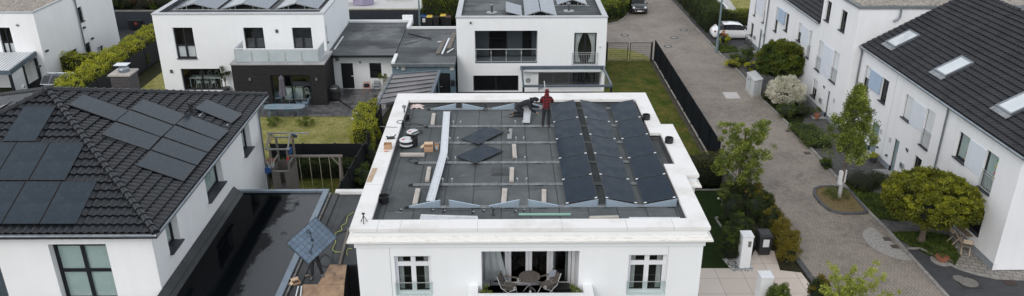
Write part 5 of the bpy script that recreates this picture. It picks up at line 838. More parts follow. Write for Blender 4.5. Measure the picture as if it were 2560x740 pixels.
def grail(b, x0, x1, Y, z0, z1, n, nm='balcony_railing', glass=True):
    m = M(); m.tube([(x0, Y, z1), (x1, Y, z1)], .025, 8); r = obj(nm, m, ALU, b); m = M(); m.tube([(x0, Y, z0+.08), (x1, Y, z0+.08)], .015, 8); obj('lower_rail', m, ALU, r)
    for i in range(n+1):
        x = x0+(x1-x0)*i/n; q = M(); q.tube([(x, Y, z0), (x, Y, z1)], .02, 8); q.box(x-.06, Y-.02, z0+.2, x+.06, Y+.02, z0+.25); q.box(x-.06, Y-.02, z1-.3, x+.06, Y+.02, z1-.25); obj('post', q, ALU, r)
        if i < n: q = M(); q.box(x+.03, Y-.004, z0+.1, x+(x1-x0)/n-.03, Y+.004, z1-.06); obj('glass_panel', q, GLS, r)
grail(hb, q1[0]+.06, q1[1]-.06, BY_+.12, q1[2]+.02, Yp(1260, 123, BY_+.12).z, 4)
window(hb, fN, q2, cols=2, fw=.09, mull=.16, curtain='tied', sill=False)
def bars(b, fr, a0, a1, z0, z1, d=.1, n=14, material=ALU):
    m = M(); fr.box(m, a0-.12, a1+.12, d-.02, d+.02, z1-.03, z1); fr.box(m, a0, a1, d-.015, d+.015, z1-.16, z1-.13); fr.box(m, a0-.08, a1+.08, d-.02, d+.02, z0, z0+.03); [fr.box(m, a-.012, a+.012, d-.018, d+.018, z0-.02, z1+.01) for a in (a0-.06, a1+.06)]; r = obj('juliet_railing', m, material, b); q = M()
    for i in range(n+1): a = a0+(a1-a0)*i/n; fr.box(q, a-.009, a+.009, d-.008, d+.008, z0+.031, z1-.161)
    obj('railing_bars', q, material, r); return r
bars(hb, fN, q2[0]-.05, q2[1]+.05, q2[2]+.05, Yp(1460, 130, BY_).z, .1, 14)
window(hb, fN, q3, cols=2, fw=.09, mull=.12, sill=False); fQ = FY(BY_+1.0); window(hb, fQ, [q4[0], q4[1], q4[2], q4[3]], dep=-.03, cols=4, fw=.12, mull=.14, sill=False, name='patio_door')
for px, py, s in ((1176.5, 57, .08), (1500, 116, .07)): p = Yp(px, py, BY_-.08); w = M(); w.box(p.x-s*.6, p.y-.05, p.z-s, p.x+s*.6, p.y+.075, p.z+s); obj('wall_camera', w, DGREY if px < 1300 else WHITEP, hb)
p = Yp(1320, 201, BY_-.05); w = M(); w.tube([p, p+V3(0, .045, 0)], .17, 20); v_ = obj('wall_vent', w, ANTH2, hb); w = M(); w.tube([p-V3(0, .02, 0), p-V3(0, .002, 0)], .12, 16); obj('vent_cover', w, ALU, v_)
# pergola
pz0, pz1 = 2.75, 2.35; A_, B_ = Yp(1301, 166, BY_-.1), Yp(1511, 166, BY_-.1); fy = Zp(1410, 215, 2.45).y; pl, pr = Zp(1306, 215, 2.45).x, Zp(1531, 215, 2.45).x
t = thing('pergola', 'dark grey glazed pergola frame attached to the middle white house', 'pergola', ((A_.x+B_.x)/2, (BY_+fy)/2, 0)); m = M(); m.bar((A_.x, BY_-.1, A_.z-.12), (B_.x, BY_-.1, A_.z-.12), .2, .28); obj('wall_beam', m, ANTH2, t); m = M(); m.bar((A_.x+.1, BY_-.28, A_.z-.3), (B_.x-.3, BY_-.28, A_.z-.3), .14, .14); obj('awning_box', m, WHITEP, t); m = M(); m.bar((pl, fy, 2.45), (pr, fy, 2.45), .14, .14); obj('front_beam', m, ANTH2, t)
for x, xx in ((A_.x+.1, pl+.07), (B_.x-.1, pr-.07)):
    m = M(); m.bar((x, BY_-.2, A_.z-.1), (xx, fy+.05, 2.5), .12, .14); obj('rafter', m, ANTH2, t); m = M(); m.bar((xx, fy, 0), (xx, fy, 2.37), .14, .14); obj('post', m, ANTH, t)
m = M(); m.prism([(A_.x+.15, BY_-.25, A_.z-.1), (B_.x-.15, BY_-.25, A_.z-.1), (pr-.15, fy+.08, 2.52), (pl+.15, fy+.08, 2.52)], (0, 0, .012)); obj('glass_roof', m, glassmat('pergola_glass', (.99, .99, .99), .1, 1., .10), t)
# roof things
bz_ = BZ_-.25; PL = PT; Y0 = Zp(1300, 38.6, bz_+.1).y
for r in range(3): ya, yb_ = Y0+r*1.06, Y0+r*1.06+1.04; xa, xc = Zp(1265, 38, bz_+.3).x, Zp(1305, 38, bz_+.1).x; fit(V3(xa, yb_, bz_+.42), V3(xc, yb_, bz_+.1), V3(xc, ya, bz_+.1), V3(xa, ya, bz_+.42), PL, f'tilted panel in the {R3[r]} of the single column on the middle house', 'tilted panels on the middle white house')
tent([f'in the {r} of the centre tent' for r in R3], Y0, 5, (Zp(1312, 38, bz_+.1).x, Zp(1352, 37, bz_+.3).x, Zp(1392, 38, bz_+.1).x), bz_+.1, 0, .38, PL, 'middle white house', 1.02)
Y1_ = Zp(1430, 11, bz_+.1).y; tent([f'in the {r} of the far right tent' for r in R3], Y1_, 3, (Zp(1393, 11, bz_+.1).x, Zp(1431, 11, bz_+.1).x, Zp(1468, 11, bz_+.1).x), bz_+.1, 0, .42, PL, 'middle white house', 1.02)
for px, py, nm in ((1229.5, 31, 'left'), (1421.8, 27, 'right')): p = Zp(px, py, bz_); t = thing('roof_vent', f'{nm} short vent pipe with pale collar on the middle house roof', 'vent pipe', p); m = M(); m.tube([p, p+V3(0, 0, .55)], .09, 12); obj('pipe', m, DGREY, t, smooth=50); m = M(); m.lathe(p, [(.42, .0), (.42, .02), (.001, .03)], 22, cap=False); obj('collar', m, mat('pale_collar', (.4, .42, .42), .8), t); m = M(); m.lathe(p+V3(0, 0, .5), [(.13, 0), (.13, .12), (.001, .14)], 14, cap=False); obj('cap', m, ZINC, t)
# ================================================================ FAR LEFT HOUSE
CX1, CY0, CY1, CZ1 = -35.28, 58.6, 70.8, 6.0
hc_ = thing('flat_roofed_house', 'white house with gravel roof and side downpipe at the far left', 'house', (-40, 64, 0)); fC, fCs = FY(CY0), FXp(CX1); k1 = hY((-8, 69), (42, 139), CY0); k2 = hXr((165, 135), (198, 149), CX1); k3 = hXr((193, 20), (211, 51), CX1); k4 = hXr((213, 110), (231, 134), CX1); k5 = hXr((243, 120), (261, 131), CX1)
flat_house(hc_, -48, CX1, CY0, CY1, CZ1, fC, [k1], [k2, k3, k4, k5], WHITE, .1, GRAVEL, .14, .06)
window(hc_, fC, k1, cols=2, fw=.1, blind=(BLIND, 0, .42), sill=False)
for k in (k2, k3, k4, k5): window(hc_, fCs, k, dep=.1, fw=.08, glass=None, blind=BLIND if k is k5 else None)
a, b = Xp(188, 5, CX1+.1), Xp(221, 158, CX1+.1); m = M(); m.tube([(a.x, a.y, CZ1-.5), (a.x, a.y, 0)], .06, 8); m.box(a.x-.1, a.y-.16, CZ1-.5, a.x+.1, a.y+.16, CZ1-.15); obj('downpipe', m, ZINC, hc_, smooth=40)
for px, py in ((118, 127), (99, 166), (211, 69), (231.5, 96)): p = Xp(px, py, CX1+.08); w = M(); w.box(p.x-.07, p.y-.16, p.z-.07, p.x+.05, p.y+.16, p.z+.07); obj('wall_lamp', w, DGREY, hc_)
p = Xp(159, 137, CX1+.03); w = M(); w.box(p.x-.02, p.y-.14, p.z-.14, p.x+.02, p.y+.14, p.z+.14); obj('vent_grille', w, WHITEP, hc_); p = Yp(43, 63, CY0-.05); w = M(); w.ball(p, (.12, .05, .1), 10, 6); obj('wall_lamp', w, ZINC, hc_)
# veranda
v0 = Zp(72, 142, 2.75); vy = Zp(40, 200, 2.45).y; vx1 = v0.x; t = thing('veranda', 'dark framed veranda with ribbed white roof in front of the far left house', 'veranda', (vx1-2.5, CY0-1.8, 0)); vr = [(vx1-6, CY0-.02, 2.8), (vx1, CY0-.02, 2.8), (vx1, CY0-3.6, 2.45), (vx1-6, CY0-3.6, 2.45)]; m = M(); m.prism(vr, (0, 0, .05)); obj('roof_sheet', m, WHITEP, t); m = M()
for i in range(24): x = vx1-6+i*.25; m.bar((x, CY0-.04, 2.87), (x, CY0-3.58, 2.52), .05, .03)
obj('roof_ribs', m, mat('light_grey_rib', (.5, .52, .54), .5), t); m = M(); m.bar((vx1+.07, CY0-.02, 2.78), (vx1+.07, CY0-3.6, 2.43), .14, .32); m.bar((vx1-6, CY0-3.66, 2.42), (vx1+.14, CY0-3.66, 2.42), .12, .3); obj('edge_frame', m, ANTH2, t)
for x, y in ((vx1, CY0-3.6), (vx1, CY0-.12), (vx1, CY0-1.9), (vx1-3, CY0-3.6)): m = M(); m.bar((x, y, 0), (x, y, 2.4), .16, .16); obj('post', m, ANTH, t)
m = M(); m.box(vx1-.02, CY0-1.75, .9, vx1+.02, CY0-.25, 2.3); obj('side_glass', m, GLS, t); m = M(); m.box(vx1-.03, CY0-3.5, .1, vx1+.03, CY0-2.0, 2.3); obj('white_side_panel', m, WHITEP, t); m = M(); m.box(vx1-.04, CY0-1.8, .05, vx1+.03, CY0-.2, .85); obj('dark_side_panel', m, ANTH, t)
p = Xp(60, 219, vx1+.08); m = M(); m.torus(p, .17, .08, 18, 8, (V3(0, 1, 0), V3(0, 0, 1))); one('life_ring', m, WHITEP, 'white ring hanging on the dark veranda side', 'ring', smooth=60)
# small arched polycarbonate shelter
P_ = [Zp(118, 183, 2.1), Zp(185, 182, 2.1), Zp(160, 211, 1.75), Zp(101, 211, 1.75)]; t = thing('door_canopy', 'small canopy with three dark arched panels beside the yellow green hedge', 'canopy', (P_[0]+P_[2])/2-V3(0, 0, 1.9)); 
for i in range(3):
    a, b, c, d = P_[0].lerp(P_[1], i/3+.02), P_[0].lerp(P_[1], (i+1)/3-.02), P_[3].lerp(P_[2], (i+1)/3-.02), P_[3].lerp(P_[2], i/3+.02); m = M(); mid1, mid2 = (a+d)/2+V3(0, 0, .22), (b+c)/2+V3(0, 0, .22); m.add([a, b, mid2, mid1, c, d], [(0, 1, 2, 3), (3, 2, 4, 5)]); obj('roof_panel', m, mat('smoked_panel', (.03, .032, .035), .2), t)
m = M()
for i in range(4): a, d = P_[0].lerp(P_[1], i/3), P_[3].lerp(P_[2], i/3); m.tube([a, (a+d)/2+V3(0, 0, .24), d], .03, 6)
m.tube([P_[0], P_[1]], .05, 6); m.tube([P_[3], P_[2]], .03, 6); obj('canopy_frame', m, ZINC, t)
for a in P_: m = M(); m.tube([a, (a.x, a.y, 0)], .04, 6); obj('post', m, ANTH, t)
# ================================================================ GROUND
def sheet(name, pts, z, material, parent=None, kind='structure'):
    m = M(); m.poly([(p[0], p[1], z) for p in pts]); return tag(obj(name, m, material, recalc=False), kind=kind)
def zp(*ps): return [Zp(*p, 0.) for p in ps]
m = M(); m.poly([(-700, -100, -.06), (700, -100, -.06), (700, 1500, -.06), (-700, 1500, -.06)]); struct('ground', m, grassmat('ground_soil_grass', (.045, .05, .022), (.06, .052, .035), (.02, .025, .012), .15, 3.), recalc=False)
kr = [(1673, -60), (1673, 0), (1712, 42), (1750, 84), (1797.5, 135), (1845, 180), (1905, 252), (1961, 305), (1990, 333), (2077, 432), (2162, 525), (2219, 582), (2280, 651), (2361, 740), (2420, 810)]
KR = [Zp(*p) for p in kr]; KR[0] = V3(17.5, 120, 0)
KL = [V3(14.6, 24, 0), Zp(2060, 740), Zp(2030, 697), Zp(1995, 650), V3(13.45, 42.5, 0), V3(13.12, 43.0, 0), V3(13.05, 65.2, 0), V3(7.0, 65.2, 0), V3(3.0, 65.4, 0), V3(3., 79.5, 0), Zp(1520, 62), Zp(1545, 56), Zp(1562, 45), Zp(1570, 34), Zp(1570, 22), Zp(1566, 0), V3(12., 120, 0)]
RDP = KR[::-1]+KL[::1]; m = M(); m.poly([(p.x, p.y, .0) for p in KR]+[(p.x, p.y, .0) for p in reversed(KL[::-1][::-1][::-1])] if False else [(p.x, p.y, 0) for p in KR]+[(p.x, p.y, 0) for p in KL]); struct('road', m, HERR, recalc=False)
def kerb(name, P, w, z0, z1, material):
    m = M()
    for a, b in zip(P[:-1], P[1:]):
        a, b = V3(a[0], a[1], 0), V3(b[0], b[1], 0); d = (b-a).normalized(); m.bar(a+V3(0, 0, (z0+z1)/2)-d*.004, b+V3(0, 0, (z0+z1)/2)+d*.004, w, z1-z0)
    return struct(name, m, material)
kerb('kerb', [p+V3(.08, 0, 0) for p in KR], .16, -.05, .09, KERB); kerb('kerb', KL[10:17], .14, -.05, .1, KERB); kerb('kerb', KL[0:5], .28, -.05, .03, KERBD)
# front gardens base
sheet('front_path', [(p.x+.16, p.y) for p in KR[1:]]+[(23.4, 20), (30, 20), (30, 30), (23.5, 31.6), (23.4, 90)], -.02, SETT if False else mat('dark_path', (.10, .098, .095), .8, (.055, .053, .05), ns=3, lo=.4, hi=.6))
sheet('driveway', [Zp(1752, 80)+V3(.2, 0, 0), Zp(1800, 134)+V3(.2, .4, 0), Zp(1870, 108), Zp(1880, 85), V3(27, 80, 0), V3(18.9, 79, 0)], -.012, ASPH)
asp = [(2282, 653), (2361, 740), (2420, 810), (2700, 810), (2700, 690), (2560, 700), (2490, 697), (2440, 686), (2395, 672), (2355, 652), (2325, 634), (2300, 622), (2268, 622)]
sheet('asphalt_road', [Zp(*p)+(V3(.17, 0, 0) if i < 3 else V3(0, 0, 0)) for i, p in enumerate(asp)], .0, ASPH); kerb('kerb', [Zp(*p) for p in asp[5:]][::1], .12, -.05, .06, KERB)
sheet('paving', zp((2560, 700), (2490, 697), (2440, 686), (2395, 672), (2370, 640), (2400, 600), (2440, 610), (2485, 676), (2700, 676), (2700, 695)), -.004, SETT)
sheet('gravel_patch', zp((2375, 580), (2440, 600), (2432, 640), (2395, 640), (2370, 612)), -.008, mat('grit', (.2, .195, .19), .95, (.1, .1, .1), ns=20))
def halfell(P0, P1, depth, n=12):
    a, b = Vector(P0), Vector(P1); c = (a+b)/2; u = (b-a)/2; v = V3(-u.y, u.x, 0).normalized()*depth; return [c+u*math.cos(t*math.pi/n)+v*math.sin(t*math.pi/n) for t in range(n+1)]
pale = mat('pale_setts', (.36, .35, .33), .9, (.24, .23, .22), ns=9, lo=.4, hi=.6, bump=.6, bs=14)
pz = halfell(Zp(2181, 568), Zp(2283, 650), 1.25); sheet('pale_paving', pz if (pz[6]-Zp(2190, 620)).length < (halfell(Zp(2283, 650), Zp(2181, 568), 1.25)[6]-Zp(2190, 620)).length else halfell(Zp(2283, 650), Zp(2181, 568), 1.25), .006, pale)
# lawns and beds
sheet('lawn', [(-28.2, 50), (-26.05, 50), (-26.05, 72), (-28.2, 72)], -.02, LAWNY); sheet('lawn', [(-20, 43.3), (-8.4, 43.3), (-8.7, 52.3), (-20, 52.3)], -.02, LAWNY); sheet('lawn', [(-13.1, 34.9), (-6.5, 34.9), (-7.6, 42.8), (-13.6, 42.8)], -.02, LAWN)
sheet('lawn', [(6.9, 40.6), (12.5, 40.6), (12.5, 64.8), (6.9, 64.8)], -.02, LAWN); sheet('lawn', [(12.5, 64.81), (7.9, 64.81), (7.9, 67.4), (9.5, 68.8), (11.2, 68.3), (12.3, 66.7), (12.7, 65.5)], .006, LAWNY); sheet('soil_strip', [(12.5, 42), (12.74, 42), (12.74, 64.8), (12.5, 64.8)], -.03, SOIL)
sheet('lawn', zp((1740, 445), (1800, 445), (1836, 560), (1850, 672), (1690, 672), (1700, 560)), -.02, LAWND); sheet('soil_bed', [(9.6, 33), (13.3, 32.6), (13.4, 43), (9.5, 43)], -.03, SOIL)
sheet('terrace', [Zp(1680, 671), Zp(1850, 671), Zp(1866, 668), Zp(1890, 620), Zp(1935, 628), Zp(1950, 676), Zp(2003, 682), Zp(2050, 745), Zp(2060, 800), Zp(1680, 800)], .012, BEIGE); sheet('patio', [(-19.5, 52.2), (-8.6, 52.2), (-8.2, 54.9), (-8.2, 58.0), (-20, 58.0)], .0, PATIO)
kerb('edging', [(9.4, 40.4), (12.9, 40.4)], .08, -.04, .05, KERB)
sheet('ground_cover', zp((1905, 240), (1962, 300), (1992, 330), (2010, 300), (2005, 262), (1930, 215)), .0, IVY); sheet('ground_cover', zp((2100, 440), (2170, 480), (2290, 500), (2310, 545), (2240, 552), (2190, 545), (2168, 520), (2120, 470)), .0, IVY); sheet('ground_cover', zp((2228, 580), (2310, 578), (2370, 588), (2400, 640), (2385, 668), (2330, 643), (2283, 618), (2250, 600)), .0, IVY); sheet('ground_cover', zp((1779, 108), (1841, 118), (1846, 129), (1800, 133)), .02, IVY)
sheet('neighbour_lawn', zp((1830, -30), (1880, -30), (1872, 30), (1838, 22), (1805, -30)), -.01, LAWNY)
# planted island with kerb and young tree
isl = [Zp(*p) for p in ((2037, 474), (2050, 469), (2080, 468), (2110, 473), (2125, 480), (2168, 532), (2150, 535), (2110, 536), (2075, 528), (2050, 508), (2036, 488))]
sheet('island', isl, .05, DRYG); m = M()
for i in range(len(isl)): a, b = isl[i], isl[(i+1) % len(isl)]; m.bar(a+V3(0, 0, .03), b+V3(0, 0, .03), .17, .15)
struct('island_kerb', m, KERBD)
sheet('pale_paving', zp((2020, 466), (2110, 459), (2120, 474), (2040, 468)), .006, pale)
# background terrace, fences, pool area
tz = 1.4; T0, T1 = Zp(870, 24, tz), Zp(1054, 22, tz); yb0 = T0.y
m = M(); m.box(T0.x-4, yb0, -.05, T1.x, yb0+14, tz-.0); struct('raised_terrace', m, DECK); m = M(); m.box(T0.x-4, yb0-.35, -.05, T1.x, yb0-.02, tz+.03); o = one('retaining_wall', m, mat('dark_fibre_cement', (.018, .022, .03), .6, (.025, .03, .038), ns=2), 'long dark retaining wall below the pale raised terrace', 'wall')
m = M(); m.box(T0.x-4, yb0-.36, tz+.032, T1.x, yb0+.05, tz+.08); one('wall_capping', m, mat('mossy_cap', (.28, .27, .2), .9, (.16, .17, .1), ns=1), 'mossy pale capping strip on top of the dark retaining wall', 'capping')
sheet('lawn', [(-7.8, 66.8), (-3.6, 66.8), (-3.6, 72), (-7.8, 72)], -.02, LAWND)
p = Zp(908, 12, tz); t = thing('covered_armchair', 'lilac fabric cover over a garden seat on the raised terrace', 'garden seat', p); m = M(); m.prism([p+V3(-1., -.2, 0), p+V3(.05, -.6, 0), p+V3(1.05, -.2, 0), p+V3(1., .7, 0), p+V3(-.9, .7, 0)], (0, 0, .75)); obj('cover', m, LILAC, t, bevel=.1, smooth=40)
p = Zp(876, 12, tz); dtable('black garden bench table at the left end of the raised terrace', (p.x, p.y, tz), 1.8, .8, .7, 0, BLK, BLK, 'garden_table'); p = Zp(998, -2, tz); dtable('dark low table at the rear of the raised terrace', (p.x, p.y, tz), 2.6, 1.0, .5, 0, BLK, WOOD, 'garden_table')
def pole(name, x, y, h, r, label, mm=None, head=True, cat='street lamp'):
    p = Zp(x, y); t = thing(name, label, cat, p); m = M(); m.tube([p, p+V3(0, 0, 1.2), p+V3(0, 0, 1.22), p+V3(0, 0, h)], [r*1.35, r*1.35, r, r*.7], 12); obj('pole', m, mm or mat('lamp_green_grey', (.16, .22, .24), .5, (.13, .19, .21)), t, smooth=40)
    if head: m = M(); m.lathe(p+V3(0, 0, h), [(.08, 0), (.32, .15), (.36, .2), (.3, .3), (.001, .36)], 16, cap=False); obj('lamp_head', m, DGREY, t)
    return t
pole('street_lamp', 1791, 131, 5.6, .095, 'grey green street lamp post beside the kerb near the white car'); pole('street_lamp', 1050, 70, 6., .08, 'thin grey pole behind the annex roofs left of the wheelie bins')
# bins in a row
def bin_(x, y, lid, label, s=1., sticker=False, g='wheelie bins by the hedge behind the annex', Z=None):
    p = Zp(x, y) if Z is None else Z; t = thing('wheelie_bin', label, 'bin', p, g); w, d, h = .29*s, .34*s, .98*s; m = M(); m.prism([(p.x-w*.8, p.y-d*.75, .06), (p.x+w*.8, p.y-d*.75, .06), (p.x+w*.8, p.y+d*.75, .06), (p.x-w*.8, p.y+d*.75, .06)], (0, 0, .01)); m.add([(p.x+a*w*.8, p.y+b*d*.75, .06) for a, b in ((-1, -1), (1, -1), (1, 1), (-1, 1))]+[(p.x+a*w, p.y+b*d, h) for a, b in ((-1, -1), (1, -1), (1, 1), (-1, 1))], [(0, 1, 5, 4), (1, 2, 6, 5), (2, 3, 7, 6), (3, 0, 4, 7), (4, 5, 6, 7)]); obj('body', m, mat('bin_plastic', (.020, .021, .024), .5, (.03, .03, .034)), t, bevel=.02)
    m = M(); m.add([(p.x+a*w*1.06, p.y+b*d*1.06, h+.004) for a, b in ((-1, -1), (1, -1), (1, 1), (-1, 1))]+[(p.x+a*w*.85, p.y+b*d*.8, h+.10) for a, b in ((-1, -1), (1, -1), (1, 1), (-1, 1))], [(0, 1, 5, 4), (1, 2, 6, 5), (2, 3, 7, 6), (3, 0, 4, 7), (4, 5, 6, 7), (3, 2, 1, 0)]); obj('lid', m, lid, t, bevel=.015)
    if sticker: m = M(); m.box(p.x-.15, p.y-d*.98-.006, h*.5, p.x+.15, p.y-d*.98+.0, h*.88); obj('sticker', m, WHITEP, t)
    for s_ in (-1, 1): m = M(); m.tube([(p.x+s_*w*.85, p.y+d*.8, .1), (p.x+s_*(w*.85+.05), p.y+d*.8, .1)], .1, 12); obj('wheel', m, RUBBER, t)
    return t
BIN0 = 'at the left end of the row'
for x, y, lid, lb, st in ((1061, 66, BLUEP, 'black wheelie bin with a bright blue lid', True), (1075, 67, YEL, 'black wheelie bin with yellow lid, beside the blue lidded one', False), (1091, 67, BLK, 'all black wheelie bin between the two yellow lidded ones', False), (1109, 64, YEL, 'black wheelie bin with yellow lid, standing farther right', False), (1122, 67, mat('brown_lid', (.10, .06, .05), .6), 'wheelie bin with brownish lid at the right end of the row', False)): bin_(x, y, lid, lb, 1.05, st)
# bin beside pillars, pillars
bin_(1905, 632, BLK, 'black wheelie bin with white notice beside the taller white gate pillar', 1.12, True, None)
def pillar(p, w, d, h, label, num=True):
    t = thing('gate_pillar', label, 'gate pillar', p, None); m = M(); m.box(p.x-w/2, p.y, 0, p.x+w/2, p.y+d, h-.07); obj('shaft', m, WHITE, t, bevel=.008); m = M(); m.box(p.x-w/2-.025, p.y-.025, h-.068, p.x+w/2+.025, p.y+d+.025, h); obj('cap', m, WHITEP, t, bevel=.008)
    if num:
        m = M(); m.box(p.x+.02, p.y-.012, h-.58, p.x+.17, p.y+.0, h-.27); q = obj('intercom_panel', m, mat('brushed_panel', (.35, .34, .33), .4, metal=.5), t)
        for i, s in enumerate((.06, .045, .05)): m = M(); m.box(p.x+.05, p.y-.018, h-.37-i*.09, p.x+.13, p.y-.012, h-.37-i*.09+s*.8); obj('button', m, DGREY, q)
    return t
p = Zp(1861, 671); pillar(V3(p.x, p.y, 0), .50, .55, 1.76, 'tall white gate pillar with a small grey intercom panel, beside the bin'); p2 = Zp(1920, 700, 1.5); pillar(V3(p2.x-.02, p2.y, 0), .52, .55, 1.62, 'white gate pillar nearest the street behind a green conifer', False)
m = M(); q = Zp(1858, 675); m.slab([(q.x-.55, q.y-.12), (q.x+.5, q.y-.12), (q.x+.45, q.y+1.0), (q.x-.75, q.y+1.0)], .0, .03); one('pebble_bed', m, PEBBLE, 'white pebbles around the foot of the tall gate pillar', 'pebbles') if False else tag(obj('pebbles', m, PEBBLE), kind='stuff')
m = M(); a, b = Zp(1788, 545), Zp(1803, 600); m.bar(a, Zp(1803, 566, .1), .05, .12); m.bar(a, Zp(1796, 543, .05), .05, .1); one('edging_board', m, KERB, 'pale edging board across the dark lawn right of the villa', 'edging')
# cabinet
a, b, c = Zp(1862, 225), Zp(1881, 247), Zp(1902, 241); t = thing('utility_cabinet', 'pale grey street utility cabinet beside the white flowering bush', 'cabinet', (a+c)/2); d_ = a+(c-b); cen = (a+b+c+d_)/4; H = 1.42
m = M(); m.slab([(cen+(q-cen)*1.0).xy for q in (a, b, c, d_)], 0, .18); obj('plinth', m, CONC, t); m = M(); m.slab([(cen+(q-cen)*.96).xy for q in (a, b, c, d_)], .182, H-.06); obj('housing', m, mat('cabinet_grey', (.58, .61, .62), .6, (.46, .49, .49), ns=1.5, scale3=(3, 3, .4)), t, bevel=.01); m = M(); m.slab([(cen+(q-cen)*1.05).xy for q in (a, b, c, d_)], H-.058, H); obj('lid', m, mat('cabinet_lid', (.55, .57, .57), .6, (.4, .42, .42)), t, bevel=.01)
nrm = V3((b-a).y, -(b-a).x, 0).normalized(); nrm = nrm if nrm.x < 0 else -nrm; mid = cen+(a.lerp(b, .5)-cen)*.965; m = M(); m.bar(mid+nrm*.004+V3(0, 0, .25), mid+nrm*.004+V3(0, 0, H-.12), .012, .012); obj('door_gap', m, DGREY, t); q = cen+(a.lerp(b, .2)-cen)*.97+nrm*.01; m = M(); m.bar(q+V3(0, 0, H-.36), q+(b-a).normalized()*.28+V3(0, 0, H-.36), .01, .09, (0, 0, 1)); obj('blue_label', m, BLUEP, t)
# road ironwork
def manhole(x, y, label, r=.36): p = Zp(x, y); t = thing('manhole_cover', label, 'manhole', p, 'round manhole covers in the paved road'); m = M(); m.lathe(p, [(r*1.12, .004), (r*1.12, .016), (r*.72, .016), (r*.72, .004)], 28, cap=False); obj('ring', m, mat('cast_iron', (.05, .048, .046), .6), t); m = M(); m.lathe(p, [(r*.71, .013), (.001, .013)], 24, cap=False); obj('lid', m, mat('concrete_fill', (.33, .32, .31), .85, (.24, .23, .22), ns=6), t)
for x, y, lb in ((1562, 88, 'manhole cover left, behind the closed garden gate'), (1685, 94, 'manhole cover second from the top on the right of the road'), (1709, 75, 'manhole cover farthest from the villa, right of the others'), (1670, 116, 'manhole cover nearest the end of the dark fence')): manhole(x, y, lb)
m = M(); m.prism([Zp(*p, .004) for p in ((1805, 231), (1841, 231), (1852, 246), (1816, 247))], (0, 0, .02)); one('concrete_plate', m, mat('pale_plate', (.55, .53, .51), .8, (.45, .43, .42)), 'pale square concrete plate set in the paved road', 'plate')
for k, (x, y, w, lb, c) in enumerate(((1969, 328, .3, 'small dark gully grate by the kerb, upper one', KERB), (2018, 383, .4, 'dark gully grate by the kerb left of the young tree', KERB), (2217, 598, .35, 'dark gully grate on the pale paving, farther one', KERB), (2237, 617, .35, 'dark gully grate on the pale paving, nearer one', KERB))): p = Zp(x, y); m = M(); m.box(p.x-w/2, p.y-w/2, .008, p.x+w/2, p.y+w/2, .02); one('gully_grate', m, mat('rusty_iron', (.05, .045, .04), .7, (.09, .08, .07), ns=20), lb, 'drain grate')
q = [Zp(*p, .0) for p in ((2385, 692), (2430, 690), (2462, 722), (2408, 722))]; t = thing('manhole_cover', 'square dark framed manhole with rounded pale fill in the asphalt', 'manhole', (q[0]+q[2])/2); m = M(); m.prism([p+V3(0, 0, .003) for p in q], (0, 0, .012)); obj('frame', m, mat('cast_iron2', (.035, .034, .034), .6), t); cq = (q[0]+q[1]+q[2]+q[3])/4; m = M(); m.lathe(cq, [(.42, .016), (.42, .022), (.001, .022)], 20, cap=False); m.lathe(cq+V3(-.25, .3, -.001), [(.3, .016), (.3, .0222), (.001, .0222)], 20, cap=False); obj('fill', m, mat('tan_concrete', (.20, .19, .17), .85, (.15, .14, .13), ns=8), t)
q = [Zp(*p, .006) for p in ((2508, 702), (2535, 703), (2545, 713), (2515, 713))]; m = M(); m.prism(q, (0, 0, .012)); one('gully_grate', m, mat('rust_red_iron', (.06, .035, .03), .8), 'rusty rectangular grate at the asphalt edge below the gable wall', 'drain grate')
# ================================================================ FENCES & GATE
def slatfence(name, label, A, B, h, n, slat=True, z0=0., material=None, post=.08, cat='fence'):
    A, B = V3(A[0], A[1], 0), V3(B[0], B[1], 0); t = thing(name, label, cat, (A+B)/2); d = (B-A)/n; u = d.normalized(); nn = V3(-u.y, u.x, 0); mm = material or ANTH
    for i in range(n):
        a, b = A+d*i+u*post*.5, A+d*(i+1)-u*post*.5; m = M()
        if slat:
            k = int((h-.1)/.16)
            for j in range(k): z = z0+.1+j*.16; m.bar(a+V3(0, 0, z+.07), b+V3(0, 0, z+.07), .025, .145)
        else: m.bar(a+V3(0, 0, z0+h/2+.02), b+V3(0, 0, z0+h/2+.02), .02, h-.1); m.bar(a+V3(0, 0, z0+h-.02), b+V3(0, 0, z0+h-.02), .04, .03)
        obj('slat_panel' if slat else 'mesh_panel', m, mm, t)
    for i in range(n+1): p = A+d*i; m = M(); m.bar(p+V3(0, 0, -.05), p+V3(0, 0, h+.05), post, post); obj('post', m, mm, t)
    return t
slatfence('slat_fence', 'dark screening fence along the paved road with a low concrete foot', (12.88, 43.1, 0), (12.88, 64.85, 0), 1.8, 9, False, .06, mat('screen_mesh', (.006, .008, .011), .9, (.010, .013, .016), ns=1, spec=.1)); kerb('fence_foot', [(12.88, 43, 0), (12.88, 64.9, 0)], .1, -.04, .055, KERB)
fz = [Zp(951, 259.5, 1.8), Zp(908, 363, 1.8), Zp(904, 359, 1.95), Zp(845, 470, 1.2)]
slatfence('slat_fence', 'anthracite slat fence behind the yellow green shrub, rear stretch', fz[0], fz[1], 1.8, 4); slatfence('slat_fence', 'anthracite slat fence beside the swing, near stretch', (fz[2].x+.03, fz[2].y-.2, 0), (Zp(856, 440, 1.8).x, 36.3, 0), 1.9, 4)
slatfence('screen_fence', 'dark screening fence between the dry lawn and the playground', (-13.9, 43.2, 0), (-8.15, 43.2, 0), 1.8, 3, False); slatfence('mesh_fence', 'dark mesh fence running along the yellow green hedge at the left', Zp(402, 148), V3(Zp(402, 148).x-.3, 50, 0), 1.75, 6, False, 0., mat('screen_mesh_dark', (.012, .015, .02), .85))
gt = thing('garden_gate', 'black double wing garden gate of welded wire beside the lawn', 'gate', (10.8, 64.85, 0)); gh = Yp(1570, 107, 64.85).z; xg = [Yp(x, 130, 64.85).x for x in (1518, 1570, 1573, 1628)]
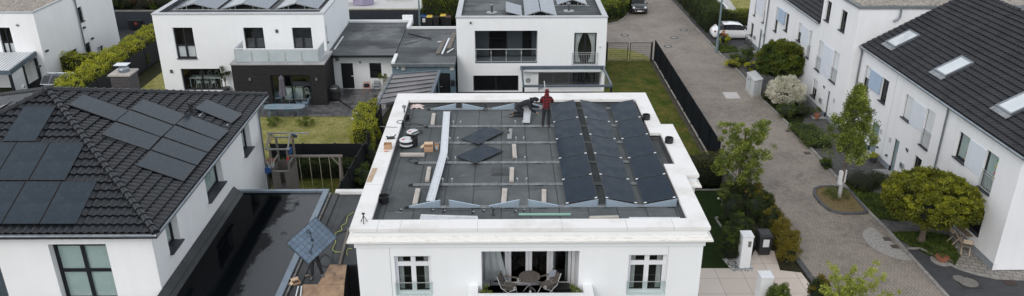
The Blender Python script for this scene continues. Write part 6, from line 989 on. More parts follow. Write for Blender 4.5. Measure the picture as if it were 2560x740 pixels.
for a, b in ((xg[0], xg[1]), (xg[2]+.04, xg[3])):
    m = M(); m.bar((a, 64.85, gh), (b, 64.85, gh), .05); m.bar((a, 64.85, .1), (b, 64.85, .1), .05); m.bar((a+.025, 64.85, .12), (a+.025, 64.85, gh-.03), .05); m.bar((b-.025, 64.85, .12), (b-.025, 64.85, gh-.03), .05); w = obj('gate_wing', m, BLK, gt); m = M()
    for i in range(1, 9): m.bar((a+.05, 64.85, .1+(gh-.1)*i/9), (b-.05, 64.85, .1+(gh-.1)*i/9), .012)
    for i in range(1, 22): x = a+(b-a)*i/22; m.bar((x, 64.85, .13), (x, 64.85, gh-.03), .008)
    obj('wire_mesh', m, BLK, w)
for x in (xg[0]-.05, xg[3]+.05): m = M(); m.bar((x, 64.85, 0), (x, 64.85, gh+.1), .09); obj('post', m, BLK, gt)
m = M(); m.box(xg[1]-.05, 64.78, gh*.55, xg[1]+.03, 64.9, gh*.7); obj('lock', m, BLK, gt)
# ================================================================ CARS
def car(label, p, rz, paint, L=4.1, W=1.76, H=1.47, round_=False):
    t = thing('parked_car', label, 'car'); S = [(-L/2, .35, .62, .62, .62, .60, .3), (-L/2+.12, .24, .78, .86, .80, .78, .5), (-L/2+.45, .20, .92, 1.18, .86, .84, .60), (-L/2+.95, .19, .96, H-.03, .88, .86, .64), (-.35, .19, .95, H, .88, .86, .66), (.35, .19, .93, H-.05, .88, .855, .64), (.62, .19, .93, H-.18, .88, .85, .62), (1.12, .19, .93, .985, .88, .84, .66), (L/2-.45, .20, .84, .88, .86, .80, .6), (L/2-.12, .24, .68, .74, .78, .72, .5), (L/2, .33, .55, .56, .62, .60, .3)]
    S = [(s[0], *[v*(W/1.76) if i > 2 else v for i, v in enumerate(s[1:])]) for s in S]; body, glass = M(), M(); secs = []
    for (y, zb, zl_, zr_, wb, wl, wr) in S: secs.append([V3(-wb*.9, y, zb), V3(-wb*1.0, y, zb+.12), V3(-wb*1.01, y, (zb+zl_)/2+.05), V3(-wl, y, zl_), V3(-wr, y, zr_-.04), V3(-wr*.7, y, zr_), V3(0, y, zr_+.012), V3(wr*.7, y, zr_), V3(wr, y, zr_-.04), V3(wl, y, zl_), V3(wb*1.01, y, (zb+zl_)/2+.05), V3(wb*1.0, y, zb+.12), V3(wb*.9, y, zb)])
    n = 13
    for i in range(len(S)-1):
        for k in range(n-1):
            q = [secs[i][k], secs[i][k+1], secs[i+1][k+1], secs[i+1][k]]; side = k in (3, 8) and 2 <= i <= 6; front = i in (6,) and 4 <= k <= 7; rear = i == 2 and 4 <= k <= 7
            (glass if side or front or rear else body).add(q, [(0, 1, 2, 3)])
        body.add([secs[i][0], secs[i][n-1], secs[i+1][n-1], secs[i+1][0]], [(0, 1, 2, 3)])
    body.poly(secs[0]); body.poly(secs[-1]); b = bpy.data
    o = obj('body', body, paint, t); bm = bmesh.new(); bm.from_mesh(o.data); bmesh.ops.remove_doubles(bm, verts=bm.verts, dist=.001); bmesh.ops.recalc_face_normals(bm, faces=bm.faces); bm.to_mesh(o.data); bm.free(); fin(o.data, 38); g_ = obj('windows', glass, GLD, t, smooth=40)
    m = M()
    for s in (-1, 1): m.bar((s*.872*W/1.76, -.1, .95), (s*.665*W/1.76, -.1, H-.06), .05, .07)
    obj('pillars', m, BLK, t)
    for sy in (-L/2+.78, L/2-.80):
        for s in (-1, 1):
            m = M(); x0, x1 = s*(W/2-.20), s*(W/2+.012); m.tube([(x0, sy, .31), (x1, sy, .31)], .315, 20); w = obj('wheel', m, RUBBER, t, smooth=40); m = M(); m.tube([(x1+s*.001, sy, .31), (x1+s*.012, sy, .31)], .21, 16); obj('rim', m, RIM, w)
            m = M(); m.tube([(s*(W/2-.03), sy, .33), (s*(W/2+.004), sy, .33)], .36, 20); obj('wheel_arch', m, BLK, t)
    for s in (-1, 1):
        m = M(); 
        if round_: m.ball((s*.60, L/2-.20, .70), (.15, .12, .15), 14, 9)
        else: m.obox((s*.60, L/2-.20, .66), (.18, 0, 0), (0, .12, 0), (0, -.03, .08))
        obj('headlight', m, LAMPG, t, smooth=50); m = M(); m.obox((s*.66*W/1.76, -L/2+.20, .80), (.15, .0, 0), (s*-.05, .10, 0), (0, .02, .055)); obj('tail_light', m, TAILR, t, bevel=.02); m = M(); m.ball((s*(W/2+.08), .72, .98), (.11, .07, .08), 10, 6); m.bar((s*(W/2-.1), .72, .95), (s*(W/2+.08), .72, .97), .04); obj('mirror', m, paint, t, smooth=50)
        if round_: m = M(); m.ball((s*.42, L/2-.04, .40), (.07, .05, .07), 10, 7); obj('fog_light', m, LAMPG, t, smooth=50)
    m = M(); m.box(-.26, L/2-.03, .36, .26, L/2+.02, .47); obj('number_plate', m, PLATEW, t); m = M(); m.box(-.26, -L/2-.02, .50, .26, -L/2+.03, .61); obj('number_plate', m, PLATEW, t); m = M(); m.box(-.42, L/2-.09, .50, .42, L/2-.0, .63); obj('grille', m, BLK, t, bevel=.02)
    if round_: m = M(); m.tube([(-.44, L/2-.10, .66), (0, L/2-.03, .665), (.44, L/2-.10, .66)], .016, 6); obj('chrome_trim', m, RIM, t); m = M(); m.obox((0, L/2-.20, .755), (.05, 0, 0), (0, .012, 0), (0, 0, .018)); obj('badge', m, ALU, t)
    m = M(); m.box(-W/2+.1, -L/2+.25, .12, W/2-.1, L/2-.25, .3); obj('underbody', m, BLK, t); put(t, p, rz); return t
p = Zp(1599, 38); car('black rounded hatchback with round headlights parked facing the camera by the hedge', (p.x, p.y+2.0, 0), math.pi, CARB, 3.9, 1.74, 1.46, True)
p = Zp(1806, 100); car('white hatchback parked beside the street lamp, rear towards the road', (p.x+1.25, p.y+.85, 0), -math.pi/2, CARW, 4.3, 1.8, 1.47)
# ================================================================ TERRACED HOUSES
XN, XT, XFa = 23.22, 22.6, 22.6; EZ = 6.05; PIT = math.radians(29); TP = math.tan(PIT)
RIDX = 29.4
def roofpt(X0, X, Y, off=0): return V3(X, Y, EZ+(X-X0)*TP+off)
def gutter(b, X, y0, y1, z): m = M(); m.tube([(X-.08, y0, z-.02), (X-.08, y1, z-.02)], .075, 8); obj('gutter', m, ZINC, b, smooth=50)
def dpipe(b, X, Y, z): m = M(); m.tube([(X-.1, Y, z-.05), (X-.10, Y, z-.3), (X-.08, Y, z-.5), (X-.08, Y, 0)], .055, 8); obj('downpipe', m, ZINC, b, smooth=50)
def trow(label, X, y0, y1, wins, doors, xr_=RIDX, roof=True, gable=None, skys=(), ztop=EZ, mat_=None, extra=()):
    t = thing('terraced_house', label, 'house', (X+3, (y0+y1)/2, 0), 'white terraced houses on the right'); fr = FXm(X); H = [w[0] for w in wins]+[d[0] for d in doors]; mm = mat_ or WHITE3; D = .15
    zt = ztop-.02; m = M(); wall(m, fr, y0, y1, .34, zt, [[*h[:4], D] for h in H if h[3] > .5], D); obj('wall', m, mm, t, recalc=False)
    m = M(); segs = [y0]+sorted(sum([[d[0][0], d[0][1]] for d in doors], []))+[y1]
    for i in range(0, len(segs), 2): fr.box(m, segs[i], segs[i+1], -.2, .02, 0, .338)
    obj('plinth', m, mat('grey_plinth', (.26, .29, .32), .8, (.21, .24, .27)), t)
    for h, kind in wins:
        k = dict(cols=1, fw=.07, dep=.10)
        if kind == 'blind': window(t, fr, h, blind=BLIND, ext=True, **k)
        elif kind == 'half': window(t, fr, h, blind=(BLIND, .45, 1), ext=True, **k)
        elif kind == 'mid': window(t, fr, h, blind=(PANELB, .3, 1), **k)
        elif kind == 'french': window(t, fr, h, blind=BLIND, ext=True, **k); bars(t, fr, h[0]+.03, h[1]-.03, h[2]+.06, h[2]+.95, -.01, 8)
        elif kind == 'frenchb': window(t, fr, h, blind=(BLINDG, .0, 1), **k); bars(t, fr, h[0]+.03, h[1]-.03, h[2]+.06, h[2]+.95, -.01, 8)
        elif kind == 'green': window(t, fr, h, blind=(BLINDG, .05, 1), **k)
        else: window(t, fr, h, **k)
    for h, kind in doors:
        m = M(); fr.box(m, h[0]+.06, h[1]-.06, -.14, -.09, .02, h[3]-.06); d = obj('door', m, mat('teal_grey_door', (.22, .29, .31), .35, (.19, .26, .28)), t); m = M(); fr.box(m, h[0], h[0]+.06, -.15, -.07, .0, h[3]); fr.box(m, h[1]-.06, h[1], -.15, -.07, .0, h[3]); fr.box(m, h[0], h[1], -.15, -.072, h[3]-.06, h[3]+.001); obj('door_frame', m, ANTH, d); m = M(); m.tube([fr(h[0]+.14, -.08, .8), fr(h[0]+.14, -.04, .82), fr(h[0]+.14, -.04, 1.3), fr(h[0]+.14, -.08, 1.32)], .015, 6); obj('handle', m, ALU, d); m = M(); fr.box(m, h[0]-.05, h[1]+.05, .03, .95, -.01, .06); obj('doorstep', m, mat('doormat_slab', (.33, .34, .35), .8, (.22, .22, .23), ns=8), t)
    for f in extra: f(t, fr)
    # body: back, sides, roof
    xb = 2*xr_-X; m = M()
    for (p, q) in (((X, y0), (xb, y0)), ((X, y1), (xb, y1)), ((xb, y0), (xb, y1))):
        m.add([(*p, 0), (*q, 0), (*q, zt), (*p, zt)], [(0, 1, 2, 3)])
    if roof:
        for y in (y0, y1): m.add([(X, y, zt), (xb, y, zt), (xr_, y, zt+(xr_-X)*TP-.04)], [(0, 1, 2)])
    obj('side_wall', m, mm, t, recalc=False)
    if roof:
        ov = .14; A = V3(X-ov, y0-(.0 if gable is None else gable), EZ-ov*TP); B = V3(X-ov, y1, EZ-ov*TP); C_ = V3(xr_, y1, EZ+(xr_-X)*TP); D_ = V3(xr_, A.y, C_.z)
        tile_face(A+V3(0, 0, .05), B+V3(0, 0, .05), [p+V3(0, 0, .05) for p in (A, B, C_, D_)], TILE2, t, 'roof_front', .30, .36, .035, .07, 5); m = M(); A2, B2 = V3(xb+ov, A.y, A.z), V3(xb+ov, B.y, B.z); m.add([D_+V3(0, 0, .05), C_+V3(0, 0, .05), B2+V3(0, 0, .05), A2+V3(0, 0, .05)], [(0, 1, 2, 3)]); obj('roof_rear', m, TILE2, t, recalc=False)
        m = M(); m.prism([A+V3(0, 0, -.01), B+V3(0, 0, -.01), C_+V3(0, 0, -.01), D_+V3(0, 0, -.01)], (0, 0, -.1)); obj('roof_boards', m, ANTH, t); m = M(); n = int((C_.y-D_.y)/.4)
        for i in range(n): y = D_.y+i*.4; m.tube([(xr_, y, C_.z+.06), (xr_, y+.42, C_.z+.05)], [.13, .115], 10)
        obj('ridge_tiles', m, TILE2, t, smooth=50); gutter(t, X-ov, A.y, y1, EZ-ov*TP)
    for corners in skys:
        pl = V3(X, 0, EZ+.12); nn = V3(-math.sin(PIT), 0, math.cos(PIT)); P = [Pp(*c, pl+nn*.05, nn) for c in corners]; yy = sorted(p.y for p in P); xx = sorted(p.x for p in P); ya, yb_ = (yy[0]+yy[1])/2, (yy[2]+yy[3])/2; xa, xb_ = (xx[0]+xx[1])/2, (xx[2]+xx[3])/2
        if len(corners) > 4: pass
        e = V3(math.cos(PIT), 0, math.sin(PIT)); c = V3((xa+xb_)/2, (ya+yb_)/2, 0); c.z = EZ+.12+(c.x-X)*TP; hw, hl = (yb_-ya)/2, (xb_-xa)/2/math.cos(PIT); m = M(); f = .09
        for s in (-1, 1): m.obox(c+nn*.06+V3(0, s*(hw-f/2), 0), e*hl, V3(0, f/2, 0), nn*.07); m.obox(c+nn*.06+e*s*(hl-f/2), e*f/2, V3(0, hw-f, 0), nn*.069)
        sk_ = obj('skylight', m, ZINC, t); m = M(); m.obox(c+nn*.08, e*(hl-f), V3(0, hw-f, 0), nn*.01); obj('pane', m, SKYG, sk_); m = M(); m.obox(c-nn*.0, e*(hl-f), V3(0, hw-f, 0), nn*.005); obj('shade', m, mat('white_skylight_shade', (.8, .82, .83), .8), sk_); m = M(); m.obox(c-e*(hl+.14)+nn*.045, e*.14, V3(0, hw+.05, 0), nn*.02); obj('flashing', m, mat('dull_zinc_flashing', (.28, .30, .32), .45, (.16, .17, .18), ns=4), sk_)
    return t
SKYG = mat('skylight_glass', (.50, .55, .58), .08, (.62, .66, .68), ns=.9, spec=.9)
def hx(ft, nb, X=XN): return hX(ft, nb, X)
def pan(y0, y1, z0, z1, material, d=.03): return lambda t, fr: obj('facade_panel', (lambda m: (fr.box(m, y0, y1, -.05, d, z0, z1), m)[1])(M()), material, t)
def lampf(px, py, X): 
    def f(t, fr): p = Xp(px, py, X-.06); m = M(); m.tube([p+V3(-.0, 0, -.14), p+V3(0, 0, .14)], .06, 10); m.box(p.x, p.y-.03, p.z-.03, p.x+.06, p.y+.03, p.z+.03); obj('wall_lamp', m, ALU, t)
    return f
def boxf(px, py, X, w=.36, h=.3, material=None, nm='mailbox'):
    def f(t, fr): p = Xp(px, py, X); m = M(); fr.box(m, p.y-w/2, p.y+w/2, .0, .12, p.z-h/2, p.z+h/2); b = obj(nm, m, material or STEEL, t, bevel=.01); (lambda m2: (fr.box(m2, p.y-w/2+.03, p.y+w/2-.03, .121, .128, p.z+h*.1, p.z+h*.3), obj('slot', m2, BLK, b)))(M()) if nm == 'mailbox' else None
    return f
SEG7 = {'4': 'fgbc', '3': 'abgcd', '7': 'abc', '2': 'abged', '1': 'bc'}
def numf(px, py, X, txt, s=.085):
    def f(t, fr):
        p = Xp(px, py, X); m = M()
        for i, chh in enumerate(txt):
            a = p.y-(i-.5)*s*1.9; w, h = s*.6, s  # seen from the road: left = farther (+Y)
            L = dict(a=((w, h), (-w, h)), b=((-w, h), (-w, 0)), c=((-w, 0), (-w, -h)), d=((w, -h), (-w, -h)), e=((w, 0), (w, -h)), f=((w, h), (w, 0)), g=((w, 0), (-w, 0)))
            for sg in SEG7[chh]: (a0, z0), (a1, z1) = L[sg]; m.bar(fr(a+a0, .02, p.z+z0), fr(a+a1, .02, p.z+z1), .035, .02)
        obj('house_number', m, ANTH, t)
    return f
W5, W6 = hx((2400, 327), (2411, 411)), hx((2468.5, 373.5), (2473, 488)); WG = hx((2440, 505), (2446, 590)); WG[1] = WG[0]+1.2; WG[3] = 2.3
SK3 = [(2494.7, 268), (2533.6, 290.7), (2620, 241), (2575, 219)]
def stickers(h, X): 
    def f(t, fr):
        for i, c in enumerate(((.1, .35, .08), (.7, .5, .1), (.6, .12, .08), (.65, .5, .08))): m = M(); a, z = h[0]+.22, h[3]-.25-i*(.32); m.tube([fr(a, -.125, z), fr(a, -.115, z)], .07, 8); obj('window_sticker', m, mat('sticker%d' % i, c, .7), t)
    return f
trow('nearest white terraced house with gable end, stickered windows and a round tree in front', XN, 31.85, 38.2, [(W5, 'green'), (W6, 'frenchb'), (WG, 'dark')], [], gable=.35, skys=[SK3], extra=[pan(W6[1]+.004, W5[0]-.004, W5[2]-.02, W5[3], PANELW), stickers(W5, XN), stickers(W6, XN), lambda t, fr: dpipe(t, XN, 38.2, EZ)])
W3, W4, WB = hx((2266, 234), (2273, 306)), hx((2318.5, 270), (2318.5, 376)), hx((2289, 387), (2296, 440)); WB[2] = .9; WB[1] = max(WB[1], WB[0]+.8); DB = hx((2238, 345), (2232, 434)); DB[2] = 0
yAB = Xp(2206, 375, XN).y
trow('white terraced house number 43 with teal grey door and pulled blinds', XN, 38.2, yAB, [(W3, 'blind'), (W4, 'french'), (WB, 'dark')], [(DB, 0)], skys=[[(2337.7, 176.5), (2367, 193), (2436, 155.7), (2401.7, 139)]], extra=[pan(W4[1]+.004, W3[0]-.004, W3[2]-.02, W3[3], PANELW), lampf(2225, 349, XN), boxf(2257, 414, XN), numf(2268, 375, XN, '43'), boxf(2218, 388, XN, .12, .1, DGREY, 'bell_plate')])
W1, W2 = hx((2165, 164), (2170, 232)), hx((2208, 193), (2212, 261)); W1[2], W1[3] = W2[2]-.0, W2[3]; W1[1] = Xp(2165, 164, XN).y; W1[0] = W1[1]-.9; DA = hx((2183, 301), (2185, 391)); DA[2] = 0
trow('white terraced house with blue panel between dark windows, behind the young tree', XN, yAB, 49.1, [(W1, 'half'), (W2, 'dark')], [(DA, 0)], skys=[[(2219, 107), (2241, 121.6), (2300, 87), (2272, 72)]], extra=[pan(W2[1]+.004, W1[0]-.004, W2[2]+.3, W2[3], PANELB, .08), lampf(2202, 328, XN), boxf(2195.5, 368, XN, .12, .1, DGREY, 'bell_plate'), lambda t, fr: dpipe(t, XN, 48.95, EZ), lambda t, fr: obj('party_wall_joint', (lambda m: (fr.box(m, yAB-.012, yAB+.012, -.01, .006, .3, EZ-.1), m)[1])(M()), mat('joint_grey2', (.5, .52, .54)), t)])
# tower unit
TY0, TY1, TZ = 49.15, 54.9, Xp(2145, 18, XT).z
W7, W8 = hx((2048.6, 99), (2049, 180), XT), hx((2086, 125), (2087.6, 210), XT); W9, W10 = hx((2068.6, 1), (2071.8, 58), XT), hx((2105.3, 22.3), (2110.6, 82), XT); W9[3] = W10[3]; W9[2] = W10[2]; WT, DT = hx((2034, 194.6), (2038.3, 246), XT), hx((2070.7, 225.4), (2065, 292), XT); DT[2] = 0
tw = trow('tall white terraced house with flat gravel roof, number 47, rising above its neighbours', XT, TY0, TY1, [(W7, 'french'), (W8, 'french'), (W9, 'dark'), (W10, 'dark'), (WT, 'half')], [(DT, 0)], roof=False, ztop=TZ, extra=[pan(W8[1]+.004, W7[0]-.004, min(W7[2], W8[2]), W7[3], PANELW), numf(2060.6, 218, XT, '47'), boxf(2053.5, 251, XT), lampf(2085, 251, XT)])
xb_ = 2*RIDX-XT; m = M(); m.box(XT-.1, TY0-.1, TZ-.02, xb_, TY1+.1, TZ+.16); obj('roof_edge', m, mat('zinc_edge', (.24, .26, .28), .45, (.2, .22, .24), metal=.4), tw); m = M(); m.box(XT+.05, TY0+.05, TZ+.162, xb_-.15, TY1-.05, TZ+.20); obj('gravel_roof', m, GRAVEL, tw)
p = Yp(2252, 30, TY0-.15); m = M(); m.tube([(p.x, p.y, TZ-.05), (p.x, p.y, TZ-.5), (p.x-.1, p.y, TZ-.65), (p.x-.35, p.y, TZ-.8)], .07, 8); obj('downpipe', m, ZINC, tw, smooth=50)
# far units
W13, W14, W11, W12 = hx((1998, 55), (2000.5, 106), XFa), hx((2025.3, 74.6), (2021.7, 147), XFa), hx((1942, 16), (1941, 81), XFa), hx((1966, 31), (1967.6, 80), XFa); WF_ = hx((1929, 95), (1932, 118), XFa); WF_[2] = .9; yF = Xp(1909, 123, XFa).y; yM = (W13[1]+W12[0])/2
trow('white terraced house left of the tall one, with light panel between blinds', XFa, 54.92, yM, [(W13, 'half'), (W14, 'french')], [], extra=[pan(W14[1]+.004, W13[0]-.004, W13[2]+.1, W13[3], PANELW)])
trow('white terraced house with projecting blue panel, second from the far end', XFa, yM, yF, [(W11, 'half'), (W12, 'dark'), (WF_, 'dark')], [], extra=[pan(W12[1]-.0+.004, W11[0]-.004, W12[2]+.35, W12[3], PANELB, .10), lambda t, fr: dpipe(t, XFa, yF, EZ)])
W15, W16 = hx((1888, 4), (1888, 40), XFa), hx((1912, 4), (1911.9, 38), XFa); W15[2] = W16[2] = min(W15[2], W16[2]); W15[3] = W16[3] = W12[3]; WH, DH = hx((1878.4, 55), (1881, 92), XFa), hx((1900.6, 71.3), (1899, 130), XFa); DH[2] = 0; yE = Xp(1864, 100, XFa).y
print('tower', TZ, yAB, yM, yF, yE)
trow('farthest white terraced house, beside the white car', XFa, yF, yE, [(W15, 'half'), (W16, 'half'), (WH, 'dark')], [(DH, 0)], extra=[pan(W16[1]+.004, W15[0]-.004, W16[2]+.4, W16[3], PANELW), boxf(1888, 94, XFa), lampf(1908, 88, XFa)])
m = M(); m.box(31, 28, 0, 44, 48, 6.9); o = thing('flat_roofed_house', 'building with gravel flat roof just visible behind the tiled ridge', 'house', (44, 38, 0)); m = M(); m.box(38.5, 34, 0, 52, 56, 8.6); obj('wall', m, WHITE3, o); m = M(); m.box(38.4, 33.9, 8.602, 52, 56, 8.75); obj('gravel_roof', m, GRAVEL, o)
# ================================================================ VEGETATION
fx_ = Zp(402, 148).x
hedge((fx_-1.15, 69.5), (fx_-1.5, 52.5), 1.9, 2.15, 'long clipped yellow green hedge behind the dark mesh fence at the left', LF_Y, 150, .14, .16)
hedge((fx_-7.2, 61.2), (fx_-2.2, 61.2), 1.3, 1.9, 'short yellow green hedge arm reaching towards the far left house', LF_Y, 120, .14, .16)
for x, y, r, h, lb, lm in ((266, 214, 1.0, 1.5, 'dark green bush against the mesh fence behind the brick chimney', LF_G), (352, 172, .9, 1.6, 'dark green bush against the mesh fence beside the dry lawn', LF_G), (290, 222, .7, .9, 'small leafy bush directly left of the brick chimney', LF_B)): p = Zp(x, y); bush(p.x, p.y, r, h, lb, lm, 30, 50, .12)
# background top left
wy = Zp(330, 74).y; wl, wr = -44, -28.0; wh = Yp(330, 27, wy).z; m = M(); m.box(wl, wy, -.05, wr, wy+.3, wh-.08); one('retaining_wall', m, mat('slate_wall', (.05, .058, .07), .8, (.03, .036, .045), ns=4, scale3=(.4, 1, 4)), 'dark horizontal striped wall beyond the far left house', 'wall'); m = M(); m.box(wl, wy-.03, wh-.078, wr, wy+.35, wh); one('wall_capping', m, KERB, 'pale capping stone on the dark striped wall at the top left', 'capping'); sheet('street', [(-44, wy), (-44, wy-6), (-27, wy-6), (-27, wy)], -.02, ASPH)
for x, r, lb, lm in ((292, 1.6, 'mid green bush above the dark wall, beside the white far left house', LF_G), (322, 1.3, 'pale sage bush in the middle above the dark striped wall', LF_D), (372, 1.9, 'red brown shrub above the dark wall, left of the cubic white house', LF_RED), (402, 1.5, 'dark green shrub at the right end above the dark striped wall', LF_G)): p = Yp(x, 14, wy+1.5); bush(p.x, p.y, r, 1.9, lb, lm, 30, 50, .16, wh-.2)
sheet('hillside_bed', [(-60, wy+.3), (-24, wy+.3), (-24, 140), (-60, 140)], wh-.1, IVY)
p = Zp(345, 88); t = thing('marker_post', 'slim dark post with a bright red top on the grey street at the left', 'post', p); m = M(); m.tube([p, p+V3(0, 0, 1.0)], .05, 8); obj('post', m, BLK, t); m = M(); m.ball(p+V3(0, 0, 1.1), (.1, .1, .14), 8, 6); obj('reflector', m, REDP, t)
p = Zp(345, 73); t = thing('large_bin', 'large black waste container in front of the dark striped wall', 'bin', p); m = M(); m.box(p.x-.65, p.y-.4, .12, p.x+.65, p.y+.4, .95); obj('body', m, BLK, t, bevel=.04); m = M(); m.box(p.x-.68, p.y-.43, .952, p.x+.68, p.y+.43, 1.02); obj('lid', m, DGREY, t, bevel=.02)
# hedges in the background
b0 = Zp(1100, 62).y+.9; hedge((Zp(1054, 66).x, b0), (-3.0, b0+.0), 1.2, 2.6, 'tall mid green hedge with yellow top behind the wheelie bins', LF_G, 150, .14, .14, extra=LF_Y); hedge((-3.95, b0-3.6), (-3.95, b0-.8), .6, 2.0, 'leafy hedge end right of the wheelie bins against the white house', LF_G, 160, .13, .1, extra=LF_Y)
for a, b, lb in (((1502, 40), (1532, 48), 'yellow green clipped hedge at the kerb bend behind the middle white house'), ((1538, 42), (1556, 14), 'yellow green clipped hedge left of the parked black car'), ((1556, 12), (1558, -25), 'yellow green hedge stretch beyond the black car, at the top of the photo')):
    A, B = Zp(*a), Zp(*b); hedge((A.x, A.y+.3), (B.x, B.y+.3), 2.0, 1.55, lb, LF_G, 140, .14, .18, extra=LF_Y)
sheet('neighbour_lawn', [(3.5, 80.5), (9.5, 80.5), (9.5, 110), (3.5, 110)], -.01, LAWNY)
A, B = Zp(1684, 0)+V3(1.3, 14, 0), Zp(1757, 84)+V3(1.35, .3, 0); hedge(A.xy, B.xy, 2.1, 2.1, 'long dark clipped hedge along the right kerb of the road', LF_D, 160, .12, .1, extra=LF_G); hedge((B.x+1.1, B.y+1.2), (27, B.y+1.2), 1.2, 1.85, 'clipped hedge behind the white car with yellow new growth', LF_G, 150, .12, .12, extra=LF_Y)
pp = [Zp(*q) for q in ((1742, 1), (1822, -2), (1843, 28), (1778, 30))]; m = M(); m.prism(pp, (0, 0, .06)); one('pool_surround', m, mat('pale_stone', (.5, .5, .48), .85, (.4, .4, .38)), 'pale stone surround of a covered garden pool', 'paving'); ip = [Zp(x, y, .06) for x, y in ((1759, 8), (1809, 7), (1826, 26), (1784, 27))]; m = M(); m.prism(ip, (0, 0, .05)); one('pool_cover', m, mat('white_cover', (.72, .74, .76), .6), 'white cover lying in the pale stone pool surround', 'pool cover')
m = M(); m.bar(Zp(1776, 10, .13), Zp(1792, 10, .13), .25, .05); one('skimmer_slot', m, ANTH, 'dark slot at the rear edge of the white pool cover', 'slot')
# right side beds
p = Zp(1810, 108); t = bush(p.x, p.y, .55, .9, 'small golden shrub with orange red shoots beside the white car', LF_Y, 16, 50, .12); P, N = crown_pts((p.x-.15, p.y, .8), (.3, .3, .45), 5, .14, 40); leafobj('red_shoots', P, N, .12, mat('orange_leaf', (.5, .15, .04), .6), t)
for x, y, r, h, lb, lm in ((1832, 168, .9, .8, 'low yellow green shrub nearest the kerb left of the utility cabinet', LF_Y), (1858, 160, .9, .9, 'low mid green shrub in the middle of the bed before the far house', LF_G), (1880, 175, .8, .7, 'low yellow green shrub between cabinet and round dark tree', LF_Y), (1868, 145, .8, 1.0, 'low green shrub near the garden chairs of the farthest house', LF_G), (1838, 150, .7, .6, 'low dark shrub at the rear corner of the bed near the lamp', LF_G)): p = Zp(x, y); bush(p.x, p.y, r, h, lb, lm, 18, 45, .10)
def balltree(label, base, cz, r, rz_, lm, n, crad, per, size, tr=.12, droop=0., name='round_tree', leafk={}, second=None):
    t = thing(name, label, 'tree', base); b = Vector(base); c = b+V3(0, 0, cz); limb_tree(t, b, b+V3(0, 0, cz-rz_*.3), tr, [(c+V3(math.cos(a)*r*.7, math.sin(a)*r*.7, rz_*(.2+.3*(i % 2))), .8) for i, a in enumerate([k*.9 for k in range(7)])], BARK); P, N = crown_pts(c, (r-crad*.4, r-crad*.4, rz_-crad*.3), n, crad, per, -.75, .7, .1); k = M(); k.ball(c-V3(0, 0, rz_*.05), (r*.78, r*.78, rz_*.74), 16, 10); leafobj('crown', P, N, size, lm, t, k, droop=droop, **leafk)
    if second: P, N = crown_pts(c+V3(0, 0, rz_*.06), (r-crad*.2, r-crad*.2, rz_-crad*.1), n//2, crad*.8, per//2, -.1, .6, 0); leafobj('paler_leaves', P, N, size, second, t, droop=droop)  # paler leaf colour mixed into the upper crown
    return t
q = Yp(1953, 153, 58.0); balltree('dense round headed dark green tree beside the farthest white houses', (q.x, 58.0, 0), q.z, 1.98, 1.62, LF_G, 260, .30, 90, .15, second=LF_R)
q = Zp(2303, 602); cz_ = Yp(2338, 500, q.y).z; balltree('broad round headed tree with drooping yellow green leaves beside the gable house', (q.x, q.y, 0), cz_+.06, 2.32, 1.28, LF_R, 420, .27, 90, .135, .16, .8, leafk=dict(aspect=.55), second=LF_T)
p = Zp(1960, 262); t = bush(p.x, p.y, 1.42, 2.05, 'round shrub covered in cream white blossom', LF_G, 60, 40, .09, flat=1.); P, N = crown_pts((p.x, p.y, 1.0), (1.36, 1.36, 1.12), 230, .22, 60, -.45, 1., 0); leafobj('blossom', P, N, .10, LF_W, t, aspect=.5)
for x, y, r, h, lb, lm in ((1965, 292, 1.0, 1.0, 'dark loose bush at the kerb below the white blossoming shrub', LF_G), (2000, 288, .9, .9, 'dark bush between the blossoming shrub and the terracotta pot', LF_D), (1925, 250, .8, .7, 'low dark bush behind the utility cabinet foot', LF_D)): p = Zp(x, y); bush(p.x, p.y, r, h, lb, lm, 22, 50, .10)
A, B = Zp(2000, 322), Zp(2052, 372); hedge(A.xy, B.xy, 1.7, .42, 'low bright green ground cover patch between kerb and house entrance', LF_G, 170, .10, .1, cat='shrub', name='low_shrub', extra=LF_B)
for x, y, r, h, lb, lm in ((2150, 470, 1.15, 1.1, 'dark green bush between young tree and house entrance', LF_D), (2190, 462, .8, .8, 'dark green bush nearest the grey doorstep', LF_D), (2062, 418, .5, .6, 'small dark bush at the kerb left of the young tree', LF_G), (2105, 300, .45, .7, 'small pale flowering shrub left of the tall house door', LF_W)): p = Zp(x, y); bush(p.x, p.y, r, h, lb, lm, 22, 55, .09)
def pot(x, y, r, h, label, lm, pr=.3, ph=.5, mm=TERRA, saucer=False):
    p = Zp(x, y); t = thing('potted_plant', label, 'potted plant', p); m = M(); m.lathe(p, [(r*.7, 0), (r, h), (r*1.08, h), (r*1.08, h-.04), (r*.9, h-.03), (.001, h-.05)], 18, cap=False); obj('pot', m, mm, t, smooth=40); P, N = crown_pts((p.x, p.y, h+ph*.4), (pr, pr, ph*.5), 9, .12, 40, -.3); leafobj('foliage', P, N, .08, lm, t)
    if saucer: m = M(); m.lathe(p, [(r*1.7, .0), (r*1.7, .03), (.001, .03)], 18, cap=False); obj('saucer', m, KERB, t)
pot(2041, 296, .22, .36, 'terracotta pot with green plant left of the tall house door', LF_G); pot(2181, 404, .26, .3, 'dark pot with yellow green plant between the two house entrances', LF_Y, .3, .3, DGREY); pot(2354, 652, .30, .24, 'wide terracotta bowl with green plant on a pale saucer near the asphalt', LF_G, .34, .4, TERRA, True)
